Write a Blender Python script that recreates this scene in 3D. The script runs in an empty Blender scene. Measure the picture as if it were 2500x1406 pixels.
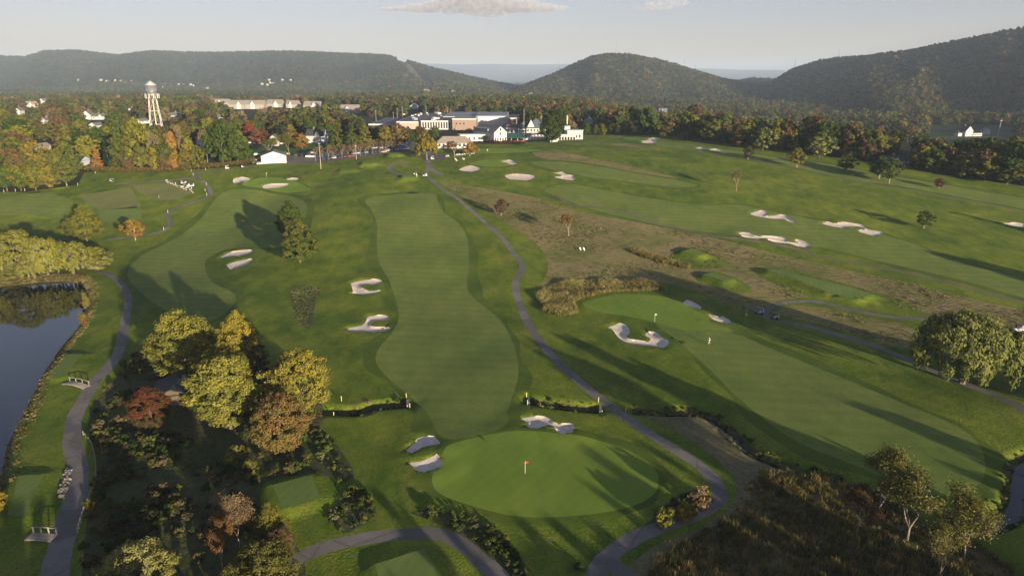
import bpy, math, random
import numpy as np
from mathutils import Vector, Matrix, Euler, noise as mnoise
from mathutils.geometry import delaunay_2d_cdt

R = math.radians
scene = bpy.context.scene
rng = np.random.default_rng(7)
random.seed(7)

# ------------------------------------------------------------------ camera, sky, sun, exposure
CAM_H = 65.0
PITCH = R(16.8)
HAZE = 8.8e-5
F = 1700.0
cam_d = bpy.data.cameras.new("camera")
cam = bpy.data.objects.new("camera", cam_d)
scene.collection.objects.link(cam)
cam.location = (0, 0, CAM_H)
cam.rotation_euler = (R(90) - PITCH, 0, 0)
cam_d.sensor_width = 36.0
cam_d.lens = 36.0 * F / 2500.0
cam_d.clip_start = 1.0
cam_d.clip_end = 60000.0
scene.camera = cam

SUN_EL = R(7.8)
SUN_AZ = R(146.3)                      # clockwise from +Y
SUN = Vector((math.sin(SUN_AZ) * math.cos(SUN_EL), math.cos(SUN_AZ) * math.cos(SUN_EL), math.sin(SUN_EL)))
world = bpy.data.worlds.new("World")
scene.world = world
world.use_nodes = True
wn, wl = world.node_tree.nodes, world.node_tree.links
wn.clear()
w_out = wn.new("ShaderNodeOutputWorld")
w_bg = wn.new("ShaderNodeBackground")
w_sky = wn.new("ShaderNodeTexSky")
w_sky.sky_type = 'NISHITA'
w_sky.sun_disc = False
w_sky.sun_elevation = SUN_EL
w_sky.sun_rotation = SUN_AZ
w_sky.altitude = 300
w_sky.air_density = 1.0
w_sky.dust_density = 1.0
w_sky.ozone_density = 1.0
w_bg.inputs['Strength'].default_value = 0.055
w_mul = wn.new("ShaderNodeMix"); w_mul.data_type = 'RGBA'; w_mul.blend_type = 'MULTIPLY'; w_mul.inputs[0].default_value = 1.0
w_mul.inputs[7].default_value = (1.03, 0.955, 1.24, 1)
w_gam = wn.new("ShaderNodeGamma"); w_gam.inputs[1].default_value = 0.70
wl.new(w_sky.outputs[0], w_gam.inputs[0]); wl.new(w_gam.outputs[0], w_mul.inputs[6]); wl.new(w_mul.outputs[2], w_bg.inputs[0])
wl.new(w_bg.outputs[0], w_out.inputs[0])
sun_d = bpy.data.lights.new("sun", 'SUN')
sun_d.energy = 3.8
sun_d.angle = R(0.55)
sun_d.color = (1.0, 0.83, 0.60)
sun = bpy.data.objects.new("sun", sun_d)
scene.collection.objects.link(sun)
sun.rotation_euler = SUN.to_track_quat('Z', 'Y').to_euler()
sun.location = (200, -300, 300)
vs = scene.view_settings
vs.view_transform = 'Standard'
vs.look = 'None'
vs.gamma = 1.0
vs.use_curve_mapping = False
vs.exposure = 1.85
scene.render.film_transparent = False
cy = scene.cycles
cy.max_bounces = 5
cy.diffuse_bounces = 2
cy.glossy_bounces = 2
cy.transmission_bounces = 3
cy.transparent_max_bounces = 6
cy.volume_bounces = 0
cy.use_denoising = True

# ------------------------------------------------------------------ projection helpers (photo pixels 2500x1406 <-> world)
ct, st = math.cos(PITCH), math.sin(PITCH)

def ray(px, py):
    a, b = px - 1250.0, 703.0 - py
    return np.array([a, F * ct + b * st, -F * st + b * ct])

def at_dist(px, py, yd):
    """point on the photo ray at forward distance yd"""
    d = ray(px, py)
    return Vector((d[0] / d[1] * yd, yd, CAM_H + d[2] / d[1] * yd))

def sstep(a, b, t):
    t = np.clip((t - a) / (b - a), 0.0, 1.0)
    return t * t * (3 - 2 * t)

_perm = np.random.default_rng(3).random((256, 256))

def vnoise(x, y):
    xi, yi = np.floor(x).astype(int), np.floor(y).astype(int)
    fx, fy = x - xi, y - yi
    fx, fy = fx * fx * (3 - 2 * fx), fy * fy * (3 - 2 * fy)
    g = lambda i, j: _perm[i & 255, j & 255]
    return ((g(xi, yi) * (1 - fx) + g(xi + 1, yi) * fx) * (1 - fy) + (g(xi, yi + 1) * (1 - fx) + g(xi + 1, yi + 1) * fx) * fy) * 2 - 1

def fbm(x, y, o=4):
    s, a = 0, 1.0
    for k in range(o):
        s = s + a * vnoise(x * 2 ** k + 17 * k, y * 2 ** k + 31 * k)
        a *= 0.5
    return s

# ridges: (px, py of the tree-clad skyline, forward distance), front width, back width, spur strength
RIDGES = [
    ([(-500, 120, 5200), (-200, 128, 5000), (0, 136, 4800), (60, 139, 4700), (110, 124, 4600), (190, 123, 4600), (290, 135, 4500), (310, 132, 4500), (370, 124, 4500),
      (500, 128, 4400), (560, 127, 4400), (700, 125, 4300), (830, 129, 4200), (940, 134, 4100), (1000, 149, 3900), (1060, 166, 3700),
      (1130, 182, 3500), (1200, 197, 3400), (1290, 216, 3300), (1350, 232, 3300)], 1900, 1500, 0.5),
    ([(600, 175, 15500), (900, 160, 15500), (1040, 154, 15500), (1120, 157, 15500), (1200, 155, 15500), (1290, 157, 15500), (1380, 155, 15500), (1560, 160, 15500), (1700, 166, 15000),
      (1800, 169, 15000), (1900, 170, 15000), (2100, 180, 15000), (2600, 190, 15000)], 6000, 1800, 0.5),
    ([(1190, 240, 2500), (1240, 222, 2500), (1300, 199, 2550), (1350, 180, 2600), (1400, 156, 2600), (1450, 135, 2600), (1480, 129, 2600), (1530, 131, 2600),
      (1600, 143, 2600), (1650, 156, 2600), (1700, 171, 2600), (1760, 190, 2600), (1830, 205, 2500), (1900, 222, 2400), (1960, 240, 2300)], 1000, 1200, 0.75),
    ([(1740, 222, 3700), (1790, 198, 3700), (1840, 190, 3700), (1880, 192, 3700), (1930, 200, 3700), (2000, 215, 3700)], 700, 900, 0.2),
    ([(1810, 240, 2400), (1850, 222, 2400), (1885, 205, 2400), (1900, 188, 2400), (1940, 165, 2350), (2000, 148, 2300), (2050, 140, 2200), (2120, 136, 2100), (2200, 125, 2000),
      (2300, 107, 1950), (2400, 87, 1900), (2500, 67, 1850), (2650, 35, 1800), (3000, -60, 1700), (3600, -150, 1600), (4500, -200, 1300)], 950, 1400, 0.55),  # last points: unseen ridge right of the frame, raised to shade the hillside
]
_rid = []
for pts, wf, wb, sp in RIDGES:
    az, dd, zz = [], [], []
    for px, py, yd in pts:
        p = at_dist(px, py, yd)
        az.append(p.x / p.y); dd.append(yd); zz.append(max(p.z - 13, 0))
    zz[0] = 0 if zz[0] < 60 else zz[0]
    _rid.append((np.array(az), np.array(dd), np.array(zz), wf, wb, sp))

def base_h(x, y):
    x = np.asarray(x, float); y = np.asarray(y, float)
    m = sstep(60, 260, x)
    pl = sstep(-75, -125, x)
    h = 24 * sstep(175 + 65 * pl, 465, y) * (1 - 0.88 * m * sstep(455, 760, y))
    h = h - 16 * sstep(900, 2100, y) * (1 - m)
    h = h + sstep(140, 420, y) * 0.9 * vnoise(x / 120 + 5.3, y / 120) + 0.36 * vnoise(x / 23 + 3.1, y / 23 + 9.7) * sstep(60, 130, y) + 0.06 * vnoise(x / 8 + 1.1, y / 8 + 2.7)
    h = h + 5 * sstep(600, 1100, y) * vnoise(x / 300, y / 300 + 4)
    yy = np.maximum(y, 50.0)
    a = x / yy
    far = y > 700
    if np.any(far):
        hr = np.zeros_like(h)
        for k, (az, dd, zz, wf, wb, sp) in enumerate(_rid):
            D = np.interp(a, az, dd)
            Z = np.interp(a, az, zz, left=zz[0] if k == 0 else 0, right=zz[-1] if k == 4 else 0)
            t = (yy - D)
            s1 = fbm(a * 9 + 11 * k, yy / (wf * 1.7) + a * 3, 3)
            t = np.where(t < 0, -t / (wf * (1 + 0.35 * sp * s1)), t / wb)
            prof = 1 - sstep(0, 1, t)
            prof = prof * (1 - 0.16 * sp * (1 + fbm(a * 26 + k, yy / wf * 1.5, 3)) * 4 * prof * (1 - prof))
            prof = np.maximum(prof, 0)
            hr = np.maximum(hr, Z * prof)
        h = np.where(far, np.maximum(h, 0) * 1.0 + np.maximum(hr - np.maximum(h, 0), 0) * sstep(700, 900, y), h)
    return h

_ts = 60 * 1.006 ** np.arange(0, 960)

def gp(px, py):
    """ground point seen at a photo pixel"""
    d = ray(px, py); d = d / d[1]
    z = CAM_H + d[2] * _ts
    h = base_h(d[0] * _ts, _ts)
    idx = np.nonzero(z < h)[0]
    if len(idx) == 0:
        i = len(_ts) - 1
        return Vector((d[0] * _ts[i], _ts[i], h[i]))
    i = idx[0]
    lo, hi = (_ts[i - 1] if i else 30.0), _ts[i]
    for _ in range(18):
        mid = (lo + hi) / 2
        if CAM_H + d[2] * mid < float(base_h(d[0] * mid, mid)): hi = mid
        else: lo = mid
    return Vector((d[0] * hi, hi, CAM_H + d[2] * hi))

def proj(x, y, z):
    vy = y * ct - (z - CAM_H) * st
    vz = y * st + (z - CAM_H) * ct
    return 1250 + F * x / vy, 703 - F * vz / vy

def H(x, y):
    return float(base_h(x, y)) + (detail_h(np.array([float(x)]), np.array([float(y)]))[0] if _feat else 0.0)

def zr(x0, y0, s, pts):
    return [(x0 + a / s, y0 + b / s) for a, b in pts]

# ------------------------------------------------------------------ object helpers
def setp(o, label=None, cat=None, group=None, kind=None):
    if label: o['label'] = label
    if cat: o['category'] = cat
    if group: o['group'] = group
    if kind: o['kind'] = kind
    return o

def mesh_np(name, V, Fc, mats=None, smooth=False, n=4):
    V = np.asarray(V, np.float32); Fc = np.asarray(Fc, np.int32)
    me = bpy.data.meshes.new(name)
    me.vertices.add(len(V)); me.vertices.foreach_set('co', V.ravel())
    k = Fc.shape[1]
    me.loops.add(len(Fc) * k); me.loops.foreach_set('vertex_index', Fc.ravel())
    me.polygons.add(len(Fc)); me.polygons.foreach_set('loop_start', np.arange(0, len(Fc) * k, k, dtype=np.int32))
    me.polygons.foreach_set('loop_total', np.full(len(Fc), k, np.int32))
    if smooth: me.polygons.foreach_set('use_smooth', np.ones(len(Fc), bool))
    me.update(calc_edges=True)
    if mats:
        for m in (mats if isinstance(mats, (list, tuple)) else [mats]): me.materials.append(m)
    return me

def ob(name, data, parent=None, loc=None):
    o = bpy.data.objects.new(name, data)
    scene.collection.objects.link(o)
    if parent is not None: o.parent = parent
    if loc is not None: o.location = loc
    return o

def thing(name, label, cat, loc=(0, 0, 0), rz=0.0, group=None):
    o = ob(name, None)
    o.empty_display_size = 0.5
    o.location = loc; o.rotation_euler = (0, 0, rz)
    return setp(o, label, cat, group)

class MB:
    def __init__(s): s.v = []; s.f = []
    def box(s, x0, x1, y0, y1, z0, z1, M=None):
        b = len(s.v)
        c = [(x0, y0, z0), (x1, y0, z0), (x1, y1, z0), (x0, y1, z0), (x0, y0, z1), (x1, y0, z1), (x1, y1, z1), (x0, y1, z1)]
        if M is not None: c = [tuple(M @ Vector(p)) for p in c]
        s.v += c
        s.f += [[b + i for i in q] for q in ((3, 2, 1, 0), (4, 5, 6, 7), (0, 1, 5, 4), (1, 2, 6, 5), (2, 3, 7, 6), (3, 0, 4, 7))]
        return s
    def poly(s, pts, faces):
        b = len(s.v); s.v += [tuple(p) for p in pts]; s.f += [[b + i for i in q] for q in faces]; return s
    def tube(s, pts, rad, n=6, cap=True):
        """tapered tube along points"""
        rings = []
        pts = [Vector(p) for p in pts]
        for i, p in enumerate(pts):
            t = (pts[min(i + 1, len(pts) - 1)] - pts[max(i - 1, 0)])
            if t.length < 1e-6: t = Vector((0, 0, 1))
            t.normalize()
            u = t.cross(Vector((0.31, 0.95, 0.02)) if abs(t.z) > 0.9 else Vector((0, 0, 1))).normalized(); w = t.cross(u)
            r = rad[i] if isinstance(rad, (list, tuple)) else rad
            b = len(s.v)
            s.v += [tuple(p + (u * math.cos(2 * math.pi * k / n) + w * math.sin(2 * math.pi * k / n)) * r) for k in range(n)]
            rings.append(b)
        for a, b in zip(rings, rings[1:]):
            s.f += [[a + k, a + (k + 1) % n, b + (k + 1) % n, b + k] for k in range(n)]
        if cap:
            s.f += [[rings[0] + k for k in reversed(range(n))], [rings[-1] + k for k in range(n)]]
        return s
    def lathe(s, prof, n=16, c=(0, 0, 0)):
        rings = []
        for r, z in prof:
            b = len(s.v); r = max(r, 0.001)
            s.v += [(c[0] + r * math.cos(2 * math.pi * k / n), c[1] + r * math.sin(2 * math.pi * k / n), c[2] + z) for k in range(n)]
            rings.append(b)
        for a, b in zip(rings, rings[1:]):
            s.f += [[a + k, a + (k + 1) % n, b + (k + 1) % n, b + k] for k in range(n)]
        s.f += [[rings[0] + k for k in reversed(range(n))], [rings[-1] + k for k in range(n)]]
        return s
    def mesh(s, name, m, smooth=False):
        me = bpy.data.meshes.new(name); me.from_pydata(s.v, [], s.f)
        if smooth: me.polygons.foreach_set('use_smooth', np.ones(len(me.polygons), bool))
        me.update(); me.materials.append(m); return me
    def build(s, name, m, parent=None, smooth=False):
        return ob(name, s.mesh(name, m, smooth), parent)

def copy_tree(o, parent=None):
    c = o.copy(); scene.collection.objects.link(c)
    if parent is not None: c.parent = parent
    for ch in list(o.children): copy_tree(ch, c)
    return c

# ------------------------------------------------------------------ materials
def nmat(name):
    m = bpy.data.materials.new(name); m.use_nodes = True
    nt = m.node_tree
    b = nt.nodes['Principled BSDF']
    b.inputs['Roughness'].default_value = 0.85
    if 'Specular IOR Level' in b.inputs: b.inputs['Specular IOR Level'].default_value = 0.25
    return m, nt, b

def N(nt, t, **kw):
    n = nt.nodes.new(t)
    for k, v in kw.items():
        if k.startswith('i_'): n.inputs[k[2:].replace('_', ' ')].default_value = v
        else: setattr(n, k, v)
    return n

def L(nt, a, b): nt.links.new(a, b)

def noise_n(nt, vec, scale, detail=3, rough=0.55, sx=1, sy=1, rot=0.0):
    mp = N(nt, 'ShaderNodeMapping'); mp.inputs['Scale'].default_value = (scale * sx, scale * sy, scale)
    mp.inputs['Rotation'].default_value = (0, 0, rot)
    L(nt, vec, mp.inputs['Vector'])
    n = N(nt, 'ShaderNodeTexNoise'); n.inputs['Scale'].default_value = 1.0
    n.inputs['Detail'].default_value = detail; n.inputs['Roughness'].default_value = rough
    L(nt, mp.outputs[0], n.inputs['Vector'])
    return n.outputs['Fac']

def ramp(nt, fac, stops):
    r = N(nt, 'ShaderNodeValToRGB')
    e = r.color_ramp.elements
    while len(e) < len(stops): e.new(0.5)
    for el, (p, c) in zip(e, stops):
        el.position = p; el.color = (*c, 1) if len(c) == 3 else c
    L(nt, fac, r.inputs[0]); return r.outputs[0]

def mixc(nt, fac, a, b, mode='MIX'):
    m = N(nt, 'ShaderNodeMix', data_type='RGBA', blend_type=mode)
    for sock, v in ((0, fac), (6, a), (7, b)):
        if hasattr(v, 'is_linked') or hasattr(v, 'links'): L(nt, v, m.inputs[sock])
        elif sock == 0: m.inputs[0].default_value = v
        else: m.inputs[sock].default_value = (*v, 1)
    return m.outputs[2]

def pos(nt): return N(nt, 'ShaderNodeNewGeometry').outputs['Position']

def bump(nt, b, h, strength, dist):
    bn = N(nt, 'ShaderNodeBump'); bn.inputs['Strength'].default_value = strength; bn.inputs['Distance'].default_value = dist
    L(nt, h, bn.inputs['Height']); L(nt, bn.outputs[0], b.inputs['Normal'])

def grass_mat(name, dark, light, dry, patch=0.035, fine=2.2, dry_amt=0.35, stripe=None, bmp=0.25, mottled=0.5, mid=0.12):
    m, nt, b = nmat(name)
    P = pos(nt)
    n1 = noise_n(nt, P, patch, 4, 0.6)
    c = ramp(nt, n1, [(0.36, dark), (0.64, light)])
    n2 = noise_n(nt, P, patch * 2.7 + 0.01, 5, 0.65, sx=1.6)
    c = mixc(nt, ramp(nt, n2, [(0.52, (0, 0, 0)), (0.72, (dry_amt,) * 3)]), c, dry)
    nf = noise_n(nt, P, fine, 3, 0.7)
    c = mixc(nt, mottled, c, ramp(nt, nf, [(0.3, (0.62,) * 3), (0.7, (1.3,) * 3)]), 'MULTIPLY')
    nm = noise_n(nt, P, 0.21, 4, 0.65, sx=1.0, sy=0.55, rot=0.6)
    c = mixc(nt, 1.0, c, ramp(nt, nm, [(0.3, (1 - mid, 1 - mid * 0.8, 1 - mid)), (0.7, (1 + mid, 1 + mid * 0.7, 1 + mid * 0.6))]), 'MULTIPLY')
    if stripe:
        ang, width, amt = stripe
        mp = N(nt, 'ShaderNodeMapping'); mp.inputs['Rotation'].default_value = (0, 0, ang); L(nt, P, mp.inputs['Vector'])
        w = N(nt, 'ShaderNodeTexWave', wave_type='BANDS', bands_direction='X', wave_profile='SIN')
        w.inputs['Scale'].default_value = 0.314 / width; w.inputs['Distortion'].default_value = 0.6; w.inputs['Detail'].default_value = 1
        w.inputs['Detail Scale'].default_value = 0.3
        L(nt, mp.outputs[0], w.inputs['Vector'])
        c = mixc(nt, 1.0, c, ramp(nt, w.outputs[0], [(0.4, (1 - amt,) * 3), (0.6, (1 + amt,) * 3)]), 'MULTIPLY')
    L(nt, c, b.inputs['Base Color'])
    b.inputs['Roughness'].default_value = 0.95
    b.inputs['Specular IOR Level'].default_value = 0.1
    bump(nt, b, nf, bmp, 0.25)
    return m

M = {}
M['rough'] = grass_mat('rough_grass', (0.068, 0.114, 0.011), (0.132, 0.170, 0.018), (0.205, 0.180, 0.040), patch=0.045, stripe=(R(62), 2.6, 0.02), bmp=0.7, mottled=0.9, dry_amt=0.5, mid=0.32)
M['fringe'] = grass_mat('fringe_grass', (0.056, 0.094, 0.011), (0.090, 0.126, 0.016), (0.10, 0.11, 0.02), patch=0.08, bmp=0.3, mottled=0.4, dry_amt=0.3)
M['fairway'] = grass_mat('fairway_grass', (0.110, 0.156, 0.031), (0.142, 0.178, 0.039), (0.165, 0.178, 0.050), patch=0.035, stripe=(R(97), 4.5, 0.035), bmp=0.2, mottled=0.35, mid=0.16)
M['green'] = grass_mat('green_grass', (0.125, 0.200, 0.026), (0.155, 0.215, 0.028), (0.17, 0.205, 0.036), patch=0.05, stripe=(R(35), 2.2, 0.02), bmp=0.05, mottled=0.12, dry_amt=0.2)
M['tee'] = grass_mat('tee_grass', (0.105, 0.160, 0.038), (0.125, 0.170, 0.042), (0.14, 0.17, 0.05), patch=0.1, stripe=(R(20), 1.6, 0.03), bmp=0.05, mottled=0.12, dry_amt=0.2)
M['range'] = grass_mat('range_grass', (0.125, 0.145, 0.045), (0.150, 0.160, 0.056), (0.17, 0.16, 0.07), patch=0.05, bmp=0.1, mottled=0.3)
M['lawn'] = grass_mat('lawn_grass', (0.034, 0.076, 0.015), (0.055, 0.095, 0.017), (0.073, 0.085, 0.024), bmp=0.3)
M['meadow'] = grass_mat('meadow_grass', (0.037, 0.061, 0.022), (0.055, 0.071, 0.024), (0.073, 0.073, 0.037), bmp=0.3)
M['woods'] = grass_mat('woods_floor', (0.022, 0.026, 0.010), (0.040, 0.036, 0.015), (0.07, 0.055, 0.025), patch=0.06, fine=0.7, bmp=0.8)
M['scrub'] = grass_mat('scrub_floor', (0.045, 0.058, 0.020), (0.080, 0.078, 0.032), (0.075, 0.06, 0.03), patch=0.07, fine=0.9, bmp=0.9, mottled=0.9)
M['forest'] = grass_mat('forest_canopy', (0.014, 0.022, 0.009), (0.026, 0.030, 0.014), (0.040, 0.034, 0.022), patch=0.004, fine=0.045, bmp=0.5, mottled=1.0, dry_amt=0.6)
M['bank'] = grass_mat('bank_earth', (0.075, 0.066, 0.03), (0.13, 0.10, 0.045), (0.2, 0.15, 0.08), patch=0.2, fine=1.5, bmp=0.9, mottled=0.9)
M['ditch'] = grass_mat('ditch_bank_weeds', (0.060, 0.070, 0.022), (0.105, 0.110, 0.038), (0.15, 0.13, 0.065), patch=0.3, fine=1.8, bmp=0.8, mottled=1.0)
M['rust'] = grass_mat('rust_weeds_floor', (0.085, 0.070, 0.030), (0.135, 0.105, 0.048), (0.12, 0.07, 0.025), patch=0.09, fine=0.9, bmp=0.9, mottled=0.9)

def fescue_mat():
    m, nt, b = nmat('fescue_ground')
    P = pos(nt)
    n1 = noise_n(nt, P, 0.05, 5, 0.65)
    c = ramp(nt, n1, [(0.32, (0.105, 0.128, 0.034)), (0.48, (0.185, 0.168, 0.064)), (0.68, (0.245, 0.195, 0.102))])
    nf = noise_n(nt, P, 0.9, 5, 0.75, sx=0.35, sy=1.6, rot=R(-24))
    c = mixc(nt, 0.9, c, ramp(nt, nf, [(0.34, (0.35, 0.4, 0.3)), (0.5, (1, 1, 1)), (0.7, (1.45, 1.4, 1.3))]), 'MULTIPLY')
    # mower rows
    mp = N(nt, 'ShaderNodeMapping'); mp.inputs['Rotation'].default_value = (0, 0, R(-28)); L(nt, P, mp.inputs['Vector'])
    w = N(nt, 'ShaderNodeTexWave', wave_type='BANDS', bands_direction='Y', wave_profile='SIN')
    w.inputs['Scale'].default_value = 0.314 / 1.5; w.inputs['Distortion'].default_value = 5.0; w.inputs['Detail'].default_value = 2
    w.inputs['Detail Scale'].default_value = 0.15
    L(nt, mp.outputs[0], w.inputs['Vector'])
    rm = ramp(nt, noise_n(nt, P, 0.022, 3, 0.6), [(0.40, (0.08,) * 3), (0.62, (0.75,) * 3)])
    c = mixc(nt, rm, c, ramp(nt, w.outputs[0], [(0.25, (0.66, 0.67, 0.62)), (0.6, (1.1,) * 3)]), 'MULTIPLY')
    L(nt, c, b.inputs['Base Color'])
    b.inputs['Roughness'].default_value = 1; b.inputs['Specular IOR Level'].default_value = 0.05
    ad = N(nt, 'ShaderNodeMath', operation='ADD'); L(nt, nf, ad.inputs[0]); L(nt, w.outputs[0], ad.inputs[1])
    bump(nt, b, nf, 0.8, 0.4)
    return m
M['fescue'] = fescue_mat()
M['dry'] = grass_mat('dry_mown_grass', (0.115, 0.110, 0.050), (0.150, 0.130, 0.068), (0.17, 0.14, 0.08), patch=0.06, fine=1.2, bmp=0.4, mottled=0.8)

def simple(name, c1, c2=None, scale=1.0, rough=0.8, metal=0.0, spec=0.3, bmp=0.0, obj=False, detail=4):
    m, nt, b = nmat(name)
    c2 = c2 or tuple(v * 0.8 for v in c1)
    P = N(nt, 'ShaderNodeTexCoord').outputs['Object'] if obj else pos(nt)
    n = noise_n(nt, P, scale, detail, 0.6)
    L(nt, ramp(nt, n, [(0.35, c2), (0.65, c1)]), b.inputs['Base Color'])
    b.inputs['Roughness'].default_value = rough; b.inputs['Metallic'].default_value = metal
    b.inputs['Specular IOR Level'].default_value = spec
    if bmp: bump(nt, b, n, bmp, 0.12)
    return m

def asphalt(name, c1, c2):
    m, nt, b = nmat(name)
    P = pos(nt)
    n = noise_n(nt, P, 0.12, 5, 0.7)
    c = ramp(nt, n, [(0.35, c2), (0.5, tuple((a_ + b_) / 2 for a_, b_ in zip(c1, c2))), (0.62, c1)])
    c = mixc(nt, ramp(nt, noise_n(nt, P, 0.9, 4, 0.7), [(0.5, (0, 0, 0)), (0.68, (0.7,) * 3)]), c, (0.19, 0.17, 0.135))
    c = mixc(nt, ramp(nt, noise_n(nt, P, 0.055, 2, 0.5), [(0.50, (0, 0, 0)), (0.515, (0.55,) * 3)]), c, tuple(x * 0.68 for x in c2))
    v = N(nt, 'ShaderNodeTexVoronoi', feature='DISTANCE_TO_EDGE'); v.inputs['Scale'].default_value = 0.09
    L(nt, P, v.inputs['Vector'])
    c = mixc(nt, ramp(nt, v.outputs[0], [(0.0, (0.5,) * 3), (0.02, (0, 0, 0))]), c, tuple(x * 0.5 for x in c2))
    L(nt, c, b.inputs['Base Color']); b.inputs['Roughness'].default_value = 0.8
    bump(nt, b, noise_n(nt, P, 6, 3), 0.3, 0.05)
    return m
M['path'] = asphalt('cart_path_asphalt', (0.172, 0.155, 0.138), (0.120, 0.110, 0.102))
M['lot'] = asphalt('parking_asphalt', (0.12, 0.10, 0.095), (0.085, 0.075, 0.075))
M['track'] = grass_mat('worn_track', (0.116, 0.107, 0.061), (0.146, 0.128, 0.079), (0.171, 0.146, 0.098), patch=0.1, bmp=0.1, mottled=0.2)
M['sand'] = simple('bunker_sand', (0.64, 0.545, 0.46), (0.50, 0.425, 0.36), 0.55, 0.95, spec=0.1, bmp=0.9, detail=8)
M['soil'] = simple('bare_soil', (0.12, 0.085, 0.055), (0.07, 0.05, 0.035), 0.4, 0.95, bmp=0.5)

def water_mat():
    m, nt, b = nmat('pond_water')
    b.inputs['Base Color'].default_value = (0.012, 0.016, 0.012, 1)
    b.inputs['Roughness'].default_value = 0.04; b.inputs['IOR'].default_value = 1.33
    b.inputs['Specular IOR Level'].default_value = 0.8
    n = noise_n(nt, pos(nt), 0.9, 4, 0.6)
    bump(nt, b, n, 0.08, 0.05)
    return m
M['water'] = water_mat()

# ------------------------------------------------------------------ ground regions
def catmull(P, closed=True, sub=4):
    n = len(P); out = []
    rngi = range(n if closed else n - 1)
    for i in rngi:
        p0, p1, p2, p3 = (P[(i - 1) % n], P[i], P[(i + 1) % n], P[(i + 2) % n]) if closed else (P[max(i - 1, 0)], P[i], P[i + 1], P[min(i + 2, n - 1)])
        for k in range(sub):
            t = k / sub
            out.append(0.5 * ((2 * p1) + (p2 - p0) * t + (2 * p0 - 5 * p1 + 4 * p2 - p3) * t * t + (3 * p1 - p0 - 3 * p2 + p3) * t ** 3))
    if not closed: out.append(P[-1])
    return out

regions = []       # name, material, priority index, polygon (world xy), meta
_feat = []

def area2(P): return 0.5 * sum(P[i].x * P[(i + 1) % len(P)].y - P[(i + 1) % len(P)].x * P[i].y for i in range(len(P)))

def region(name, mkey, px, sub=4, closed=True, world=None, **meta):
    W = world or [gp(*p).to_2d() for p in px]
    if sub > 1 and closed: W = catmull(W, True, sub)
    if area2(W) < 0: W = W[::-1]
    if meta.get('bunker'):
        rj = random.Random(len(regions)); W = [w + Vector((rj.uniform(-1, 1), rj.uniform(-1, 1))) * 0.07 for w in W]
    if name in ('fairway', 'putting_green') and not meta.get('plain'):
        fr = dict(name='fringe', mat='fringe', poly=grow(W, 2.6 if name == 'fairway' else 1.8))
        k = len(regions)
        while name == 'putting_green' and False: pass
        regions.append(fr)
    regions.append(dict(name=name, mat=mkey, poly=W, **meta))
    return W

def grow(W, d):
    if area2(W) < 0: W = W[::-1]
    out = []
    n = len(W)
    for i in range(n):
        t = (W[(i + 1) % n] - W[i - 1])
        if t.length < 1e-5: continue
        t.normalize(); out.append(W[i] + Vector((t.y, -t.x)) * d * (1 + 0.55 * math.sin(i * 0.37 + W[i].x * 0.05) + 0.25 * math.sin(i * 1.3)))
    return out

def path_region(name, mkey, px, width, sub=5, **meta):
    W = [gp(*p).to_2d() for p in px]
    C = catmull(W, False, sub)
    Lf, Rt = [], []
    w0, w1 = width if isinstance(width, tuple) else (width, width)
    width = max(w0, w1)
    for i, c in enumerate(C):
        t = (C[min(i + 1, len(C) - 1)] - C[max(i - 1, 0)]).normalized()
        n = Vector((-t.y, t.x)) * (w0 + (w1 - w0) * i / (len(C) - 1)) / 2 * (1 + 0.05 * math.sin(i * 0.9) + 0.04 * math.sin(i * 2.3))
        Lf.append(c + n); Rt.append(c - n)
    regions.append(dict(name=name, mat=mkey, poly=None, strips=(Lf, Rt), line=C, width=width, **meta))
    return C

# large covers first (later wins)
region('woodland_floor', 'woods', [(-400, 480), (0, 468), (60, 470), (110, 462), (190, 452), (205, 422), (290, 414), (480, 414), (560, 408), (640, 400), (640, 385), (690, 345), (830, 345), (1000, 345), (1050, 352),
        (1250, 352), (1430, 330), (1600, 330), (1700, 342), (1900, 366), (2100, 392), (2300, 425), (2500, 455), (2800, 500), (3000, 420), (3000, 330), (2400, 300), (1800, 275), (1250, 262), (400, 262), (-400, 262)], sub=1)
region('lawn', 'lawn', [(440 + 160, 345), (640, 340), (700, 352), (760, 338), (850, 336), (860, 352), (840, 364), (790, 372), (700, 384), (600, 378)], sub=2)
region('meadow', 'meadow', [(2262, 312), (2330, 300), (2440, 305), (2490, 330), (2480, 348), (2400, 352), (2330, 360), (2270, 345)], sub=2)
region('scrub_floor', 'scrub', [(200, 1406), (215, 1250), (235, 1130), (215, 1040), (230, 985), (300, 905), (340, 865), (480, 880), (640, 890), (760, 960), (800, 1010), (780, 1040), (830, 1110), (850, 1160), (760, 1160), (650, 1175), (640, 1240), (690, 1300), (735, 1350), (700, 1460), (200, 1500)], sub=3)
region('bank', 'bank', [(-60, 700), (0, 678), (100, 668), (190, 662), (232, 690), (228, 740), (215, 790), (170, 850), (125, 915), (85, 975), (55, 1040), (20, 1120), (0, 1200), (-60, 1300)], sub=3)
region('rust_weeds_floor', 'rust', [(1560, 1440), (1600, 1370), (1700, 1310), (1790, 1250), (1830, 1180), (1900, 1150), (2020, 1160), (2100, 1180), (2230, 1260), (2330, 1300), (2420, 1350), (2500, 1420), (2500, 1500), (1560, 1500)], sub=3)
region('dry_grass', 'dry', [(1555, 1010), (1640, 1005), (1740, 1012), (1790, 1060), (1850, 1110), (1950, 1150), (1900, 1160), (1840, 1180), (1830, 1230), (1790, 1290), (1700, 1330), (1600, 1380), (1530, 1440), (1520, 1400), (1600, 1330), (1700, 1290), (1780, 1240), (1800, 1180), (1760, 1130), (1680, 1070), (1610, 1030)], sub=3)
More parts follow.
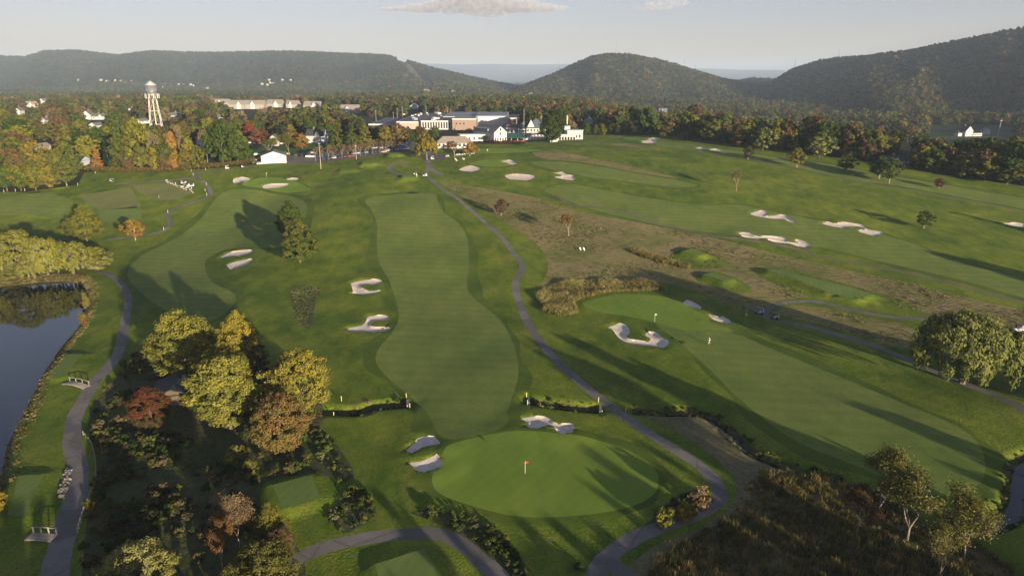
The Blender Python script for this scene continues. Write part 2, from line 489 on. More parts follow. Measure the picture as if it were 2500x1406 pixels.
F_MAIN = [(1080, 445), (1180, 460), (1300, 481), (1420, 517), (1560, 543), (1700, 572), (1850, 608), (2050, 655), (2250, 700), (2400, 735), (2560, 775), (2560, 830), (2400, 792), (2240, 762),
          (2120, 737), (2020, 727), (1960, 727), (1900, 735), (1850, 760), (1780, 742), (1700, 712), (1600, 688), (1500, 688), (1400, 690), (1322, 700), (1337, 660), (1330, 620), (1290, 580), (1225, 540), (1170, 505), (1110, 470)]
region('fescue_rough', 'fescue', F_MAIN, sub=3)
region('fescue_rough', 'fescue', [(1895, 757), (1940, 746), (1988, 747), (2039, 757), (2116, 776), (2200, 790), (2235, 812), (2238, 850), (2190, 848), (2140, 832), (2066, 810), (1988, 788), (1925, 775)], sub=3)
region('fescue_rough', 'fescue', [(1300, 368), (1380, 373), (1480, 393), (1560, 412), (1655, 434), (1610, 441), (1500, 420), (1400, 400), (1320, 385)], sub=3)
region('fescue_rough', 'fescue', [(1490, 352), (1540, 350), (1620, 362), (1560, 362)], sub=3)
region('rank_grass', 'scrub', [(712, 703), (745, 700), (780, 702), (778, 725), (768, 745), (766, 795), (745, 799), (728, 780), (716, 755)], sub=3)
region('rank_grass', 'scrub', [(770, 1050), (800, 1060), (840, 1110), (865, 1160), (830, 1175), (790, 1140), (760, 1100)], sub=3)
region('rank_grass', 'scrub', [(815, 1280), (800, 1262), (835, 1215), (870, 1190), (900, 1210), (918, 1250), (880, 1285), (840, 1300)], sub=3)
region('rank_grass', 'scrub', [(1000, 1250), (1080, 1248), (1200, 1290), (1260, 1340), (1290, 1400), (1300, 1450), (1225, 1400), (1160, 1340), (1100, 1290)], sub=3)
region('rank_grass', 'lawn', [(1380, 1395), (1470, 1340), (1560, 1290), (1620, 1245), (1660, 1205), (1700, 1210), (1715, 1230), (1640, 1262), (1550, 1300), (1480, 1345), (1440, 1390)], sub=3)
# practice range squares
region('range_turf', 'range', [(190, 478), (318, 457), (345, 500), (343, 508), (240, 513)], sub=1)
region('range_turf', 'range', [(320, 452), (415, 447), (470, 470), (440, 487), (395, 488), (345, 475)], sub=1)
region('range_tee', 'tee', [(235, 515), (344, 508), (346, 535), (252, 543)], sub=1)
region('range_turf', 'fairway', [(-60, 480), (120, 470), (180, 490), (160, 535), (60, 525), (-60, 530)], sub=1)
# fairways
region('fairway', 'fairway', [(893, 487), (960, 476), (1055, 472), (1068, 490), (1085, 520), (1120, 545), (1140, 580), (1145, 640), (1140, 700), (1165, 735), (1215, 775), (1245, 820), (1262, 870), (1265, 920),
        (1250, 970), (1238, 1010), (1240, 1035), (1190, 1062), (1110, 1077), (1070, 1062), (1045, 1010), (1000, 965), (950, 925), (918, 885), (925, 850), (952, 820), (972, 785), (970, 750), (952, 690), (925, 640), (920, 590), (920, 545), (905, 510)], sub=3)
region('fairway', 'fairway', [(545, 470), (600, 462), (700, 478), (750, 500), (730, 560), (700, 600), (640, 605), (560, 608), (512, 628), (500, 650), (520, 690), (575, 720), (550, 765), (480, 790), (410, 760), (350, 720), (310, 670), (345, 625), (425, 585), (490, 535), (515, 500)], sub=3)
region('fairway', 'fairway', [(1600, 790), (1690, 795), (1750, 792), (1860, 841), (1970, 887), (2075, 930), (2205, 984), (2330, 1037), (2385, 1078), (2405, 1130), (2393, 1178), (2330, 1205), (2240, 1200), (2100, 1140), (1950, 1080), (1850, 1010), (1790, 960), (1720, 890), (1650, 830)], sub=3)
region('fairway', 'fairway', [(1330, 462), (1400, 450), (1560, 480), (1700, 500), (1800, 500), (1900, 520), (2150, 570), (2350, 640), (2560, 700), (2560, 740), (2300, 672), (2000, 605), (1800, 575), (1600, 548), (1440, 510), (1360, 480)], sub=3)
region('fairway', 'fairway', [(1590, 350), (1650, 347), (1820, 372), (2000, 398), (2200, 434), (2400, 468), (2560, 495), (2560, 520), (2400, 492), (2200, 455), (2060, 435), (1850, 392), (1640, 362)], sub=3)
region('fairway', 'fairway', [(1300, 395), (1420, 400), (1560, 425), (1700, 450), (1650, 458), (1500, 440), (1420, 430), (1330, 410)], sub=3)
region('tee_surround', 'rough', [(1632, 626), (1690, 603), (1752, 628), (1775, 648), (1705, 658), (1660, 648)], sub=3)
region('tee_surround', 'rough', [(1698, 680), (1740, 662), (1802, 682), (1838, 708), (1795, 714), (1730, 697)], sub=3)
region('tee_surround', 'rough', [(1840, 664), (1895, 652), (2040, 686), (2150, 718), (2240, 752), (2245, 766), (2195, 771), (2090, 756), (2000, 733), (1915, 702)], sub=3)
# greens
region('putting_green', 'green', [(1100, 1090), (1180, 1066), (1260, 1056), (1370, 1062), (1450, 1075), (1530, 1100), (1588, 1135), (1608, 1175), (1590, 1215), (1520, 1245), (1400, 1262), (1270, 1264), (1160, 1240), (1078, 1210), (1055, 1180), (1065, 1140), (1083, 1110)], sub=3, raised=0.25)
region('putting_green', 'green', [(1422, 742), (1480, 725), (1560, 720), (1640, 732), (1700, 762), (1738, 795), (1690, 810), (1600, 790), (1540, 775), (1460, 762)], sub=3, raised=0.2, plain=True)
region('putting_green', 'green', [(590, 452), (630, 436), (690, 436), (735, 450), (760, 466), (700, 472), (640, 462)], sub=3, raised=0.2)
region('putting_green', 'green', [(1140, 400), (1180, 392), (1240, 390), (1262, 402), (1230, 408), (1180, 408)], sub=3, raised=0.2)
region('putting_green', 'green', [(1130, 370), (1200, 362), (1320, 366), (1300, 371), (1180, 375)], sub=3, raised=0.1)
region('putting_green', 'green', [(1520, 338), (1570, 334), (1610, 338), (1590, 345), (1540, 344)], sub=3, raised=0.2)
# tees
def tee(px, h=0.9): region('tee_box', 'tee', px, sub=1, raised=h, sharp=True)
tee([(665, 1193), (761, 1168), (784, 1223), (692, 1250)], 0.7)
tee([(915, 1388), (1035, 1348), (1085, 1425), (935, 1450)], 0.7)
tee([(156, 878), (164, 870), (202, 870), (164, 916), (154, 924), (113, 927)], 0.6)
tee([(46, 1169), (108, 1166), (64, 1266), (20, 1266)], 0.6)
tee([(1869, 668), (1890, 665), (2020, 696), (2130, 726), (2083, 740), (2015, 720), (1938, 687)], 1.2)
tee([(1667, 622), (1690, 615), (1723, 628), (1705, 633)], 1.4)
tee([(1716, 677), (1736, 672), (1790, 687), (1769, 693)], 1.0)
tee([(983, 434), (1012, 432), (1014, 438), (985, 440)], 1.3)
tee([(948, 379), (978, 377), (979, 382), (950, 384)], 1.3)
tee([(886, 402), (916, 400), (917, 404), (888, 406)], 1.3)
tee([(832, 418), (866, 415), (870, 419), (836, 422)], 1.0)
# bunkers
BK = []
def bunker(lbl, px): BK.append(lbl); region('sand_bunker', 'sand', px, sub=3, bunker=1.0, label=lbl)
bunker('large C shaped white sand bunker wrapping a grass tongue beside the right hand green', zr(1260, 600, 3.906, [(880, 775), (935, 755), (985, 740), (1060, 770), (1085, 830), (1050, 872), (1080, 890), (1180, 905), (1250, 915), (1282, 890), (1240, 865), (1240, 830), (1290, 822), (1350, 840), (1400, 885), (1455, 910), (1450, 945), (1410, 970), (1250, 960), (1100, 940), (1000, 900), (950, 850), (920, 810)]))
bunker('small pale bunker at the top edge of the right hand green', zr(1260, 600, 3.906, [(1590, 555), (1610, 528), (1660, 530), (1720, 560), (1770, 600), (1740, 608), (1680, 595), (1620, 575)]))
bunker('small pale bunker nearest the parked golf carts', zr(1260, 600, 3.906, [(1840, 665), (1880, 672), (1930, 680), (1970, 680), (2040, 718), (2040, 742), (1990, 742), (1920, 728), (1860, 695)]))
bunker('lower of the two hooked bunkers left of the centre fairway', zr(560, 750, 3.906, [(1125, 210), (1160, 190), (1260, 170), (1310, 125), (1320, 90), (1420, 75), (1500, 85), (1520, 110), (1490, 130), (1400, 135), (1360, 150), (1345, 175), (1380, 190), (1520, 195), (1530, 215), (1440, 238), (1250, 238), (1150, 230)]))
bunker('upper of the two bunkers left of the near green', zr(560, 750, 3.906, [(1685, 1370), (1740, 1310), (1775, 1280), (1780, 1250), (1850, 1228), (1930, 1230), (1970, 1250), (2010, 1315), (1950, 1335), (1850, 1345), (1790, 1380), (1720, 1392)]))
bunker('lower of the two bunkers left of the near green', zr(560, 1046, 3.906, [(1705, 330), (1830, 318), (1930, 280), (1990, 270), (2028, 330), (2020, 370), (1950, 405), (1860, 425), (1790, 415), (1745, 370)]))
bunker('upper of the two hooked bunkers left of the centre fairway', zr(480, 400, 3.38, [(1268, 990), (1300, 975), (1400, 955), (1480, 952), (1535, 975), (1480, 998), (1390, 995), (1355, 1015), (1375, 1030), (1420, 1048), (1505, 1045), (1518, 1058), (1440, 1078), (1260, 1075), (1290, 1062), (1280, 1010)]))
bunker('wavy bone shaped bunker above the near green and below the ditch', zr(780, 930, 3.205, [(1578, 295), (1640, 278), (1740, 278), (1800, 300), (1850, 335), (1900, 335), (1985, 345), (1985, 400), (1970, 415), (1870, 417), (1850, 395), (1830, 365), (1790, 350), (1750, 368), (1640, 370), (1620, 350), (1640, 335), (1590, 315)]))
bunker('upper slanted bunker of the pair left of the tall cone shaped trees', zr(0, 450, 3.906, [(2105, 705), (2170, 655), (2250, 638), (2380, 628), (2412, 640), (2370, 670), (2280, 688), (2200, 690)]))
bunker('lower slanted bunker of the pair left of the tall cone shaped trees', zr(0, 450, 3.906, [(2165, 765), (2250, 735), (2380, 712), (2410, 725), (2350, 770), (2250, 805), (2195, 815), (2175, 790)]))
bunker('bunker on the left of the small green near the driving range', zr(480, 400, 3.38, [(300, 155), (315, 120), (370, 112), (430, 122), (440, 140), (400, 155), (330, 160)]))
bunker('long oval bunker in front of the small green near the driving range', zr(480, 400, 3.38, [(545, 200), (555, 180), (620, 170), (750, 170), (755, 182), (700, 200), (600, 210), (560, 210)]))
bunker('little bunker on the right of the small green near the driving range', zr(480, 400, 3.38, [(740, 130), (780, 122), (838, 124), (835, 138), (780, 143), (750, 140)]))
bunker('lens shaped bunker below the white chairs at the clubhouse green', zr(1050, 400, 3.378, [(238, 50), (290, 25), (350, 22), (418, 45), (370, 65), (290, 65)]))
bunker('long oval bunker in front of the clubhouse green', zr(1050, 400, 3.378, [(618, 100), (650, 88), (760, 88), (850, 100), (865, 118), (820, 138), (720, 135), (650, 128)]))
bunker('forked bunker right of the clubhouse green', zr(1050, 400, 3.378, [(1020, 78), (1080, 68), (1130, 90), (1180, 98), (1185, 115), (1200, 130), (1180, 140), (1100, 132), (1040, 118), (1035, 106), (1090, 100), (1060, 88)]))
bunker('small bunker behind the clubhouse green below the hedge', zr(1050, 270, 6.25, [(1088, 785), (1150, 768), (1220, 765), (1280, 785), (1300, 810), (1340, 822), (1290, 835), (1220, 832), (1170, 810)]))
bunker('nearer oval bunker of the far pair right of the clubhouse', zr(1500, 180, 3.906, [(260, 650), (310, 640), (370, 642), (405, 655), (370, 668), (280, 665)]))
bunker('farther oval bunker of the far pair right of the clubhouse', zr(1500, 180, 3.906, [(320, 626), (370, 615), (435, 620), (430, 633), (380, 640)]))
bunker('left sliver of bunker along the right hand tree line', zr(1500, 180, 3.906, [(775, 712), (820, 703), (880, 720), (850, 728)]))
bunker('right sliver of bunker along the right hand tree line', zr(1500, 180, 3.906, [(905, 730), (960, 718), (1040, 738), (960, 738)]))
bunker('upper left bunker of the three in the right hand fairway', zr(1760, 400, 3.378, [(245, 410), (310, 388), (350, 390), (395, 412), (370, 430), (410, 430), (490, 420), (550, 435), (600, 475), (620, 485), (570, 483), (520, 460), (440, 458), (380, 450), (280, 432)]))
bunker('rightmost stretched bunker of the three in the right hand fairway', zr(1760, 400, 3.378, [(840, 495), (875, 478), (930, 492), (1000, 482), (1100, 495), (1170, 510), (1230, 548), (1340, 570), (1310, 592), (1240, 592), (1150, 565), (1140, 545), (1190, 545), (1150, 525), (1060, 520), (1020, 533), (930, 522), (860, 505)]))
bunker('lowest snaking bunker of the three in the right hand fairway', zr(1760, 400, 3.378, [(150, 568), (240, 575), (290, 598), (350, 595), (480, 605), (540, 625), (555, 645), (610, 655), (640, 658), (615, 640), (620, 625), (680, 640), (742, 672), (720, 688), (640, 685), (560, 662), (440, 650), (390, 628), (380, 618), (300, 620), (200, 610), (165, 590)]))
bunker('bunker cut off by the right edge near the upper track', zr(1760, 400, 3.378, [(2330, 490), (2400, 487), (2450, 490), (2520, 505), (2520, 522), (2420, 518)]))
# paths
region('parking_lot', 'lot', [(690, 402), (700, 382), (740, 372), (790, 370), (860, 360), (900, 350), (1000, 346), (1012, 362), (990, 369), (920, 380), (850, 389), (770, 398)], sub=1)
region('parking_lot', 'lot', [(1000, 350), (1060, 352), (1062, 372), (1105, 378), (1070, 392), (1035, 396), (1030, 378), (1005, 372)], sub=2)
region('parking_lot', 'lot', [(610, 352), (640, 348), (760, 344), (765, 348), (690, 356), (615, 358)], sub=1)
PATHS = {}
path_region('track', 'track', [(1352, 475), (1364, 480), (1385, 495), (1405, 502), (1464, 507), (1512, 512), (1553, 527), (1612, 548), (1672, 561), (1731, 575), (1926, 604), (2009, 629), (2115, 646), (2234, 669), (2352, 699), (2500, 740), (2600, 766)], 2.2)
path_region('track', 'track', [(1700, 372), (1800, 385), (1950, 412), (2100, 444), (2250, 470), (2400, 497), (2600, 540)], 1.8)
path_region('cart_path', 'path', [(1000, 397), (970, 400), (950, 407), (955, 418), (985, 427), (1042, 431)], 2.2)
path_region('cart_path', 'path', [(470, 420), (480, 433), (500, 447), (512, 462), (508, 482), (440, 505), (408, 522), (416, 550), (385, 568), (330, 577), (262, 586)], 2.0)
path_region('cart_path', 'path', [(285, 449), (400, 441), (450, 437), (481, 434)], 2.4)
path_region('cart_path', 'path', [(640, 405), (560, 413), (478, 424)], 1.6)
path_region('cart_path', 'path', [(1050, 385), (1046, 400), (1055, 415), (1080, 428)], 2.4)
PATHS['main'] = path_region('cart_path', 'path', [(1046, 392), (1044, 408), (1042, 425), (1060, 445), (1085, 465), (1115, 484), (1140, 505), (1190, 548), (1225, 580), (1252, 615), (1276, 650), (1258, 690), (1265, 730), (1290, 790), (1330, 848), (1390, 910), (1460, 968), (1530, 1020), (1620, 1080), (1700, 1130), (1742, 1170), (1757, 1210), (1725, 1242), (1640, 1275), (1550, 1312), (1490, 1352), (1455, 1400), (1440, 1470)], (1.7, 2.9))
path_region('cart_path', 'path', [(205, 656), (255, 665), (295, 692), (312, 730), (306, 780), (292, 850), (270, 890), (230, 932), (205, 975), (182, 1020), (176, 1080), (190, 1140), (185, 1200), (160, 1290), (136, 1380), (120, 1460)], (1.9, 3.7))
path_region('cart_path', 'path', [(700, 1378), (740, 1357), (800, 1333), (900, 1312), (1000, 1302), (1070, 1302), (1125, 1327), (1175, 1368), (1225, 1412), (1260, 1470)], 2.8)
path_region('cart_path', 'path', [(1830, 748), (1860, 762), (1885, 779), (1988, 800), (2065, 823), (2141, 846), (2231, 884), (2330, 927), (2433, 966), (2520, 1012)], 2.3)
path_region('cart_path', 'path', [(1868, 764), (1880, 750), (1905, 742), (1937, 737), (1988, 736), (2039, 746), (2116, 764), (2193, 776), (2270, 781), (2400, 792), (2460, 803), (2540, 822)], 2.1)
path_region('cart_path', 'path', [(1480, 1352), (1500, 1380), (1540, 1420)], 2.8)
region('hill_clearing', 'track', [(960, 138), (970, 138), (1010, 169), (1066, 215), (1052, 216), (996, 176)], sub=1)
# water
POND = region('pond_water', 'water', [(-160, 700), (0, 694), (100, 684), (160, 682), (205, 692), (212, 720), (200, 775), (150, 840), (110, 895), (80, 950), (50, 1010), (15, 1080), (-20, 1180), (-200, 1300), (-300, 1000)], sub=3, water=-0.9)
def creek(px, w, lvl=-1.3):
    path_region('ditch_bank', 'ditch', px, w + 1.9)
    path_region('creek_water', 'water', px, w, water=lvl)
creek([(805, 1000), (840, 1003), (880, 1002), (915, 990), (960, 985), (995, 983)], 1.7)
creek([(1292, 976), (1340, 983), (1400, 992), (1462, 996)], 1.5)
creek([(1545, 1000), (1620, 1003), (1720, 1008), (1775, 1045), (1840, 1100), (1940, 1140), (2060, 1165)], 1.3)
creek([(2530, 1112), (2498, 1130), (2490, 1175), (2480, 1235), (2420, 1275), (2330, 1283), (2290, 1268)], 2.1, -1.3)

# feature table for local relief
def seg_dist(px, py, poly, closed=True):
    P = np.array([(p.x, p.y) for p in poly]); Q = np.roll(P, -1, 0) if closed else P[1:]
    if not closed: P = P[:-1]
    best = np.full(px.shape, 1e9); inside = np.zeros(px.shape, bool)
    for (ax, ay), (bx, by) in zip(P, Q):
        dx, dy = bx - ax, by - ay
        t = np.clip(((px - ax) * dx + (py - ay) * dy) / (dx * dx + dy * dy + 1e-9), 0, 1)
        best = np.minimum(best, (px - ax - t * dx) ** 2 + (py - ay - t * dy) ** 2)
        if closed:
            c = ((ay > py) != (by > py)) & (px < (bx - ax) * (py - ay) / (by - ay + 1e-12) + ax)
            inside ^= c
    return np.sqrt(best), inside

for r in regions:
    if r.get('bunker') or r.get('raised') or r.get('water') is not None or r.get('line'):
        P = r['line'] if r.get('line') else r['poly']
        xs = [p.x for p in P]; ys = [p.y for p in P]
        pad = 9
        _feat.append((min(xs) - pad, max(xs) + pad, min(ys) - pad, max(ys) + pad, r))

def detail_h(x, y):
    h = np.zeros_like(x)
    lvl = np.zeros_like(x); wt = np.zeros_like(x)
    for x0, x1, y0, y1, r in _feat:
        k = np.nonzero((x > x0) & (x < x1) & (y > y0) & (y < y1))[0]
        if not len(k): continue
        if r.get('line'):
            d, _ = seg_dist(x[k], y[k], r['line'], False)
            if r.get('water') is not None:
                e = d - r['width'] / 2
                h[k] += r['water'] * (1 - sstep(0.0, 1.7, e)) 
            continue
        d, ins = seg_dist(x[k], y[k], r['poly'])
        sd = np.where(ins, -d, d)
        if r.get('bunker'):
            size = math.sqrt(abs(area2(r['poly'])))
            dep = min(0.34, 0.035 * size)
            ang = 0.55 + 0.45 * (1 if size > 0 else 0)
            h[k] += np.where(ins, -0.10 - dep * sstep(0, 0.32 * size, d), 0.12 * np.exp(-(d / 1.8) ** 2) + 0.18 * np.exp(-((d - 2.4) / 2.2) ** 2))
        elif r.get('water') is not None:
            h[k] += r['water'] * (1 - sstep(0, 2.2, sd))
        elif r.get('raised'):
            wdt = 2.6 if r.get('sharp') else 6.0
            h[k] += r['raised'] * (1 - sstep(0.25, wdt, sd))
    return h

# ------------------------------------------------------------------ triangulate the whole ground once, split by region
def build_ground():
    pts = []
    O = (0.0, -60.0)
    r = 60.0; rows = []
    while r < 17500:
        rows.append(r)
        r *= 1.011 if 120 < r < 760 else (1.0145 if r >= 760 else 1.04)
    for i, r in enumerate(rows):
        n = 236 if r > 110 else 150
        off = (i % 2) * 0.5
        for k in range(n):
            a = R(-53) + R(106) * (k + off) / (n - 0.5)
            pts.append((O[0] + r * math.sin(a), O[1] + r * math.cos(a)))
    r = 30.0
    while r < 4200:
        for k in range(36):
            a = R(58) + R(244) * k / 35
            x, y = O[0] + r * math.sin(a), O[1] + r * math.cos(a)
            if y > -1400: pts.append((x, y))
        r *= 1.17
    for x in range(-16000, 16001, 2000): pts.append((x + 1.3, -1500.0))
    for x in (-16000, 16000):
        for y in range(0, 17001, 1500): pts.append((float(x), float(y)))
    verts = [Vector(p) for p in pts]
    # extra points around sharp features
    for rg in regions:
        if rg.get('poly') and (rg.get('bunker') or rg.get('sharp')):
            P = rg['poly']
            if rg.get('sharp'):
                P2 = []
                for i, a in enumerate(P):
                    b = P[(i + 1) % len(P)]
                    for k in range(5): P2.append(a + (b - a) * k / 5)
                P = P2
            n = len(P)
            size = math.sqrt(abs(area2(P)))
            for i in range(n):
                t = (P[(i + 1) % n] - P[i - 1])
                if t.length < 1e-4: continue
                t.normalize(); nn = Vector((t.y, -t.x))
                for d in ((-0.13 * size, -0.05 * size, 1.0, 2.6, 4.5) if rg.get('bunker') else (0.3, 1.3, 2.6)):
                    verts.append(P[i] + nn * d)
        if rg.get('line') and rg.get('water') is not None:
            for i, c in enumerate(rg['line'][:-1]):
                t = (rg['line'][i + 1] - c).normalized(); nn = Vector((-t.y, t.x))
                for d in (0.8, 1.7, 2.6): 
                    for s in (-1, 1): verts.append(c + nn * s * (rg['width'] / 2 + d))
    faces, owner = [], []
    for ri, rg in enumerate(regions):
        if rg.get('poly'):
            b = len(verts); verts += rg['poly']; faces.append(list(range(b, b + len(rg['poly'])))); owner.append(ri)
        else:
            Lf, Rt = rg['strips']
            for i in range(len(Lf) - 1):
                q = [Rt[i], Rt[i + 1], Lf[i + 1], Lf[i]]
                if area2(q) < 0: q = q[::-1]
                b = len(verts); verts += q; faces.append([b, b + 1, b + 2, b + 3]); owner.append(ri)
    vo, eo, fo, _, _, of = delaunay_2d_cdt(verts, [], faces, 0, 1e-3, True)
    V = np.array([(v.x, v.y) for v in vo])
    T = np.array(fo, np.int32)
    own = np.array([max((owner[j] for j in ids), default=-1) for ids in of])
    z = base_h(V[:, 0], V[:, 1]) + detail_h(V[:, 0], V[:, 1])
    return np.column_stack([V, z]), T, own

GV, GT, GO = build_ground()
print('ground', len(GV), len(GT))

def sub_mesh(name, sel, mat, z=None):
    T = GT[sel]
    u, inv = np.unique(T, return_inverse=True)
    V = GV[u].copy()
    if z is not None: V[:, 2] = z
    T2 = inv.reshape(-1, 3)
    a, b, c = V[T2[:, 0]], V[T2[:, 1]], V[T2[:, 2]]
    flip = ((b - a)[:, 0] * (c - a)[:, 1] - (b - a)[:, 1] * (c - a)[:, 0]) < 0
    T2[flip] = T2[flip][:, ::-1]
    return mesh_np(name, V, T2, mat, smooth=True)

RNAMES = {'woodland_floor': 'ground', 'scrub_floor': 'ground', 'rust_weeds_floor': 'ground', 'bank': 'pond_bank', 'dry_grass': 'ground', 'fescue_rough': 'rough_grass', 'rank_grass': 'rough_grass', 'range_turf': 'lawn', 'range_tee': 'lawn', 'tee_surround': 'rough_grass', 'fringe': 'rough_grass'}
GC = GV[GT].mean(1)
FARF = (GC[:, 1] > 900) | ((GC[:, 1] > 600) & (np.abs(GC[:, 0]) > 560))
g = ob('ground', sub_mesh('ground', (GO == -1) & ~FARF, M['rough'])); setp(g, kind='structure')
g = ob('hills', sub_mesh('hills', (GO == -1) & FARF, M['forest'])); setp(g, kind='structure')
for ri, rg in enumerate(regions):
    sel = GO == ri
    if not sel.any(): continue
    zz = None
    if rg.get('water') is not None and rg.get('poly'):
        zz = rg['water']
    o = ob(RNAMES.get(rg['name'], rg['name']), sub_mesh(rg['name'], sel, M[rg['mat']], zz))
    if rg.get('bunker'):
        setp(o, rg['label'], 'sand bunker', 'white sand bunkers on the golf course')
    else:
        setp(o, kind='structure')
# ------------------------------------------------------------------ foliage
def leaf_mat(name, mode):
    m, nt, b = nmat(name)
    nt.nodes.remove(b)
    out = [n for n in nt.nodes if n.type == 'OUTPUT_MATERIAL'][0]
    if mode == 'object':
        c1 = N(nt, 'ShaderNodeObjectInfo').outputs['Color']
        a2 = N(nt, 'ShaderNodeAttribute', attribute_type='OBJECT', attribute_name='second_colour').outputs['Color']
    else:
        c1 = N(nt, 'ShaderNodeAttribute', attribute_type='INSTANCER', attribute_name='tint').outputs['Color']
        a2 = None
    va = N(nt, 'ShaderNodeAttribute', attribute_type='GEOMETRY', attribute_name='var')
    sep = N(nt, 'ShaderNodeSeparateColor'); L(nt, va.outputs['Color'], sep.inputs[0])
    c = c1
    if a2 is not None:
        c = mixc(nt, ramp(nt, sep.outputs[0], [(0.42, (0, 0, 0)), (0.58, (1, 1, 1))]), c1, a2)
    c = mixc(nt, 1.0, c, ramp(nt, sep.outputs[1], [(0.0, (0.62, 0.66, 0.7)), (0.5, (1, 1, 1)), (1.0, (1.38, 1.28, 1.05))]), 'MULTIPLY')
    d = N(nt, 'ShaderNodeBsdfDiffuse'); L(nt, c, d.inputs[0])
    t = N(nt, 'ShaderNodeBsdfTranslucent'); L(nt, mixc(nt, 1.0, c, (1.15, 1.1, 0.6), 'MULTIPLY'), t.inputs[0])
    mx = N(nt, 'ShaderNodeMixShader'); mx.inputs[0].default_value = 0.28
    L(nt, d.outputs[0], mx.inputs[1]); L(nt, t.outputs[0], mx.inputs[2]); L(nt, mx.outputs[0], out.inputs[0])
    return m
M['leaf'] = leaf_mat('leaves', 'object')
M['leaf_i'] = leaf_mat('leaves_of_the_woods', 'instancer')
M['bark'] = simple('bark', (0.16, 0.125, 0.095), (0.07, 0.055, 0.042), 3.0, 0.9, obj=True)
M['palebark'] = simple('pale_bark', (0.34, 0.28, 0.22), (0.2, 0.165, 0.13), 2.0, 0.9, obj=True)

def quads(P, Nrm, size, r, aspect=1.5, up_axis=None):
    n = len(P)
    a = r.normal(size=(n, 3)) if up_axis is None else np.tile(up_axis, (n, 1)) + 0.25 * r.normal(size=(n, 3))
    Nn = Nrm / (np.linalg.norm(Nrm, axis=1, keepdims=True) + 1e-9)
    u = a - (a * Nn).sum(1, keepdims=True) * Nn
    u /= np.linalg.norm(u, axis=1, keepdims=True) + 1e-9
    w = np.cross(Nn, u)
    s = (size * (0.7 + 0.6 * r.random(n)))[:, None]
    V = np.stack([P - u * s * aspect * 0.5, P + w * s * 0.5 - u * s * 0.1, P + u * s * aspect * 0.5, P - w * s * 0.5 - u * s * 0.1], 1).reshape(-1, 3)
    return V

def leaf_mesh(name, V, var, mat):
    n = len(V) // 4
    me = mesh_np(name, V, np.arange(n * 4, dtype=np.int32).reshape(n, 4), mat)
    at = me.color_attributes.new('var', 'FLOAT_COLOR', 'POINT')
    col = np.ones((n * 4, 4), np.float32); col[:, :3] = np.repeat(var, 4, axis=0)
    at.data.foreach_set('color', col.ravel())
    return me

def envelope(shape, t):
    if shape == 'broad': return np.sin(np.pi * np.clip(t, 0, 1) ** 0.75) ** 0.55
    if shape == 'round': return np.sin(np.pi * np.clip(t * 0.96 + 0.02, 0, 1)) ** 0.5
    if shape == 'egg': return (np.sin(np.pi * np.clip(t, 0.01, 1) ** 0.55)) ** 0.75
    if shape == 'cone': return np.clip(1 - t, 0, 1) ** 0.75 * np.clip(t * 6 + 0.35, 0, 1)
    if shape == 'spire': return np.clip(1 - t, 0, 1) ** 1.05 * np.clip(t * 9 + 0.5, 0, 1)
    return np.ones_like(t)

def crown(seed, h, w, z0, shape, nclump, nleaf, leaf, cr, fill=0.5, lob=0.18, flat=0.75):
    r = np.random.default_rng(seed)
    t = r.random(nclump * 4); env = envelope(shape, t)
    keep = r.random(nclump * 4) < env / env.max() * 1.0
    t = t[keep][:nclump]; env = env[keep][:nclump]
    n = len(t)
    a = r.random(n) * 2 * np.pi
    lobe = 1 + lob * np.sin(3 * a + seed) * np.cos(t * 5 + seed) + lob * 0.8 * np.sin(5 * a + 2 * seed + t * 7)
    rad = env * w / 2 * lobe * (fill + (1 - fill) * np.sqrt(r.random(n)))
    rad = np.maximum(rad - cr * 0.6, 0)
    C = np.stack([rad * np.cos(a), rad * np.sin(a), z0 + t * (h - z0 - cr * 0.6)], 1)
    cv = r.random(n)
    idx = np.repeat(np.arange(n), nleaf)
    off = r.normal(size=(len(idx), 3)); off /= np.linalg.norm(off, axis=1, keepdims=True)
    off *= (r.random((len(idx), 1)) ** 0.4)
    P = C[idx] + off * cr * np.array([1, 1, flat]) * (0.75 + 0.5 * cv[idx])[:, None]
    out = C[idx] * np.array([1, 1, 0]) / (w / 2) + np.array([0, 0, 0.25])
    Nn = off * 1.0 + out * 0.7 + 0.45 * r.normal(size=P.shape)
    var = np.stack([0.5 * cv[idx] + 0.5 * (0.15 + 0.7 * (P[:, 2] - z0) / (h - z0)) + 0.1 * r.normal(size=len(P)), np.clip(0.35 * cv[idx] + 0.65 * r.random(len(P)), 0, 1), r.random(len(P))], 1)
    return quads(P, Nn, leaf, r), np.clip(var, 0, 1), C

def trunk_mb(seed, h, C, r0, n=7, lean=0.0, limbs=9):
    r = random.Random(seed); mb = MB()
    top = Vector((lean * h * 0.3, 0, h * 0.72))
    pts = [Vector((0, 0, -0.6)), Vector((0, 0, 0.3)), Vector((0.02 * h * r.uniform(-1, 1), 0.02 * h * r.uniform(-1, 1), h * 0.25)), Vector((lean * h * 0.15, 0.02 * h * r.uniform(-1, 1), h * 0.48)), top]
    mb.tube(pts, [r0 * 1.35, r0, r0 * 0.8, r0 * 0.5, r0 * 0.12], n)
    for k in range(limbs):
        c = Vector(C[r.randrange(len(C))])
        s = pts[2].lerp(pts[3], r.random()) if k % 2 else pts[3].lerp(top, r.random() * 0.7)
        if c.z < s.z: s = pts[2].copy(); s.z = max(h * 0.15, c.z * 0.6)
        mid = s.lerp(c, 0.5) + Vector((0, 0, 0.04 * h))
        mb.tube([s, mid, c], [r0 * 0.38, r0 * 0.24, r0 * 0.06], 5, False)
    return mb

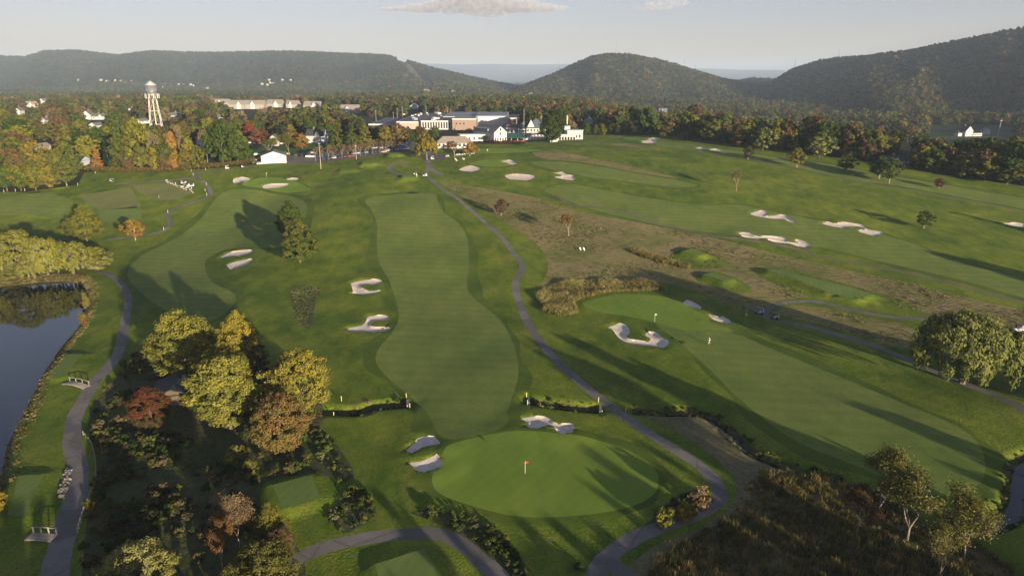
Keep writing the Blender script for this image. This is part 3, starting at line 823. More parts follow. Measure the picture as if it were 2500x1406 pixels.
def kit(name, seed, h, w, z0, shape, nclump, nleaf, leaf, cr, r0=0.35, bark='bark', limbs=9, **kw):
    V, var, C = crown(seed, h, w, z0, shape, nclump, nleaf, leaf, cr, **kw)
    return dict(h=h, w=w, crown=leaf_mesh(name + '_crown', V, var, M['leaf']), trunk=trunk_mb(seed, h, C, r0, limbs=limbs).mesh(name + '_trunk', M[bark]), V=V, var=var)

def droop_kit(name, seed, h, w, nclump, nleaf, leaf, cr):
    """weeping crown: rounded dome of hanging tassels"""
    r = np.random.default_rng(seed)
    th = np.arccos(1 - r.random(nclump) * 1.18); a = r.random(nclump) * 2 * np.pi
    sh = 0.72 + 0.28 * np.sqrt(r.random(nclump))
    lob = 1 + 0.09 * np.sin(3 * a + 1 + seed) + 0.08 * np.sin(5 * a + th * 4) + 0.05 * r.normal(size=nclump)
    rad = np.sin(th) * (w / 2 - cr) * sh * lob
    C = np.stack([rad * np.cos(a), rad * np.sin(a), h * 0.46 + np.cos(th) * h * 0.46 * sh], 1)
    cv = r.random(nclump); drop = (0.7 + 2.0 * r.random(nclump)) * (0.35 + 0.65 * np.sin(th) ** 2) * h / 15
    idx = np.repeat(np.arange(nclump), nleaf); n = len(idx)
    k = r.random(n) ** 1.15
    off = r.normal(size=(n, 3)) * np.array([1, 1, 0.6]); off /= np.linalg.norm(off, axis=1, keepdims=True); off *= r.random((n, 1)) ** 0.5
    taper = (1 - 0.65 * k)[:, None]
    P = C[idx] + off * cr * taper * (0.7 + 0.6 * cv[idx])[:, None]
    P[:, 2] -= k * drop[idx] * 1.6
    P[:, 2] = np.maximum(P[:, 2], h * 0.05 + 0.3 * r.random(n))
    out = C[idx] * np.array([1, 1, 0]) / (w / 2)
    Nn = off + out * 0.9 + np.array([0, 0, 0.35]) * (1 - k)[:, None] + 0.4 * r.normal(size=(n, 3))
    var = np.stack([0.6 * cv[idx] + 0.4 * (1 - k), np.clip(0.4 * cv[idx] + 0.6 * r.random(n), 0, 1), r.random(n)], 1)
    V = quads(P, Nn, leaf, r, aspect=2.0, up_axis=np.array([0, 0, 1.0]))
    return dict(h=h, w=w, crown=leaf_mesh(name + '_crown', V, np.clip(var, 0, 1), M['leaf']), trunk=trunk_mb(seed, h * 0.85, C, 0.5, limbs=14).mesh(name + '_trunk', M['bark']), V=V, var=var)

def sparse_kit(name, seed, h, w, leaf, leaves=14, depth=5, r0=0.3, bark='palebark', leafy=1.0):
    rr = random.Random(seed); mb = MB(); ends = []
    def br(p, d, ln, rad, k):
        q = p + d * ln
        mid = p.lerp(q, 0.5) + Vector((rr.uniform(-1, 1), rr.uniform(-1, 1), rr.uniform(-0.3, 1))) * ln * 0.08
        mb.tube([p, mid, q], [rad, rad * 0.8, rad * 0.6], 6 if k < 2 else 4, False)
        if k >= depth: ends.append(q); return
        if k >= 2: ends.append(q)
        for j in range(2 if k else 3):
            nd = (d + Vector((rr.uniform(-1, 1), rr.uniform(-1, 1), rr.uniform(-0.35, 0.55))) * (0.62 if k else 0.5)).normalized()
            br(q, nd, ln * rr.uniform(0.66, 0.86), rad * 0.6, k + 1)
    br(Vector((0, 0, -0.5)), Vector((0.03, 0.02, 1)), h * 0.26, r0, 0)
    zmax = max(e.z for e in ends); xm = max(math.hypot(e.x, e.y) for e in ends)
    S = Matrix.Diagonal((w / 2 / xm, w / 2 / xm, h / zmax))
    mb.v = [tuple(S @ Vector(v)) for v in mb.v]; E = np.array([tuple(S @ e) for e in ends])
    r = np.random.default_rng(seed)
    nn = max(1, int(leaves * leafy))
    idx = np.repeat(np.arange(len(E)), nn)
    P = E[idx] + r.normal(size=(len(idx), 3)) * h * 0.042
    Nn = r.normal(size=P.shape) + np.array([0, 0, 0.4])
    cv = r.random(len(E))[idx]
    var = np.stack([0.6 * cv + 0.4 * P[:, 2] / h, np.clip(0.4 * cv + 0.6 * r.random(len(P)), 0, 1), cv], 1)
    V = quads(P, Nn, leaf, r)
    return dict(h=h, w=w, crown=leaf_mesh(name + '_crown', V, var, M['leaf']), trunk=mb.mesh(name + '_trunk', M[bark]), V=V, var=var)

K = {}
for i in range(4):      # near broadleaf trees, fine leaves
    K['near%d' % i] = kit('near_broadleaf', 11 + i, 17, 13 + i * 0.5, 2.0, ['broad', 'round', 'egg', 'broad'][i], 210, 78, 0.30, 1.12, 0.42, fill=0.6, lob=0.2)
K['maple'] = kit('round_tree', 31, 14, 13, 1.5, 'round', 220, 70, 0.28, 0.98, 0.4, fill=0.66, lob=0.12)
for i in range(2):      # dense egg shaped
    K['egg%d' % i] = kit('dense_tree', 41 + i, 17, 12, 1.2, 'egg', 240, 40, 0.42, 0.95, 0.4, fill=0.7, lob=0.08)
for i in range(6):      # middle distance
    K['mid%d' % i] = kit('broadleaf', 61 + i, 16, [13, 11, 12, 14, 10, 12][i], [2.2, 1.5, 2.5, 2.0, 1.2, 3][i], ['broad', 'egg', 'round', 'broad', 'egg', 'round'][i], 75, 26, 0.85, 1.55, 0.32, fill=0.6, lob=0.2, limbs=6)
for i in range(2):
    K['pine%d' % i] = kit('conifer', 81 + i, 18, 8.5, 1.0, 'cone', 110, 18, 0.7, 0.9, 0.3, fill=0.72, lob=0.12, flat=0.45, limbs=4)
K['spire'] = kit('spruce', 91, 18, 6.0, 0.6, 'spire', 110, 18, 0.65, 0.7, 0.26, fill=0.75, lob=0.1, flat=0.4, limbs=2)
K['small0'] = kit('lawn_tree', 101, 9, 7.2, 1.9, 'round', 60, 30, 0.42, 0.85, 0.2, fill=0.6, lob=0.2, bark='palebark', limbs=6)
K['small1'] = kit('lawn_tree', 102, 9, 7.5, 1.8, 'broad', 60, 30, 0.42, 0.9, 0.2, fill=0.55, lob=0.24, bark='palebark', limbs=6)
K['willow0'] = droop_kit('willow', 111, 15, 17, 330, 84, 0.27, 1.05)
K['willow2'] = droop_kit('willow', 113, 15, 15, 170, 44, 0.46, 1.15)
K['willow1'] = droop_kit('willow', 112, 14, 12, 70, 34, 0.62, 1.25)
K['sparse0'] = sparse_kit('thin_tree', 121, 14, 12, 0.22, 46, 6, r0=0.2)
K['sparse1'] = sparse_kit('thin_tree', 122, 14, 11, 0.22, 42, 6, r0=0.2)
K['bare0'] = sparse_kit('bare_tree', 123, 16, 9, 0.5, 2, 6, r0=0.28)
K['wispy'] = sparse_kit('wispy_tree', 124, 10, 6, 0.40, 7, 5, r0=0.16)
K['bush0'] = kit('bush', 131, 3, 4, 0.1, 'round', 26, 26, 0.42, 0.7, 0.08, fill=0.5, lob=0.2, limbs=3)
K['bush1'] = kit('bush', 132, 3, 4.4, 0.1, 'broad', 26, 26, 0.42, 0.7, 0.08, fill=0.5, lob=0.25, limbs=3)

COL = {'dark green': (0.036, 0.057, 0.017), 'green': (0.050, 0.078, 0.016), 'mid green': (0.070, 0.098, 0.020), 'olive': (0.100, 0.105, 0.026), 'yellow green': (0.150, 0.150, 0.024),
       'yellow': (0.29, 0.215, 0.024), 'golden': (0.18, 0.142, 0.028), 'orange': (0.24, 0.125, 0.036), 'red': (0.15, 0.048, 0.028), 'rusty': (0.135, 0.078, 0.038), 'brown': (0.105, 0.066, 0.038),
       'tan': (0.19, 0.145, 0.085), 'black green': (0.018, 0.032, 0.017), 'pale green': (0.19, 0.19, 0.075), 'maroon': (0.10, 0.034, 0.028), 'purple brown': (0.075, 0.045, 0.040)}

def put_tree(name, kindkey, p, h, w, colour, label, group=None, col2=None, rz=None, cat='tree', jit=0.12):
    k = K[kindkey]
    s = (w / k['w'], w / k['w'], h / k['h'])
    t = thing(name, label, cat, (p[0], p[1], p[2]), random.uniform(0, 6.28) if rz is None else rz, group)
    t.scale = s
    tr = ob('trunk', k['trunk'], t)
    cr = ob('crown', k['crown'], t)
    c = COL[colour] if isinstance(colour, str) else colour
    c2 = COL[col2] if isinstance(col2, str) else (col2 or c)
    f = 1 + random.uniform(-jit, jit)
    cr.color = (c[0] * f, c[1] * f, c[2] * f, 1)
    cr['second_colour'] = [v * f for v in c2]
    return t

def tree_px(name, kk, bx, by, ty, wpx, colour, label, group=None, col2=None, cat='tree', yd=None, rz=None):
    """base pixel, top pixel row, crown width in photo pixels"""
    p = gp(bx, by) if yd is None else at_dist(bx, by, yd)
    if yd is not None: p.z = H(p.x, p.y)
    else: p.z = H(p.x, p.y) if by > 480 else p.z
    # height whose projection reaches row ty
    lo, hi = 0.5, 60.0
    for _ in range(20):
        mid = (lo + hi) / 2
        if proj(p.x, p.y, p.z + mid)[1] > ty: lo = mid
        else: hi = mid
    dist = (p - Vector((0, 0, CAM_H))).length
    depth = p.y * ct - (p.z - CAM_H) * st
    w = wpx / F * depth
    return put_tree(name, kk, p, lo, w, colour, label, group, col2, rz, cat)

T = tree_px
# --- the named trees near the camera
T('broadleaf_tree', 'near0', 455, 925, 752, 165, (0.155, 0.16, 0.036), 'yellow green broad tree standing behind the dark grey shed roof', col2=(0.20, 0.195, 0.040))
T('broadleaf_tree', 'near2', 588, 895, 753, 110, (0.20, 0.195, 0.040), 'golden yellow topped tree right behind the grey shed', col2=(0.29, 0.235, 0.034))
T('broadleaf_tree', 'mid1', 622, 900, 822, 70, 'brown', 'small brown tree tucked below the golden tree by the shed', col2='olive')
T('broadleaf_tree', 'near1', 562, 1048, 864, 190, (0.155, 0.16, 0.036), 'tall yellow green tree directly right of the grey shed', col2=(0.20, 0.195, 0.040))
T('broadleaf_tree', 'near3', 740, 1008, 843, 150, (0.155, 0.16, 0.036), 'yellow green tree at the left end of the ditch', col2=(0.235, 0.205, 0.038))
T('maple_tree', 'maple', 690, 1105, 965, 150, (0.145, 0.135, 0.036), 'rounded tree turning rusty orange at the top, below the ditch', col2=(0.175, 0.115, 0.045))
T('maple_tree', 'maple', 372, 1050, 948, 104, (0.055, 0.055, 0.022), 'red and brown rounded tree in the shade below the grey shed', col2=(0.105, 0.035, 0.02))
T('broadleaf_tree', 'mid1', 486, 1000, 925, 62, 'green', 'small dark green tree added right of the grey shed to shade its wall', col2='dark green')  # added tree, keeps the low sun off the shed wall
T('broadleaf_tree', 'near0', 345, 1452, 1325, 175, (0.19, 0.185, 0.045), 'yellow green tree top cut by the bottom edge left of the path', col2='pale green')
T('broadleaf_tree', 'sparse0', 585, 1340, 1212, 110, 'brown', 'thin brown tree left of the lowest path near the bottom', col2='tan')
T('broadleaf_tree', 'near2', 665, 1345, 1222, 100, (0.13, 0.125, 0.04), 'olive tree beside the tee nearest the bottom left', col2='yellow green')
T('broadleaf_tree', 'sparse1', 545, 1400, 1265, 80, 'orange', 'small orange leaved thin tree among the bottom scrub', col2='rusty')
T('broadleaf_tree', 'near3', 640, 1440, 1325, 170, (0.16, 0.15, 0.045), 'yellow green tree at the bottom edge left of the curved path', col2='olive')
T('broadleaf_tree', 'near1', 690, 1385, 1290, 75, 'olive', 'small olive tree where the bottom path begins', col2='brown')
T('broadleaf_tree', 'egg0', -25, 1260, 1165, 85, 'golden', 'golden tree half cut by the left edge below the pond')
T('cone_tree', 'egg0', 712, 575, 486, 74, 'mid green', 'farther of the two dense cone shaped trees in the rough', col2='green')
T('cone_tree', 'egg1', 733, 640, 524, 92, 'mid green', 'nearer and larger of the two dense cone shaped trees', col2='olive')
T('broadleaf_tree', 'near2', 212, 590, 498, 90, 'olive', 'yellow green tree above the willows at the pond', col2='yellow green')
T('small_tree', 'small0', 331, 587, 532, 52, 'orange', 'small bright orange tree beside the thin path on the left', col2='golden')
for i, (bx, by, ty, w, kk, lab) in enumerate([(238, 655, 600, 85, 'mid4', 'rightmost pale green willow of the pond row, by the path end'), (180, 668, 585, 105, 'willow2', 'second pale willow from the path end at the pond'),
        (118, 672, 570, 110, 'willow2', 'third pale willow from the path end above the pond'), (48, 676, 560, 115, 'near1', 'fourth pale willow from the path end above the pond'), (-25, 685, 575, 115, 'willow2', 'pale willow cut by the left edge above the pond'),
        (85, 680, 620, 90, 'willow2', 'low pale willow in front of the row at the pond bank'), (15, 685, 640, 80, 'near2', 'low pale willow leaning at the far left pond bank')]):
    T('willow_tree', kk, bx, by, ty, w, 'pale green', lab, 'willows at the head of the pond', col2='yellow green')
T('willow_tree', 'willow0', 2348, 935, 752, 262, (0.105, 0.125, 0.034), 'huge drooping willow over the cart path on the right', col2=(0.155, 0.17, 0.052))
T('lawn_tree', 'small0', 1223, 527, 485, 34, 'purple brown', 'small dark brown tree in the mown rows of rough grass', col2='brown')
T('lawn_tree', 'wispy', 1387, 577, 528, 46, 'golden', 'thin orange leaved tree right of the dark brown one in the rough', col2='rusty')
T('lawn_tree', 'small1', 2255, 558, 512, 44, 'green', 'lone green tree right of the bunkers near the right side', col2='mid green')
T('lawn_tree', 'wispy', 1797, 467, 420, 28, 'olive', 'wispy half bare tree alone on the right fairway', col2='tan')
T('lawn_tree', 'small0', 1826, 390, 355, 30, 'purple brown', 'dark small tree nearest the sliver bunkers', col2='green')
T('lawn_tree', 'small0', 1945, 409, 359, 44, 'golden', 'round orange green lawn tree with its pale trunk showing', col2='olive')
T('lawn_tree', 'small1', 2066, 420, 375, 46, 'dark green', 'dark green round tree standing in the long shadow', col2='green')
T('lawn_tree', 'small1', 2145, 436, 380, 55, 'dark green', 'left one of the two touching green lawn trees', col2='green')
T('lawn_tree', 'small0', 2170, 447, 385, 52, 'green', 'right one of the two touching green lawn trees', col2='mid green')
T('lawn_tree', 'small0', 2292, 461, 434, 27, 'maroon', 'little maroon tree on the right fairway', col2='purple brown')
T('lawn_tree', 'small0', 1627, 336, 309, 30, 'rusty', 'small rusty tree behind the far pair of bunkers', col2='orange')
T('broadleaf_tree', 'mid0', 2000, 383, 321, 74, 'pale green', 'big pale green tree in front of the dark right hand wood', col2='mid green')
T('broadleaf_tree', 'mid3', 1862, 367, 308, 62, 'pale green', 'pale green tree above the small dark lawn tree', col2='mid green')
T('broadleaf_tree', 'mid2', 1893, 366, 312, 40, 'golden', 'golden tree touching the pale green tree on the right', col2='yellow green')
T('broadleaf_tree', 'mid0', 1678, 341, 272, 52, 'olive', 'tall olive tree at the left end of the right hand wood', col2='mid green')
T('willow_tree', 'willow1', 1042, 391, 320, 64, 'yellow green', 'yellow green willow by the road in front of the clubhouse', col2='golden')
T('oak_tree', 'near1', 1347, 349, 274, 70, 'green', 'large dark green oak in front of the clubhouse porch', col2='dark green')
T('lawn_tree', 'wispy', 1109, 384, 348, 44, 'orange', 'left orange topped tree on the chair lawn', col2='rusty')
T('lawn_tree', 'small1', 1147, 381, 346, 42, 'golden', 'right orange tree on the chair lawn', col2='orange')
T('thin_tree', 'sparse0', 2140, 1275, 1105, 150, (0.21, 0.18, 0.09), 'tall half bare tree at the lower right ditch', col2='olive')
T('thin_tree', 'sparse1', 2215, 1330, 1160, 200, (0.21, 0.18, 0.09), 'wide half bare tree with pale branches, lower right', col2='olive')
T('thin_tree', 'sparse0', 2350, 1370, 1215, 170, (0.20, 0.17, 0.08), 'half bare tree nearest the stream bend, lower right', col2='olive')
T('thin_tree', 'sparse1', 2090, 1310, 1210, 105, 'rusty', 'rusty half bare small tree in the lower right weeds', col2='brown')
T('thin_tree', 'sparse1', 2290, 1430, 1290, 150, (0.20, 0.17, 0.08), 'half bare tree at the bottom edge, lower right', col2='olive')
# trees by the range and behind the white shed
HB = [(238, 412, 357, 32, 'pine0', 'orange', 'orange', 'orange larch at the left end of the range hedgerow'), (266, 408, 332, 30, 'pine1', 'black green', None, 'black green spruce between orange larch and tall olive trees'),
      (305, 414, 298, 66, 'mid1', 'olive', 'mid green', 'tall olive tree left of the tallest at the range wood'), (345, 417, 283, 78, 'mid0', 'olive', 'yellow green', 'tallest olive tree under the water tower'),
      (322, 419, 362, 58, 'mid2', 'brown', 'olive', 'brownish round tree at the foot of the tallest olive'), (375, 416, 322, 44, 'bare0', 'tan', None, 'bare grey tree just below the water tower'),
      (398, 413, 318, 48, 'mid4', 'green', 'olive', 'green narrow tree right below the water tower legs'), (380, 419, 357, 32, 'mid4', 'yellow green', 'golden', 'slim yellow tree at the wood edge under the tower'),
      (424, 404, 318, 42, 'mid5', 'golden', 'orange', 'golden orange tree left of the white gabled house'), (445, 407, 312, 36, 'bare0', 'tan', None, 'bare pale tree left of the white gabled house'),
      (466, 411, 322, 40, 'mid1', 'golden', 'yellow green', 'bright yellow tree beside the white gabled house'), (485, 414, 352, 42, 'mid3', 'yellow green', 'olive', 'low yellow green tree under the white gabled house'),
      (508, 402, 318, 32, 'bare0', 'tan', None, 'bare tree right of the white gabled house'), (546, 403, 285, 78, 'mid3', 'mid green', 'green', 'big green tree right of the white gabled house'),
      (582, 400, 322, 56, 'mid5', 'green', 'mid green', 'green tree touching the big one near the shed'), (605, 393, 350, 36, 'mid4', 'green', None, 'small green tree at the shed corner'),
      (430, 418, 372, 34, 'mid2', 'orange', 'golden', 'small orange tree at the wood edge above the bag stands'), (456, 417, 366, 40, 'mid5', 'olive', 'golden', 'small olive tree at the wood edge above the bag stands'),
      (403, 419, 376, 34, 'mid2', 'brown', 'olive', 'small brownish tree at the wood edge under the tower'), (287, 416, 372, 36, 'mid4', 'green', 'olive', 'small green tree right of the black spruce'),
      (658, 384, 340, 44, 'wispy', 'mid green', 'olive', 'thin green tree behind the white shed'), (706, 379, 330, 46, 'sparse0', 'yellow green', 'olive', 'open yellow green tree behind the white shed'),
      (738, 366, 320, 36, 'mid1', 'golden', 'orange', 'golden egg shaped tree on the far lawn'), (712, 356, 301, 38, 'mid4', 'rusty', 'golden', 'rusty golden tree left of the golden lawn tree'),
      (635, 352, 312, 54, 'mid0', 'red', 'rusty', 'wide red tree left of the small cream house'), (612, 345, 290, 34, 'mid1', 'red', None, 'tall red tree behind the wide red one'),
      (826, 367, 290, 52, 'pine0', 'olive', 'mid green', 'tall feathery larch at the left of the car park trees'), (862, 370, 300, 50, 'pine1', 'olive', 'mid green', 'second feathery larch at the car park'),
      (893, 366, 298, 52, 'pine0', 'yellow green', 'olive', 'third feathery larch at the car park'), (922, 352, 310, 36, 'mid2', 'dark green', None, 'dark round tree right of the larches'),
      (942, 358, 300, 44, 'mid1', 'olive', 'golden', 'olive tree above the packed cars'), (972, 357, 298, 46, 'mid0', 'golden', 'brown', 'brownish golden tree above the packed cars'),
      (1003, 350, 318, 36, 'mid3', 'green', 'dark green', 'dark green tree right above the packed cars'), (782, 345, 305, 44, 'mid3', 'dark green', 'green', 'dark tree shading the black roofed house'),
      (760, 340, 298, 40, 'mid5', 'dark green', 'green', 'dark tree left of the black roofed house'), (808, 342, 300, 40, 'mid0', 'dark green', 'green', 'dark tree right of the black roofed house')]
for bx, by, ty, w, kk, c, c2, lab in HB:
    nm = {'p': 'larch_tree', 'b': 'bare_tree', 's': 'thin_tree', 'w': 'thin_tree'}.get(kk[0], 'broadleaf_tree')
    T(nm, kk, bx, by, ty, w, c, lab, 'trees behind the practice range and car park', col2=c2)
HA = [(-22, 470, 402, 58, 'green', 'olive'), (18, 467, 396, 56, 'green', 'mid green'), (52, 466, 402, 50, 'mid green', 'yellow green'), (88, 465, 396, 54, 'olive', 'yellow green'), (126, 457, 402, 46, 'olive', 'golden'), (163, 453, 390, 58, 'mid green', 'olive'),
      (-5, 445, 368, 62, 'green', None), (45, 440, 352, 60, 'olive', 'rusty'), (98, 436, 345, 72, 'olive', 'golden'), (143, 432, 362, 50, 'yellow green', 'olive'), (178, 428, 350, 46, 'olive', 'green')]
for i, (bx, by, ty, w, c, c2) in enumerate(HA):
    row = 'front' if i < 6 else 'second'
    j = i if i < 6 else i - 6
    o = ['cut by the left edge', 'next right of the edge tree', 'third from the left edge', 'fourth from the left edge', 'fifth from the left edge', 'at the right end'][j]
    T('broadleaf_tree', 'mid%d' % (i % 6), bx, by, ty, w, c, '%s tree %s, %s row at the far left range border' % (c, o, row), 'trees along the left border of the practice range', col2=c2)

# --- rows of the woods, each tree its own object
ORD = ['first', 'second', 'third', 'fourth', 'fifth', 'sixth', 'seventh', 'eighth', 'ninth', 'tenth', 'eleventh', 'twelfth', 'thirteenth', 'fourteenth', 'fifteenth', 'sixteenth', 'seventeenth', 'eighteenth', 'nineteenth', 'twentieth', 'twenty first', 'twenty second', 'twenty third', 'twenty fourth']
AUT = [('olive', 7), ('mid green', 6), ('green', 6), ('dark green', 3), ('yellow green', 2.5), ('rusty', 1.2), ('brown', 2.5), ('orange', 0.7), ('golden', 1.2), ('red', 0.6), ('tan', 1.6), ('maroon', 0.6)]
GRN = [('olive', 4), ('mid green', 4), ('green', 6), ('dark green', 5), ('yellow green', 1.5), ('brown', 1.5), ('rusty', 1), ('golden', 0.8)]
BLK = [('clubhouse', 1300), ('water tower', 385)]
used_lbl = {}
def pick(pal, r):
    s = sum(w for _, w in pal); t = r.random() * s
    for c, w in pal:
        t -= w
        if t <= 0: return c
    return pal[-1][0]

# photo pixel boxes of buildings that show between the trees: trees in front of them stay low
HSE = [  # px0, px1, py0, py1, style, label
    (38, 56, 262, 276, 'white', 'white gabled house between the orange and the red tree at the far left'),
    (101, 114, 241, 249, 'white', 'tiny white house high among the far left town trees'),
    (66, 90, 248, 259, 'pink', 'pinkish low house with a chimney behind the red tree'),
    (207, 228, 271, 288, 'white', 'white house with a steep roof left of the water tower'),
    (230, 266, 278, 288, 'grey', 'long grey roofed house joined by trees to the steep white house'),
    (226, 246, 299, 309, 'grey', 'grey roofed house with one white gable below the long grey roof'),
    (103, 124, 287, 298, 'white', 'white house beside the low yellow tree on the far left'),
    (92, 113, 352, 364, 'pink', 'pale roofed house in the left wood above the orange trees'),
    (338, 357, 290, 298, 'white', 'white roofed house just left of the water tower legs'),
    (317, 329, 264, 275, 'white', 'narrow white gable behind the water tower on its left'),
    (421, 448, 275, 286, 'grey', 'grey house with white trim just right of the water tower'),
    (486, 511, 327, 356, 'white', 'tall white gabled house standing right of the yellow trees'),
    (535, 546, 280, 288, 'white', 'small white gable among the rusty trees'),
    (655, 684, 329, 350, 'cream', 'cream gabled house beside the small car park'),
    (753, 797, 316, 344, 'dark', 'dark roofed house with white trim on the far lawn'),
    (528, 562, 244, 254, 'tan', 'leftmost tan roofed apartment row on the rise'),
    (564, 602, 244, 262, 'tan', 'second tan roofed apartment house with one white gable'),
    (604, 648, 244, 262, 'tan', 'third and longest tan roofed apartment house on the rise'),
    (655, 692, 244, 258, 'tan', 'fourth tan roofed apartment house right of the longest one'),
    (703, 731, 247, 259, 'tan', 'fifth tan roofed apartment house with twin white gables'),
    (745, 786, 249, 262, 'tan', 'rightmost tan roofed apartment house on the rise'),
    (834, 878, 258, 273, 'tan', 'long white house with a tan roof left of the school'),
    (1002, 1022, 253, 262, 'white', 'small white building on the green behind the school'),
    (1608, 1628, 262, 276, 'greywall', 'grey white house behind the right crest trees'),
    (1425, 1447, 287, 299, 'greywall', 'blue grey house roof half hidden right of the oak'),
    (2163, 2208, 380, 398, 'dark', 'dark half timbered house in the shade of the right hand wood'),
    (160, 212, 381, 399, 'dark', 'dark green roofed house at the end of the practice range'),
]
VIS = [(h[0], h[1], h[2], h[3] - (5 if h[4] == 'tan' else 2)) for h in HSE] + [(358, 405, 196, 300), (925, 1265, 268, 306), (600, 625, 255, 290), (560, 735, 244, 262), (2290, 2450, 305, 332), (1175, 1420, 290, 330)]

def keepout(px, py):
    for x0, x1, y0, y1 in KEEP:
        if x0 < px < x1 and y0 < py < y1: return True
    return False
# pixel boxes of ground kept free of trees (lawns, car park, school, clubhouse, houses)
KEEP = [(600, 1075, 343, 400), (1075, 1420, 322, 372), (880, 1275, 286, 333), (2262, 2480, 306, 358), (600, 700, 340, 360), (540, 735, 254, 268), (835, 880, 268, 280), (2150, 2215, 388, 410)]

def row(phrase, base, top, step, hj, pal, landmarks, seed, wf=(1.15, 1.7), kinds=('mid0', 'mid1', 'mid2', 'mid3', 'mid4', 'mid5'), con=0.08, jy=3):
    r = random.Random(seed)
    xs = [p[0] for p in base]; x = xs[0]
    while x < xs[-1]:
        bx = x + r.uniform(-0.3, 0.3) * step
        by = float(np.interp(bx, xs, [p[1] for p in base])) + r.uniform(-jy, jy)
        ty = float(np.interp(bx, [p[0] for p in top], [p[1] for p in top])) + r.uniform(-hj, hj)
        x += step * r.uniform(0.8, 1.2)
        if keepout(bx, by): continue
        lm = [l for l in landmarks if l[0] <= bx]
        lx, lname = lm[-1] if lm else landmarks[0]
        c = pick(pal, r); kk = r.choice(kinds); form = 'tree'; nm = 'broadleaf_tree'
        if r.random() < con: kk = r.choice(['pine0', 'pine1', 'spire']); form = 'conifer'; nm = 'conifer_tree'; c = r.choice(['dark green', 'black green', 'green'])
        if c == 'tan' and r.random() < 0.6: kk = 'bare0'; nm = 'bare_tree'; form = 'leafless tree'
        key = (phrase, lname, c, form)
        used_lbl[key] = used_lbl.get(key, 0) + 1
        n = used_lbl[key]
        hp = by - ty
        w0 = hp * 0.5
        for (vx0, vx1, vy0, vy1) in VIS:
            if vx0 - w0 * 0.8 < bx < vx1 + w0 * 0.8 and ty < vy1 and by > vy1: ty = vy1 + r.uniform(0, 3)
        hp = by - ty
        if hp < 9: continue
        w = hp * r.uniform(*wf) * 0.62
        if kk[0] in 'ps': w *= 0.55
        T(nm, kk, bx, by, ty, w, c, '%s %s %s right of the %s, %s' % (ORD[min(n - 1, 23)], c, form, lname, phrase), 'trees of the woods around the course', col2=r.choice([None, 'olive', 'green', 'brown', 'yellow green', c]))

LML = [(-100, 'left picture edge'), (100, 'red maple'), (232, 'orange larch'), (385, 'water tower'), (497, 'white gabled house'), (640, 'cream house'), (785, 'black roofed house'), (900, 'car park'), (1060, 'school')]
row('behind range trees', [(-20, 412), (190, 402), (230, 396)], [(-20, 338), (230, 330)], 34, 8, AUT, LML, 1)
row('third left row', [(-20, 392), (240, 380), (520, 376), (600, 368)], [(-20, 322), (230, 312), (520, 318), (600, 308)], 34, 8, AUT, LML, 2)
row('fourth left row', [(-20, 370), (240, 362), (600, 350)], [(-20, 306), (230, 300), (600, 298)], 34, 8, AUT, LML, 3)
row('below the white houses', [(-20, 350), (300, 342), (620, 336), (880, 332)], [(-20, 292), (300, 288), (880, 282)], 33, 8, AUT, LML, 4)
row('among the white houses', [(-20, 334), (300, 328), (880, 316)], [(-20, 280), (300, 276), (880, 272)], 34, 6, AUT, LML, 5, con=0.12)
row('behind the white houses', [(-20, 318), (300, 314), (880, 302)], [(-20, 264), (300, 262), (880, 262)], 36, 5, AUT, LML, 6, con=0.12)
LMR = [(1000, 'school'), (1390, 'clubhouse'), (1570, 'far bunker pair'), (1750, 'sliver bunkers'), (1945, 'orange lawn tree'), (2066, 'dark lawn tree'), (2170, 'twin lawn trees'), (2292, 'maroon lawn tree')]
row('small crest hedge', [(1400, 331), (1480, 329), (1560, 327), (1660, 332)], [(1400, 300), (1660, 306)], 20, 4, GRN, LMR, 7, wf=(1.2, 1.6))
row('front row right', [(1640, 336), (1700, 342), (1900, 367), (2100, 393), (2300, 424), (2520, 456)], [(1640, 285), (1800, 302), (1930, 318), (2100, 340), (2200, 352), (2300, 360), (2400, 355), (2520, 345)], 31, 9, GRN, LMR, 8)
row('second row right', [(1430, 322), (1640, 328), (1700, 334), (1900, 356), (2100, 380), (2300, 408), (2520, 440)], [(1430, 268), (1640, 266), (1800, 285), (1930, 296), (2000, 292), (2100, 318), (2200, 325), (2300, 345), (2400, 345), (2520, 315)], 33, 8, GRN, LMR, 9)
row('third row right', [(1410, 316), (1640, 320), (1900, 345), (2100, 366), (2270, 388), (2520, 424)], [(1410, 258), (1640, 256), (1800, 276), (2000, 284), (2100, 305), (2270, 330), (2520, 300)], 36, 8, AUT, LMR, 10)
row('trees in front of the school', [(890, 341), (985, 340), (1070, 337), (1074, 337)], [(890, 306), (1190, 306)], 19, 4, GRN, LMR, 11, wf=(1.1, 1.5))
row('trees between school and clubhouse', [(1160, 334.5), (1180, 334.5), (1276, 320.5), (1300, 318), (1420, 318)], [(1160, 300), (1300, 276), (1420, 262)], 20, 5, GRN, LMR, 12, wf=(1.1, 1.5), con=0.3)

# --- small bare trees along the car park edge
r_ = random.Random(5)
for i in range(15):
    t = i / 14; bx = 770 + t * 220; by = 394 - t * 26
    lab = '%s small bare brownish tree along the car park edge counting from the white shed' % ORD[i]
    T('car_park_tree', 'wispy', bx + r_.uniform(-3, 3), by, by - 28 - r_.uniform(0, 6), 22, 'brown', lab, 'small trees lining the car park', col2='tan')

# ------------------------------------------------------------------ masses: one geometry nodes object each
src_cache = {}
def source(key, V, var, trunk_h=None):
    if key in src_cache: return src_cache[key]
    me = leaf_mesh(key, V, var, M['leaf_i'])
    o = bpy.data.objects.new(key, me)
    src_cache[key] = o
    return o

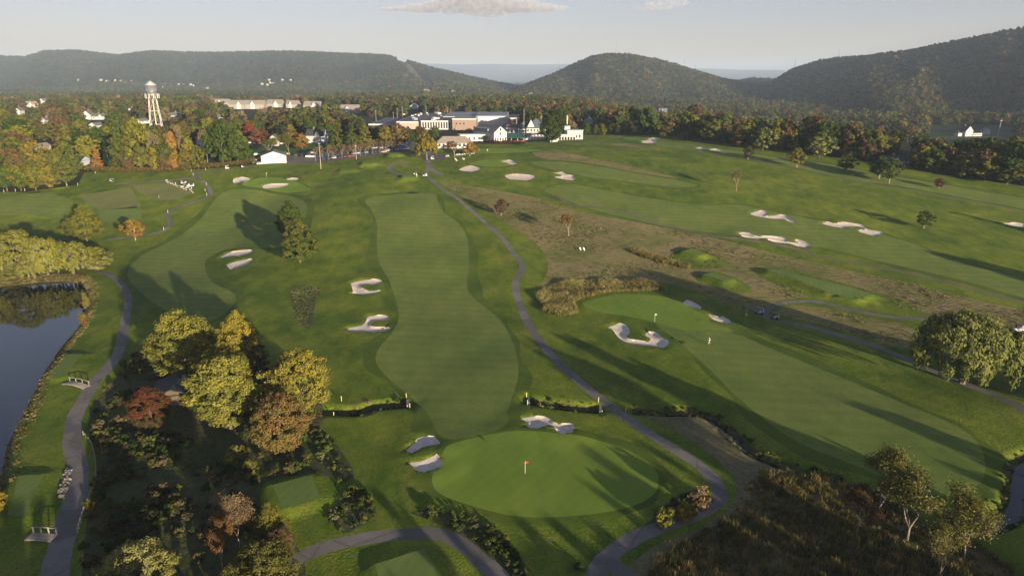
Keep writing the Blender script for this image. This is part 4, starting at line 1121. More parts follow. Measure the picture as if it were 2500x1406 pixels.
def low(seed, h, w, shape, nc, nl, leaf, cr, **kw):
    V, var, C = crown(seed, h, w, 0.0, shape, nc, nl, leaf, cr, **kw)
    return source('low_%s_%d' % (shape, seed), V, var)
LOWMID = [low(201 + i, 15, [12, 11, 13, 10][i], ['broad', 'egg', 'round', 'broad'][i], 44, 14, 1.35, 1.7, fill=0.68, lob=0.2) for i in range(4)] + [low(210, 17, 7, 'cone', 40, 12, 1.0, 1.1, fill=0.8, lob=0.1, flat=0.5)]
LOWFAR = [low(221 + i, 14, 13, ['broad', 'round', 'egg'][i], 22, 7, 2.9, 2.0, fill=0.8, lob=0.15) for i in range(3)]

def tuft(key, seed, n, h, spread, wdt):
    r = np.random.default_rng(seed)
    P = r.normal(size=(n, 3)) * [spread, spread, 0]; P[:, 2] = h * 0.45 * (0.6 + 0.6 * r.random(n))
    Nn = r.normal(size=(n, 3)) * [1, 1, 0.3]
    V = quads(P, Nn, np.full(n, 1.0) * wdt, r, aspect=h / wdt, up_axis=np.array([0, 0, 1.0]))
    var = np.stack([r.random(n), r.random(n), r.random(n)], 1)
    return source(key, V, var)
TUFT = [tuft('grass_tuft_a', 1, 14, 0.55, 0.32, 0.16), tuft('grass_tuft_b', 2, 14, 0.45, 0.36, 0.18)]
REED = [tuft('reed_a', 3, 30, 2.1, 0.5, 0.14), tuft('reed_b', 4, 30, 1.7, 0.55, 0.16)]
SHRUB = [source('shrub_%d' % i, *crown(240 + i, [1.6, 2.2, 1.3][i], [2.2, 2.4, 2.6][i], 0.0, ['round', 'broad', 'round'][i], 12, 16, 0.30, 0.42, fill=0.5)[:2]) for i in range(3)]

def scatter(name, P, S, RZ, IDX, TINT, srcs, kind='stuff', label=None):
    n = len(P)
    me = bpy.data.meshes.new(name)
    me.vertices.add(n); me.vertices.foreach_set('co', np.asarray(P, np.float32).ravel())
    me.attributes.new('scl', 'FLOAT_VECTOR', 'POINT').data.foreach_set('vector', np.asarray(S, np.float32).ravel())
    rot = np.zeros((n, 3), np.float32); rot[:, 2] = RZ
    me.attributes.new('rot', 'FLOAT_VECTOR', 'POINT').data.foreach_set('vector', rot.ravel())
    me.attributes.new('idx', 'INT', 'POINT').data.foreach_set('value', np.asarray(IDX, np.int32))
    col = np.ones((n, 4), np.float32); col[:, :3] = TINT
    me.attributes.new('tint', 'FLOAT_COLOR', 'POINT').data.foreach_set('color', col.ravel())
    me.update()
    o = ob(name, me)
    coll = bpy.data.collections.new(name + '_sources')
    for s in srcs: coll.objects.link(s)
    ng = bpy.data.node_groups.new(name + '_nodes', 'GeometryNodeTree')
    ng.interface.new_socket('Geometry', in_out='INPUT', socket_type='NodeSocketGeometry')
    ng.interface.new_socket('Geometry', in_out='OUTPUT', socket_type='NodeSocketGeometry')
    nd = ng.nodes; lk = ng.links
    gi, go = nd.new('NodeGroupInput'), nd.new('NodeGroupOutput')
    mp = nd.new('GeometryNodeMeshToPoints')
    ci = nd.new('GeometryNodeCollectionInfo'); ci.inputs['Collection'].default_value = coll
    ci.inputs['Separate Children'].default_value = True; ci.inputs['Reset Children'].default_value = True
    ip = nd.new('GeometryNodeInstanceOnPoints'); ip.inputs['Pick Instance'].default_value = True
    def att(nm, t):
        a = nd.new('GeometryNodeInputNamedAttribute'); a.data_type = t; a.inputs['Name'].default_value = nm; return a
    a1, a2, a3 = att('scl', 'FLOAT_VECTOR'), att('rot', 'FLOAT_VECTOR'), att('idx', 'INT')
    lk.new(gi.outputs[0], mp.inputs['Mesh']); lk.new(mp.outputs[0], ip.inputs['Points'])
    lk.new(ci.outputs[0], ip.inputs['Instance'])
    lk.new([s for s in a3.outputs if s.enabled][0], ip.inputs['Instance Index'])
    lk.new([s for s in a2.outputs if s.enabled][0], ip.inputs['Rotation'])
    lk.new([s for s in a1.outputs if s.enabled][0], ip.inputs['Scale'])
    lk.new(ip.outputs[0], go.inputs[0])
    md = o.modifiers.new('scatter', 'NODES'); md.node_group = ng
    setp(o, label, None, None, kind)
    return o

def in_poly(X, Y, poly):
    ins = np.zeros(len(X), bool)
    P = [(p[0], p[1]) for p in poly]
    for (ax, ay), (bx, by) in zip(P, P[1:] + P[:1]):
        ins ^= ((ay > Y) != (by > Y)) & (X < (bx - ax) * (Y - ay) / (by - ay + 1e-12) + ax)
    return ins

def hz(X, Y): return base_h(X, Y) + detail_h(X, Y)

def tint_from(pal, n, r, jit=0.18):
    names = [c for c, _ in pal]; w = np.array([q for _, q in pal], float); w /= w.sum()
    C = np.array([COL[c] for c in names])[r.choice(len(names), n, p=w)]
    return C * (1 + jit * r.normal(size=(n, 1)))

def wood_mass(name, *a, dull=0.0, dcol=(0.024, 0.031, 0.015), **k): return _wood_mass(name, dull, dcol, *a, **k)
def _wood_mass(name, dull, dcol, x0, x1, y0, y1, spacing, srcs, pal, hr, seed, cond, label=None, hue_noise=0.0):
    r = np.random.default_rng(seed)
    nx, ny = int((x1 - x0) / spacing), int((y1 - y0) / spacing)
    gx, gy = np.meshgrid(np.arange(nx), np.arange(ny))
    X = x0 + (gx.ravel() + 0.5 + r.uniform(-.48, .48, nx * ny)) * spacing
    Y = y0 + (gy.ravel() + 0.5 + r.uniform(-.48, .48, nx * ny)) * spacing
    a = X / Y
    k = np.abs(a) < 0.84
    X, Y = X[k], Y[k]
    Z = base_h(X, Y)
    px, py = proj(X, Y, Z)
    k = cond(X, Y, Z, px, py)
    X, Y, Z = X[k], Y[k], Z[k]
    n = len(X)
    h = r.uniform(hr[0], hr[1], n) * (1 + 0.12 * vnoise(X / 60, Y / 60))
    w = h * r.uniform(0.75, 1.15, n)
    S = np.stack([w / 12, w / 12, h / 15], 1)
    idx = r.integers(0, len(srcs), n)
    t = tint_from(pal, n, r)
    t *= (1 + 0.25 * fbm(X / 140, Y / 140, 2))[:, None]
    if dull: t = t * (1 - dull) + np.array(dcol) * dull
    print(name, n)
    return scatter(name, np.stack([X, Y, Z - 0.4], 1), S, r.uniform(0, 6.28, n), idx, np.clip(t, 0.004, 1), srcs, label=label)

def ridge_h(X, Y): return base_h(X, Y)
KEEPM = KEEP + [(1000, 1420, 300, 352)]
def cond_town(X, Y, Z, px, py):
    k = (py < 336) & (px > -80) & (px < 2580)
    k &= ~((px < 1420) & (py > 322) & (px > 880))
    rb = np.interp(px, [1420, 1640, 1900, 2100, 2270, 2520], [310, 314, 336, 358, 380, 414])
    k &= ~((px > 1420) & (py > rb))
    k &= ~((px < 900) & (py > 300) & (np.random.default_rng(1).random(len(px)) < 0.45))
    for q in KEEP: k &= ~((px > q[0]) & (px < q[1]) & (py > q[2]) & (py < q[3]))
    for hx, hy, rad in HOUSE_CLEAR: k &= ((X - hx) ** 2 + (Y - hy) ** 2 > rad * rad)
    tx, ty = proj(X, Y, Z + 15)
    for (vx0, vx1, vy0, vy1) in VIS:
        k &= ~((px > vx0 - 9) & (px < vx1 + 9) & (ty < vy1 - 1) & (py > vy1 - 2))
    return k
HOUSE_CLEAR = []
# ------------------------------------------------------------------ buildings
def wallmat(name, c, lap=0.0):
    m, nt, b = nmat(name)
    P = N(nt, 'ShaderNodeTexCoord').outputs['Object']
    n = noise_n(nt, P, 0.7, 4, 0.6)
    col = ramp(nt, n, [(0.3, tuple(v * 0.88 for v in c)), (0.7, c)])
    L(nt, col, b.inputs['Base Color']); b.inputs['Roughness'].default_value = 0.7
    if lap:
        w = N(nt, 'ShaderNodeTexWave', wave_type='BANDS', bands_direction='Z', wave_profile='SAW'); w.inputs['Scale'].default_value = 0.314 / lap
        L(nt, P, w.inputs['Vector']); bump(nt, b, w.outputs[0], 0.5, 0.03)
    return m
def roofmat(name, c):
    m, nt, b = nmat(name)
    P = N(nt, 'ShaderNodeTexCoord').outputs['Object']
    n = noise_n(nt, P, 1.3, 5, 0.7, sx=0.4)
    L(nt, ramp(nt, n, [(0.3, tuple(v * 0.75 for v in c)), (0.7, tuple(v * 1.12 for v in c))]), b.inputs['Base Color'])
    w = N(nt, 'ShaderNodeTexWave', wave_type='BANDS', bands_direction='Z', wave_profile='SAW'); w.inputs['Scale'].default_value = 0.314 / 0.25
    L(nt, P, w.inputs['Vector']); bump(nt, b, w.outputs[0], 0.6, 0.04)
    return m
M['white'] = wallmat('white_siding', (0.50, 0.50, 0.49), 0.2)
M['trim'] = wallmat('white_trim', (0.55, 0.55, 0.54))
M['cream'] = wallmat('cream_siding', (0.42, 0.385, 0.30), 0.2)
M['pinkw'] = wallmat('pinkish_siding', (0.52, 0.40, 0.36), 0.2)
M['greyw'] = wallmat('grey_siding', (0.38, 0.40, 0.42), 0.2)
M['brick'] = wallmat('orange_brick', (0.26, 0.19, 0.145))
M['tanwall'] = wallmat('tan_wall', (0.36, 0.30, 0.24))
M['tanwall2'] = wallmat('dim_tan_siding', (0.30, 0.27, 0.23))
M['roof_tan'] = roofmat('tan_shingles', (0.26, 0.225, 0.19))
M['roof_grey'] = roofmat('grey_shingles', (0.15, 0.145, 0.145))
M['roof_brown'] = roofmat('brown_shingles', (0.15, 0.115, 0.10))
M['roof_blue'] = roofmat('blue_grey_slates', (0.075, 0.095, 0.115))
M['roof_dark'] = roofmat('dark_shingles', (0.045, 0.05, 0.048))
M['flatroof'] = simple('roof_membrane', (0.105, 0.10, 0.115), (0.075, 0.072, 0.085), 0.08, 0.8, obj=True)
M['flatgrey'] = simple('pale_roof_membrane', (0.22, 0.23, 0.24), (0.17, 0.18, 0.19), 0.08, 0.7, obj=True)
M['glass'] = simple('window_glass', (0.03, 0.035, 0.04), (0.02, 0.022, 0.026), 2, 0.1, spec=0.8)
M['awning'] = simple('green_canvas', (0.012, 0.065, 0.052), (0.010, 0.05, 0.04), 0.8, 0.8, obj=True)
M['steel'] = simple('silver_painted_steel', (0.72, 0.70, 0.66), (0.6, 0.58, 0.54), 0.8, 0.32, metal=0.85, obj=True)
M['legsteel'] = simple('pale_painted_steel', (0.50, 0.47, 0.42), (0.40, 0.36, 0.31), 0.5, 0.55, obj=True)
M['grey'] = simple('grey_metal', (0.3, 0.3, 0.3), (0.2, 0.2, 0.2), 2, 0.5, obj=True)
M['black'] = simple('black_plastic', (0.02, 0.02, 0.022), (0.012, 0.012, 0.012), 2, 0.6, obj=True)
M['bluefab'] = simple('dark_blue_bodywork', (0.012, 0.02, 0.045), (0.01, 0.015, 0.03), 2, 0.4, obj=True)
M['wood'] = simple('weathered_white_wood', (0.30, 0.27, 0.22), (0.18, 0.165, 0.135), 1.5, 0.8, obj=True)
M['concrete'] = simple('concrete', (0.30, 0.28, 0.26), (0.2, 0.19, 0.175), 0.8, 0.85, obj=True)
M['paintw'] = simple('white_paint', (0.58, 0.575, 0.56), (0.5, 0.49, 0.47), 3, 0.5, obj=True)
M['redp'] = simple('red_cloth', (0.6, 0.05, 0.025), (0.5, 0.04, 0.02), 3, 0.7, obj=True)
M['yellowp'] = simple('yellow_paint', (0.6, 0.5, 0.12), (0.5, 0.4, 0.1), 3, 0.6, obj=True)
M['orangec'] = simple('orange_chair_fabric', (0.5, 0.18, 0.04), (0.4, 0.12, 0.03), 3, 0.8, obj=True)
M['stone'] = simple('pale_stone', (0.20, 0.185, 0.155), (0.11, 0.10, 0.085), 1.2, 0.9, obj=True)
M['tire'] = simple('tyre_rubber', (0.015, 0.015, 0.015), (0.01, 0.01, 0.01), 2, 0.9)
M['skin'] = simple('skin', (0.42, 0.26, 0.18), (0.38, 0.23, 0.16), 3, 0.6)
def objcol_mat(name, rough):
    m, nt, b = nmat(name)
    oi = N(nt, 'ShaderNodeObjectInfo')
    n = noise_n(nt, N(nt, 'ShaderNodeTexCoord').outputs['Object'], 1.5, 3)
    L(nt, mixc(nt, 1.0, oi.outputs['Color'], ramp(nt, n, [(0.3, (0.85,) * 3), (0.7, (1.0,) * 3)]), 'MULTIPLY'), b.inputs['Base Color'])
    b.inputs['Roughness'].default_value = rough; b.inputs['Specular IOR Level'].default_value = 0.5
    return m
M['carpaint'] = objcol_mat('car_paint', 0.3)
M['cloth'] = objcol_mat('cloth', 0.9)

def gable_part(name, w, l, z0, rh, m, parent, over=0.4, th=0.18, axis='y', hip=0.0):
    """pitched roof slab, ridge along y; hip = ridge inset at both ends"""
    W, Lh = w / 2 + over, l / 2 + over
    k = rh / (w / 2); ze = z0 - over * k
    mb = MB()
    hi = min(hip, l / 2 + over - 0.05)
    ridge = [(0, -Lh + hi, z0 + rh + 0.02), (0, Lh - hi, z0 + rh + 0.02)]
    top = [(-W, -Lh, ze), (W, -Lh, ze), (W, Lh, ze), (-W, Lh, ze)] + ridge
    bot = [(p[0], p[1], p[2] - th) for p in top]
    mb.poly(top + bot, [(1, 2, 5, 4), (3, 0, 4, 5), (0, 1, 7, 6), (1, 2, 8, 7), (2, 3, 9, 8), (3, 0, 6, 9)] + ([(0, 1, 4), (2, 3, 5)] if hip else []) + [(7, 10, 11, 8), (9, 11, 10, 6)] + ([(6, 7, 10), (8, 9, 11)] if hip else [(0, 6, 10, 4), (4, 10, 7, 1), (2, 8, 11, 5), (5, 11, 9, 3)]))
    return mb.build(name, m, parent)

def wall_part(name, w, l, h, rh, m, parent, gable=True, z0=-1.0):
    a, b = w / 2, l / 2
    v = [(-a, -b, z0), (a, -b, z0), (a, b, z0), (-a, b, z0), (-a, -b, h), (a, -b, h), (a, b, h), (-a, b, h)]
    f = [(0, 1, 5, 4), (1, 2, 6, 5), (2, 3, 7, 6), (3, 0, 4, 7), (0, 3, 2, 1)]
    if gable:
        v += [(0, -b, h + rh - 0.15), (0, b, h + rh - 0.15)]; f += [(4, 5, 8), (6, 7, 9), (5, 6, 9, 8), (7, 4, 8, 9)]
    else: f.append((4, 5, 6, 7))
    return MB().poly(v, f).build(name, m, parent)

_win = {}
def window(parent, x, y, z, face, ww=0.9, hh=1.3, frame='trim', bars=True):
    """face: 'f' (-y), 'b' (+y), 'l' (-x), 'r' (+x)"""
    key = (round(ww, 2), round(hh, 2), frame, bars)
    if key not in _win:
        f = MB(); t = 0.11
        f.box(-ww / 2 - t, ww / 2 + t, -0.07, 0.02, hh, hh + t); f.box(-ww / 2 - t, ww / 2 + t, -0.12, 0.02, -t, 0)
        f.box(-ww / 2 - t, -ww / 2, -0.07, 0.02, 0, hh); f.box(ww / 2, ww / 2 + t, -0.07, 0.02, 0, hh)
        if bars: f.box(-ww / 2, ww / 2, -0.05, 0.0, hh / 2 - 0.03, hh / 2 + 0.03)
        g_ = MB().box(-ww / 2, ww / 2, -0.025, 0.01, 0, hh)
        _win[key] = (f.mesh('window', M[frame]), g_.mesh('pane', M['glass']))
    fm, gm = _win[key]
    o = ob('window', fm, parent); o.location = (x, y, z)
    o.rotation_euler = (0, 0, {'f': 0, 'b': math.pi, 'r': math.pi / 2, 'l': -math.pi / 2}[face])
    ob('pane', gm, o)
    return o

def house(name, label, cat, p, rz, w, l, h, rh, wm, rm, hip=0.0, win=(2, 3), storeys=1, group=None, door=True, chimney=False, wings=()):
    t = thing(name, label, cat, p, rz, group)
    wall_part('wall', w, l, h, rh, M[wm], t, gable=not hip)
    gable_part('roof', w, l, h, rh, M[rm], t, hip=hip)
    for s in range(storeys):
        z = 1.0 + s * 2.8
        if z + 1.3 > h: break
        for i in range(win[0]):
            x = -w / 2 + w * (i + 0.5) / win[0]
            if door and s == 0 and i == win[0] // 2: continue
            window(t, x, -l / 2, z, 'f')
        for i in range(win[1]):
            y = -l / 2 + l * (i + 0.5) / win[1]
            window(t, -w / 2, y, z, 'l'); window(t, w / 2, y, z, 'r')
    if door:
        x = -w / 2 + w * (win[0] // 2 + 0.5) / max(win[0], 1)
        d = MB().box(x - 0.5, x + 0.5, -l / 2 - 0.06, -l / 2 + 0.02, 0, 2.1).build('door', M['greyw'], t)
        MB().box(x + 0.32, x + 0.40, -l / 2 - 0.12, -l / 2 - 0.06, 1.0, 1.1).build('handle', M['black'], d)
    if chimney: MB().box(-0.4, 0.4, l * 0.1, l * 0.1 + 0.9, h + rh * 0.4, h + rh + 1.2).build('chimney', M['brick'], t)
    return t

STY = {'white': ('white', 'roof_grey'), 'pink': ('pinkw', 'roof_tan'), 'grey': ('white', 'roof_grey'), 'cream': ('cream', 'roof_grey'), 'dark': ('greyw', 'roof_dark'), 'tan': ('tanwall2', 'roof_tan'), 'greywall': ('greyw', 'roof_grey')}
r_ = random.Random(77)
for i, (x0, x1, y0, y1, sty, lab) in enumerate(HSE):
    bx = (x0 + x1) / 2
    base = gp(bx, y1 + 4)
    depth = base.y * ct - (base.z - CAM_H) * st
    W = (x1 - x0) / F * depth
    Hh = (y1 + 4 - y0) / F * depth
    HOUSE_CLEAR.append((base.x, base.y, max(W, 10) * 0.75))
    wm, rm = STY[sty]
    gfront = sty == 'white' or sty == 'cream' or (W < 9)
    hh = min(max(Hh * 0.58, 2.8), 6.5); rh = max(min(Hh * 0.42, 4.2), 1.6)
    if sty == 'tan': hh, rh = Hh * 0.5, 5.5
    if gfront:
        house('gabled_house', lab, 'house', base, r_.uniform(-0.35, 0.25), min(W, 11) * 0.9, 11, hh, rh, wm, rm, win=(2, 2), storeys=2, chimney=i % 3 == 0)
    else:
        t = house('long_house' if sty != 'tan' else 'apartment_house', lab, 'house' if sty != 'tan' else 'apartment house', base, math.pi / 2 + r_.uniform(-0.12, 0.12), 16 if sty == 'tan' else 9, max(W, 10), hh, rh, wm, rm, win=(0, max(3, int(W / 4))), storeys=2, door=False, chimney=sty in ('grey', 'pink', 'dark'))
        # cross gable facing the camera
        q = MB(); gw = min(W * 0.26, 6); yy = (W * 0.12 if i % 2 else -W * 0.15)
        a = -(4.5 + 0.6) if sty != 'tan' else -8.6
        q.poly([(a, yy - gw / 2, -0.5), (a, yy + gw / 2, -0.5), (a, yy + gw / 2, hh), (a, yy - gw / 2, hh), (a, yy, hh + rh * 0.8), (0, yy - gw / 2, -0.5), (0, yy + gw / 2, -0.5), (0, yy + gw / 2, hh), (0, yy - gw / 2, hh), (0, yy, hh + rh * 0.8)],
               [(0, 1, 2, 4, 3), (1, 6, 7, 2), (5, 0, 3, 8)]).build('front_gable', M['white'], t)
        MB().poly([(a - 0.3, yy - gw / 2 - 0.3, hh - 0.2), (a - 0.3, yy, hh + rh * 0.8 + 0.12), (a - 0.3, yy + gw / 2 + 0.3, hh - 0.2), (-0.5, yy - gw / 2 - 0.3, hh - 0.2), (-0.5, yy, hh + rh * 0.8 + 0.12), (-0.5, yy + gw / 2 + 0.3, hh - 0.2)], [(0, 3, 4, 1), (1, 4, 5, 2)]).build('gable_roof', M[rm], t)

# far white houses on the hillside, a few pixels each
FAR = [(248, 200), (262, 203), (283, 201), (298, 203), (321, 203), (437, 211), (447, 212), (466, 211), (472, 214), (508, 221), (398, 219), (193, 200), (657, 200), (660, 207), (690, 200), (709, 201), (20, 142), (653, 212),
       (1038, 228), (1046, 229), (1105, 231), (1112, 232), (1182, 241), (1230, 243), (1296, 238), (987, 235), (640, 210), (668, 209)]
for i, (px, py) in enumerate(FAR):
    p = gp(px, py)
    d = p.y
    house('hillside_house', '%s far white house from the left %s' % (ORD[sum(1 for q in FAR if q[0] < px and (q[0] < 600) == (px < 600))], 'on the left hillside' if px < 600 else 'in the middle valley'), 'house', (p.x, p.y, p.z + 4), random.uniform(-0.8, 0.8), 7, 9 if i % 3 else 14, 5, 3, 'cream', 'roof_tan', win=(2, 0), door=False, group='white houses on the far hillside')
    HOUSE_CLEAR.append((p.x, p.y - 9, 24))

# ---- clubhouse: all parts positioned from the photo, about 450 m away
CH = gp(1213, 349)
def chp(px, py): return gp(px, py)
mppx = (CH.y * ct - (CH.z - CAM_H) * st) / F
# barn like wing with dormers
t = house('clubhouse_barn', 'white barn like clubhouse wing with a round gable window and dormers', 'clubhouse', chp(1196, 343), R(33), 10.0, 27, 6.3, 3.9, 'white', 'roof_grey', win=(0, 0), door=False)
for i in range(5): window(t, -4 + i * 2.0, -13.5, 0.9, 'f', 1.0, 1.7)
window(t, 0, -13.5, 4.4, 'f', 1.3, 1.3)
oval = MB(); nn_ = 18
oval.poly([(0.62 * math.cos(2 * math.pi * k / nn_), -13.58, 8.0 + 0.9 * math.sin(2 * math.pi * k / nn_)) for k in range(nn_)] + [(0.62 * math.cos(2 * math.pi * k / nn_), -13.45, 8.0 + 0.9 * math.sin(2 * math.pi * k / nn_)) for k in range(nn_)], [tuple(range(nn_))] + [(k, k + nn_, (k + 1) % nn_ + nn_, (k + 1) % nn_) for k in range(nn_)]).build('oval_window', M['glass'], t)
for i in range(6): window(t, -5, -9 + i * 4, 2.2, 'l')
for i in range(5):
    y = -4 + i * 4.1
    d = MB().poly([(-4.6, y - 0.8, 6.5), (-4.6, y + 0.8, 6.5), (-4.6, y + 0.8, 7.5), (-4.6, y - 0.8, 7.5), (-4.6, y, 8.3), (-2.0, y - 0.8, 7.6), (-2.0, y + 0.8, 7.6), (-1.6, y, 8.3)], [(1, 0, 3, 4, 2), (0, 5, 3), (1, 2, 6), (3, 5, 7, 4), (2, 4, 7, 6)]).build('dormer', M['white'], t)
    MB().box(-4.66, -4.58, y - 0.4, y + 0.4, 6.7, 7.5).build('pane', M['glass'], d)
    MB().poly([(-4.8, y - 1.0, 7.45), (-4.8, y, 8.45), (-4.8, y + 1.0, 7.45), (-1.8, y - 1.0, 7.5), (-1.3, y, 8.45), (-1.8, y + 1.0, 7.5)], [(0, 3, 4, 1), (1, 4, 5, 2)]).build('dormer_roof', M['roof_blue'], d)
# two storey hip roofed houses
def club_house(label, px, py, rz, w, l, h, rh, wm, rm, hip, nw, name='clubhouse_wing'):
    p = chp(px, py)
    t = thing(name, label, 'clubhouse', p, rz)
    wall_part('wall', w, l, h, rh, M[wm], t, gable=not hip)
    gable_part('roof', w, l, h, rh, M[rm], t, hip=hip, over=0.6)
    for s in range(int(h // 3)):
        for i in range(nw): window(t, -w / 2 + w * (i + 0.5) / nw, -l / 2, 1.0 + 3.0 * s, 'f', 1.0, 1.6)
        for i in range(3): window(t, w / 2, -l / 2 + l * (i + 0.5) / 3, 1.0 + 3.0 * s, 'r', 1.0, 1.6); window(t, -w / 2, -l / 2 + l * (i + 0.5) / 3, 1.0 + 3.0 * s, 'l', 1.0, 1.6)
    return t
t = club_house('pinkish white two storey clubhouse part with brown hip roof', 1247, 335, R(8), 10, 12, 7.6, 3.6, 'white', 'roof_brown', 5.0, 5)
MB().box(3.6, 4.5, -1, 0.1, 9, 13.2).build('chimney', M['roof_brown'], t)
t = club_house('middle clubhouse part with blue grey hip roof and bay windows', 1278, 335, R(4), 8.5, 11, 6.9, 4.2, 'white', 'roof_blue', 4.2, 4)
t = club_house('main clubhouse hall with the tallest steep slate roof and white triangular dormer', 1308, 334, R(0), 13.5, 13, 7.0, 6.2, 'white', 'roof_blue', 4.5, 6, 'clubhouse_hall')
d = MB().poly([(-6.2, -7.3, 7.2), (-1.2, -7.3, 7.2), (-3.7, -7.3, 12.2), (-3.7, -1.0, 12.2), (-6.0, -2, 7.4), (-1.4, -2, 7.4)], [(0, 1, 2), (1, 5, 3, 2), (0, 2, 3, 4)]).build('dormer', M['trim'], t)
MB().poly([(-6.6, -7.5, 6.9), (-3.7, -7.5, 12.6), (-3.7, -0.8, 12.6), (-6.4, -1.5, 7.0), (-0.8, -7.5, 6.9), (-1.0, -1.5, 7.0)], [(0, 1, 2, 3), (1, 4, 5, 2)]).build('dormer_roof', M['roof_blue'], d)
MB().box(3.5, 4.6, 2.0, 3.0, 9, 14.8).build('chimney', M['roof_brown'], t)
# porch
P0 = chp(1302, 341)
t = thing('clubhouse_porch', 'white columned porch under the steep slate roof', 'porch', P0, R(0))
MB().box(-8.5, 8.5, -2.6, 2.8, -1, 0.9).build('floor', M['trim'], t)
for i in range(8): MB().lathe([(0.22, 0.9), (0.2, 3.6)], 8, (-8.1 + i * 2.3, -2.2, 0)).build('column', M['trim'], t)
MB().box(-9.0, 9.0, -3.0, 3.2, 3.6, 4.25).build('roof', M['flatgrey'], t)
MB().box(-8.9, 8.9, -2.7, -2.6, 0.9, 1.7).build('railing', M['trim'], t)
# green awning over the terrace
P0 = chp(1256, 345)
t = thing('terrace_awning', 'dark green awning over the dining terrace', 'awning', P0, R(3))
MB().poly([(-6.5, -3.4, 2.7), (6.5, -3.4, 2.7), (4.6, 1.6, 5.4), (-4.6, 1.6, 5.4), (-6.5, 3.2, 2.9), (6.5, 3.2, 2.9), (-6.5, -3.4, 2.3), (6.5, -3.4, 2.3)], [(0, 1, 2, 3), (1, 5, 2), (0, 3, 4), (3, 2, 5, 4), (6, 7, 1, 0)]).build('canvas', M['awning'], t)
for x in (-6.3, -2.1, 2.1, 6.3):
    for y in (-3.2, 3.0): MB().box(x - 0.07, x + 0.07, y - 0.07, y + 0.07, -0.5, 2.8).build('post', M['trim'], t)
P0 = chp(1248, 346)
for i in range(9):
    x, y = -5 + (i % 5) * 3.1, -1.6 - (i // 5) * 2.4
    q = Matrix.Rotation(R(3), 3, 'Z') @ Vector((x, y - 2.2, 0)) + P0
    q.z = H(q.x, q.y)
    tb = thing('terrace_table', '%s orange and white dining set from the left, %s row below the green awning' % (ORD[i % 5], ['back', 'front'][i // 5]), 'table', q, 0.3 * i, 'dining sets on the clubhouse terrace')
    MB().lathe([(0.55, 0.72), (0.55, 0.76)], 10).build('tabletop', M['paintw'], tb); MB().lathe([(0.06, 0), (0.06, 0.72)], 6).build('leg', M['grey'], tb)
    for k in range(4):
        a = k * math.pi / 2
        cx_, cy_ = math.cos(a), math.sin(a)
        MB().box(cx_ - 0.25, cx_ + 0.25, cy_ - 0.25, cy_ + 0.25, 0.0, 0.45).box(cx_ * 1.22 - 0.2, cx_ * 1.22 + 0.2, cy_ * 1.22 - 0.2, cy_ * 1.22 + 0.2, 0.45, 0.95).build('seat', M['orangec'], tb)
# low white arcade wing and flat roofed block on the right
P0 = chp(1371, 342)
t = thing('arcade_wing', 'long low white arcade with a gabled end right of the oak', 'clubhouse', P0, R(-3))
wall_part('wall', 19, 5, 3.2, 0, M['white'], t, gable=False)
MB().box(-9.9, 9.9, -3.1, 2.9, 3.2, 3.75).build('roof', M['trim'], t)
for i in range(9):
    x = -6.8 + i * 1.9
    o_ = MB().poly([(x + 0.62 * math.cos(math.pi * k / 8), -2.56, 1.7 + 0.62 * math.sin(math.pi * k / 8)) for k in range(9)] + [(x - 0.62, -2.56, 0.1), (x + 0.62, -2.56, 0.1)], [tuple(range(9)) + (9, 10)]).build('arch', M['glass'], t)
t2 = house('end_pavilion', 'small white gabled pavilion with arched doors beside the oak trunk', 'pavilion', chp(1352, 346), R(0), 5.0, 5, 3.0, 1.5, 'white', 'roof_grey', win=(2, 0), door=False)
P0 = chp(1404, 339)
t = thing('flat_roofed_block', 'white flat roofed block at the right end of the clubhouse', 'clubhouse', P0, R(-6))
wall_part('wall', 10.5, 9, 5.6, 0, M['white'], t, gable=False)
MB().box(-5.6, 5.6, -4.9, 4.9, 5.6, 5.95).build('roof', M['trim'], t)
for i in range(4): window(t, -3.4 + i * 2.2, -4.5, 1.0, 'f', 1.1, 2.0)
t = thing('chimney_stack', 'white cube topped by a thin tall chimney at the clubhouse', 'chimney', chp(1384, 336), 0)
MB().box(-2.0, 2.0, -2, 2, -1, 8.0).build('base', M['white'], t)
MB().box(-0.45, 0.45, -0.45, 0.45, 8.0, 15.0).build('flue', M['cream'], t)
P0 = chp(1151, 344)
t = thing('low_flat_wing', 'low white flat roofed wing left of the barn like clubhouse', 'clubhouse', P0, R(12))
wall_part('wall', 14, 10, 3.8, 0, M['white'], t, gable=False)
MB().box(-8.5, 8.5, -5.6, 5.6, 3.8, 4.4).build('roof', M['trim'], t)
for i in range(4): window(t, -5.2 + i * 3.2, -5, 1.0, 'f', 1.2, 1.6)
P0 = chp(1109, 360)
t = thing('pro_shop', 'grey brown hip roofed pro shop beside the road', 'shop building', P0, R(5))
wall_part('wall', 20.5, 9, 3.7, 0, M['white'], t, gable=False)
o_ = gable_part('roof', 9.5, 21, 3.7, 3.1, M['roof_tan'], t, over=0.9, hip=4.5); o_.rotation_euler = (0, 0, math.pi / 2)
for i in range(8): window(t, -9 + i * 2.5, -4.5, 0.9, 'f', 1.3, 1.7)
MB().box(-0.5, 0.5, -4.56, -4.5, 0, 2.1).build('door', M['greyw'], t)
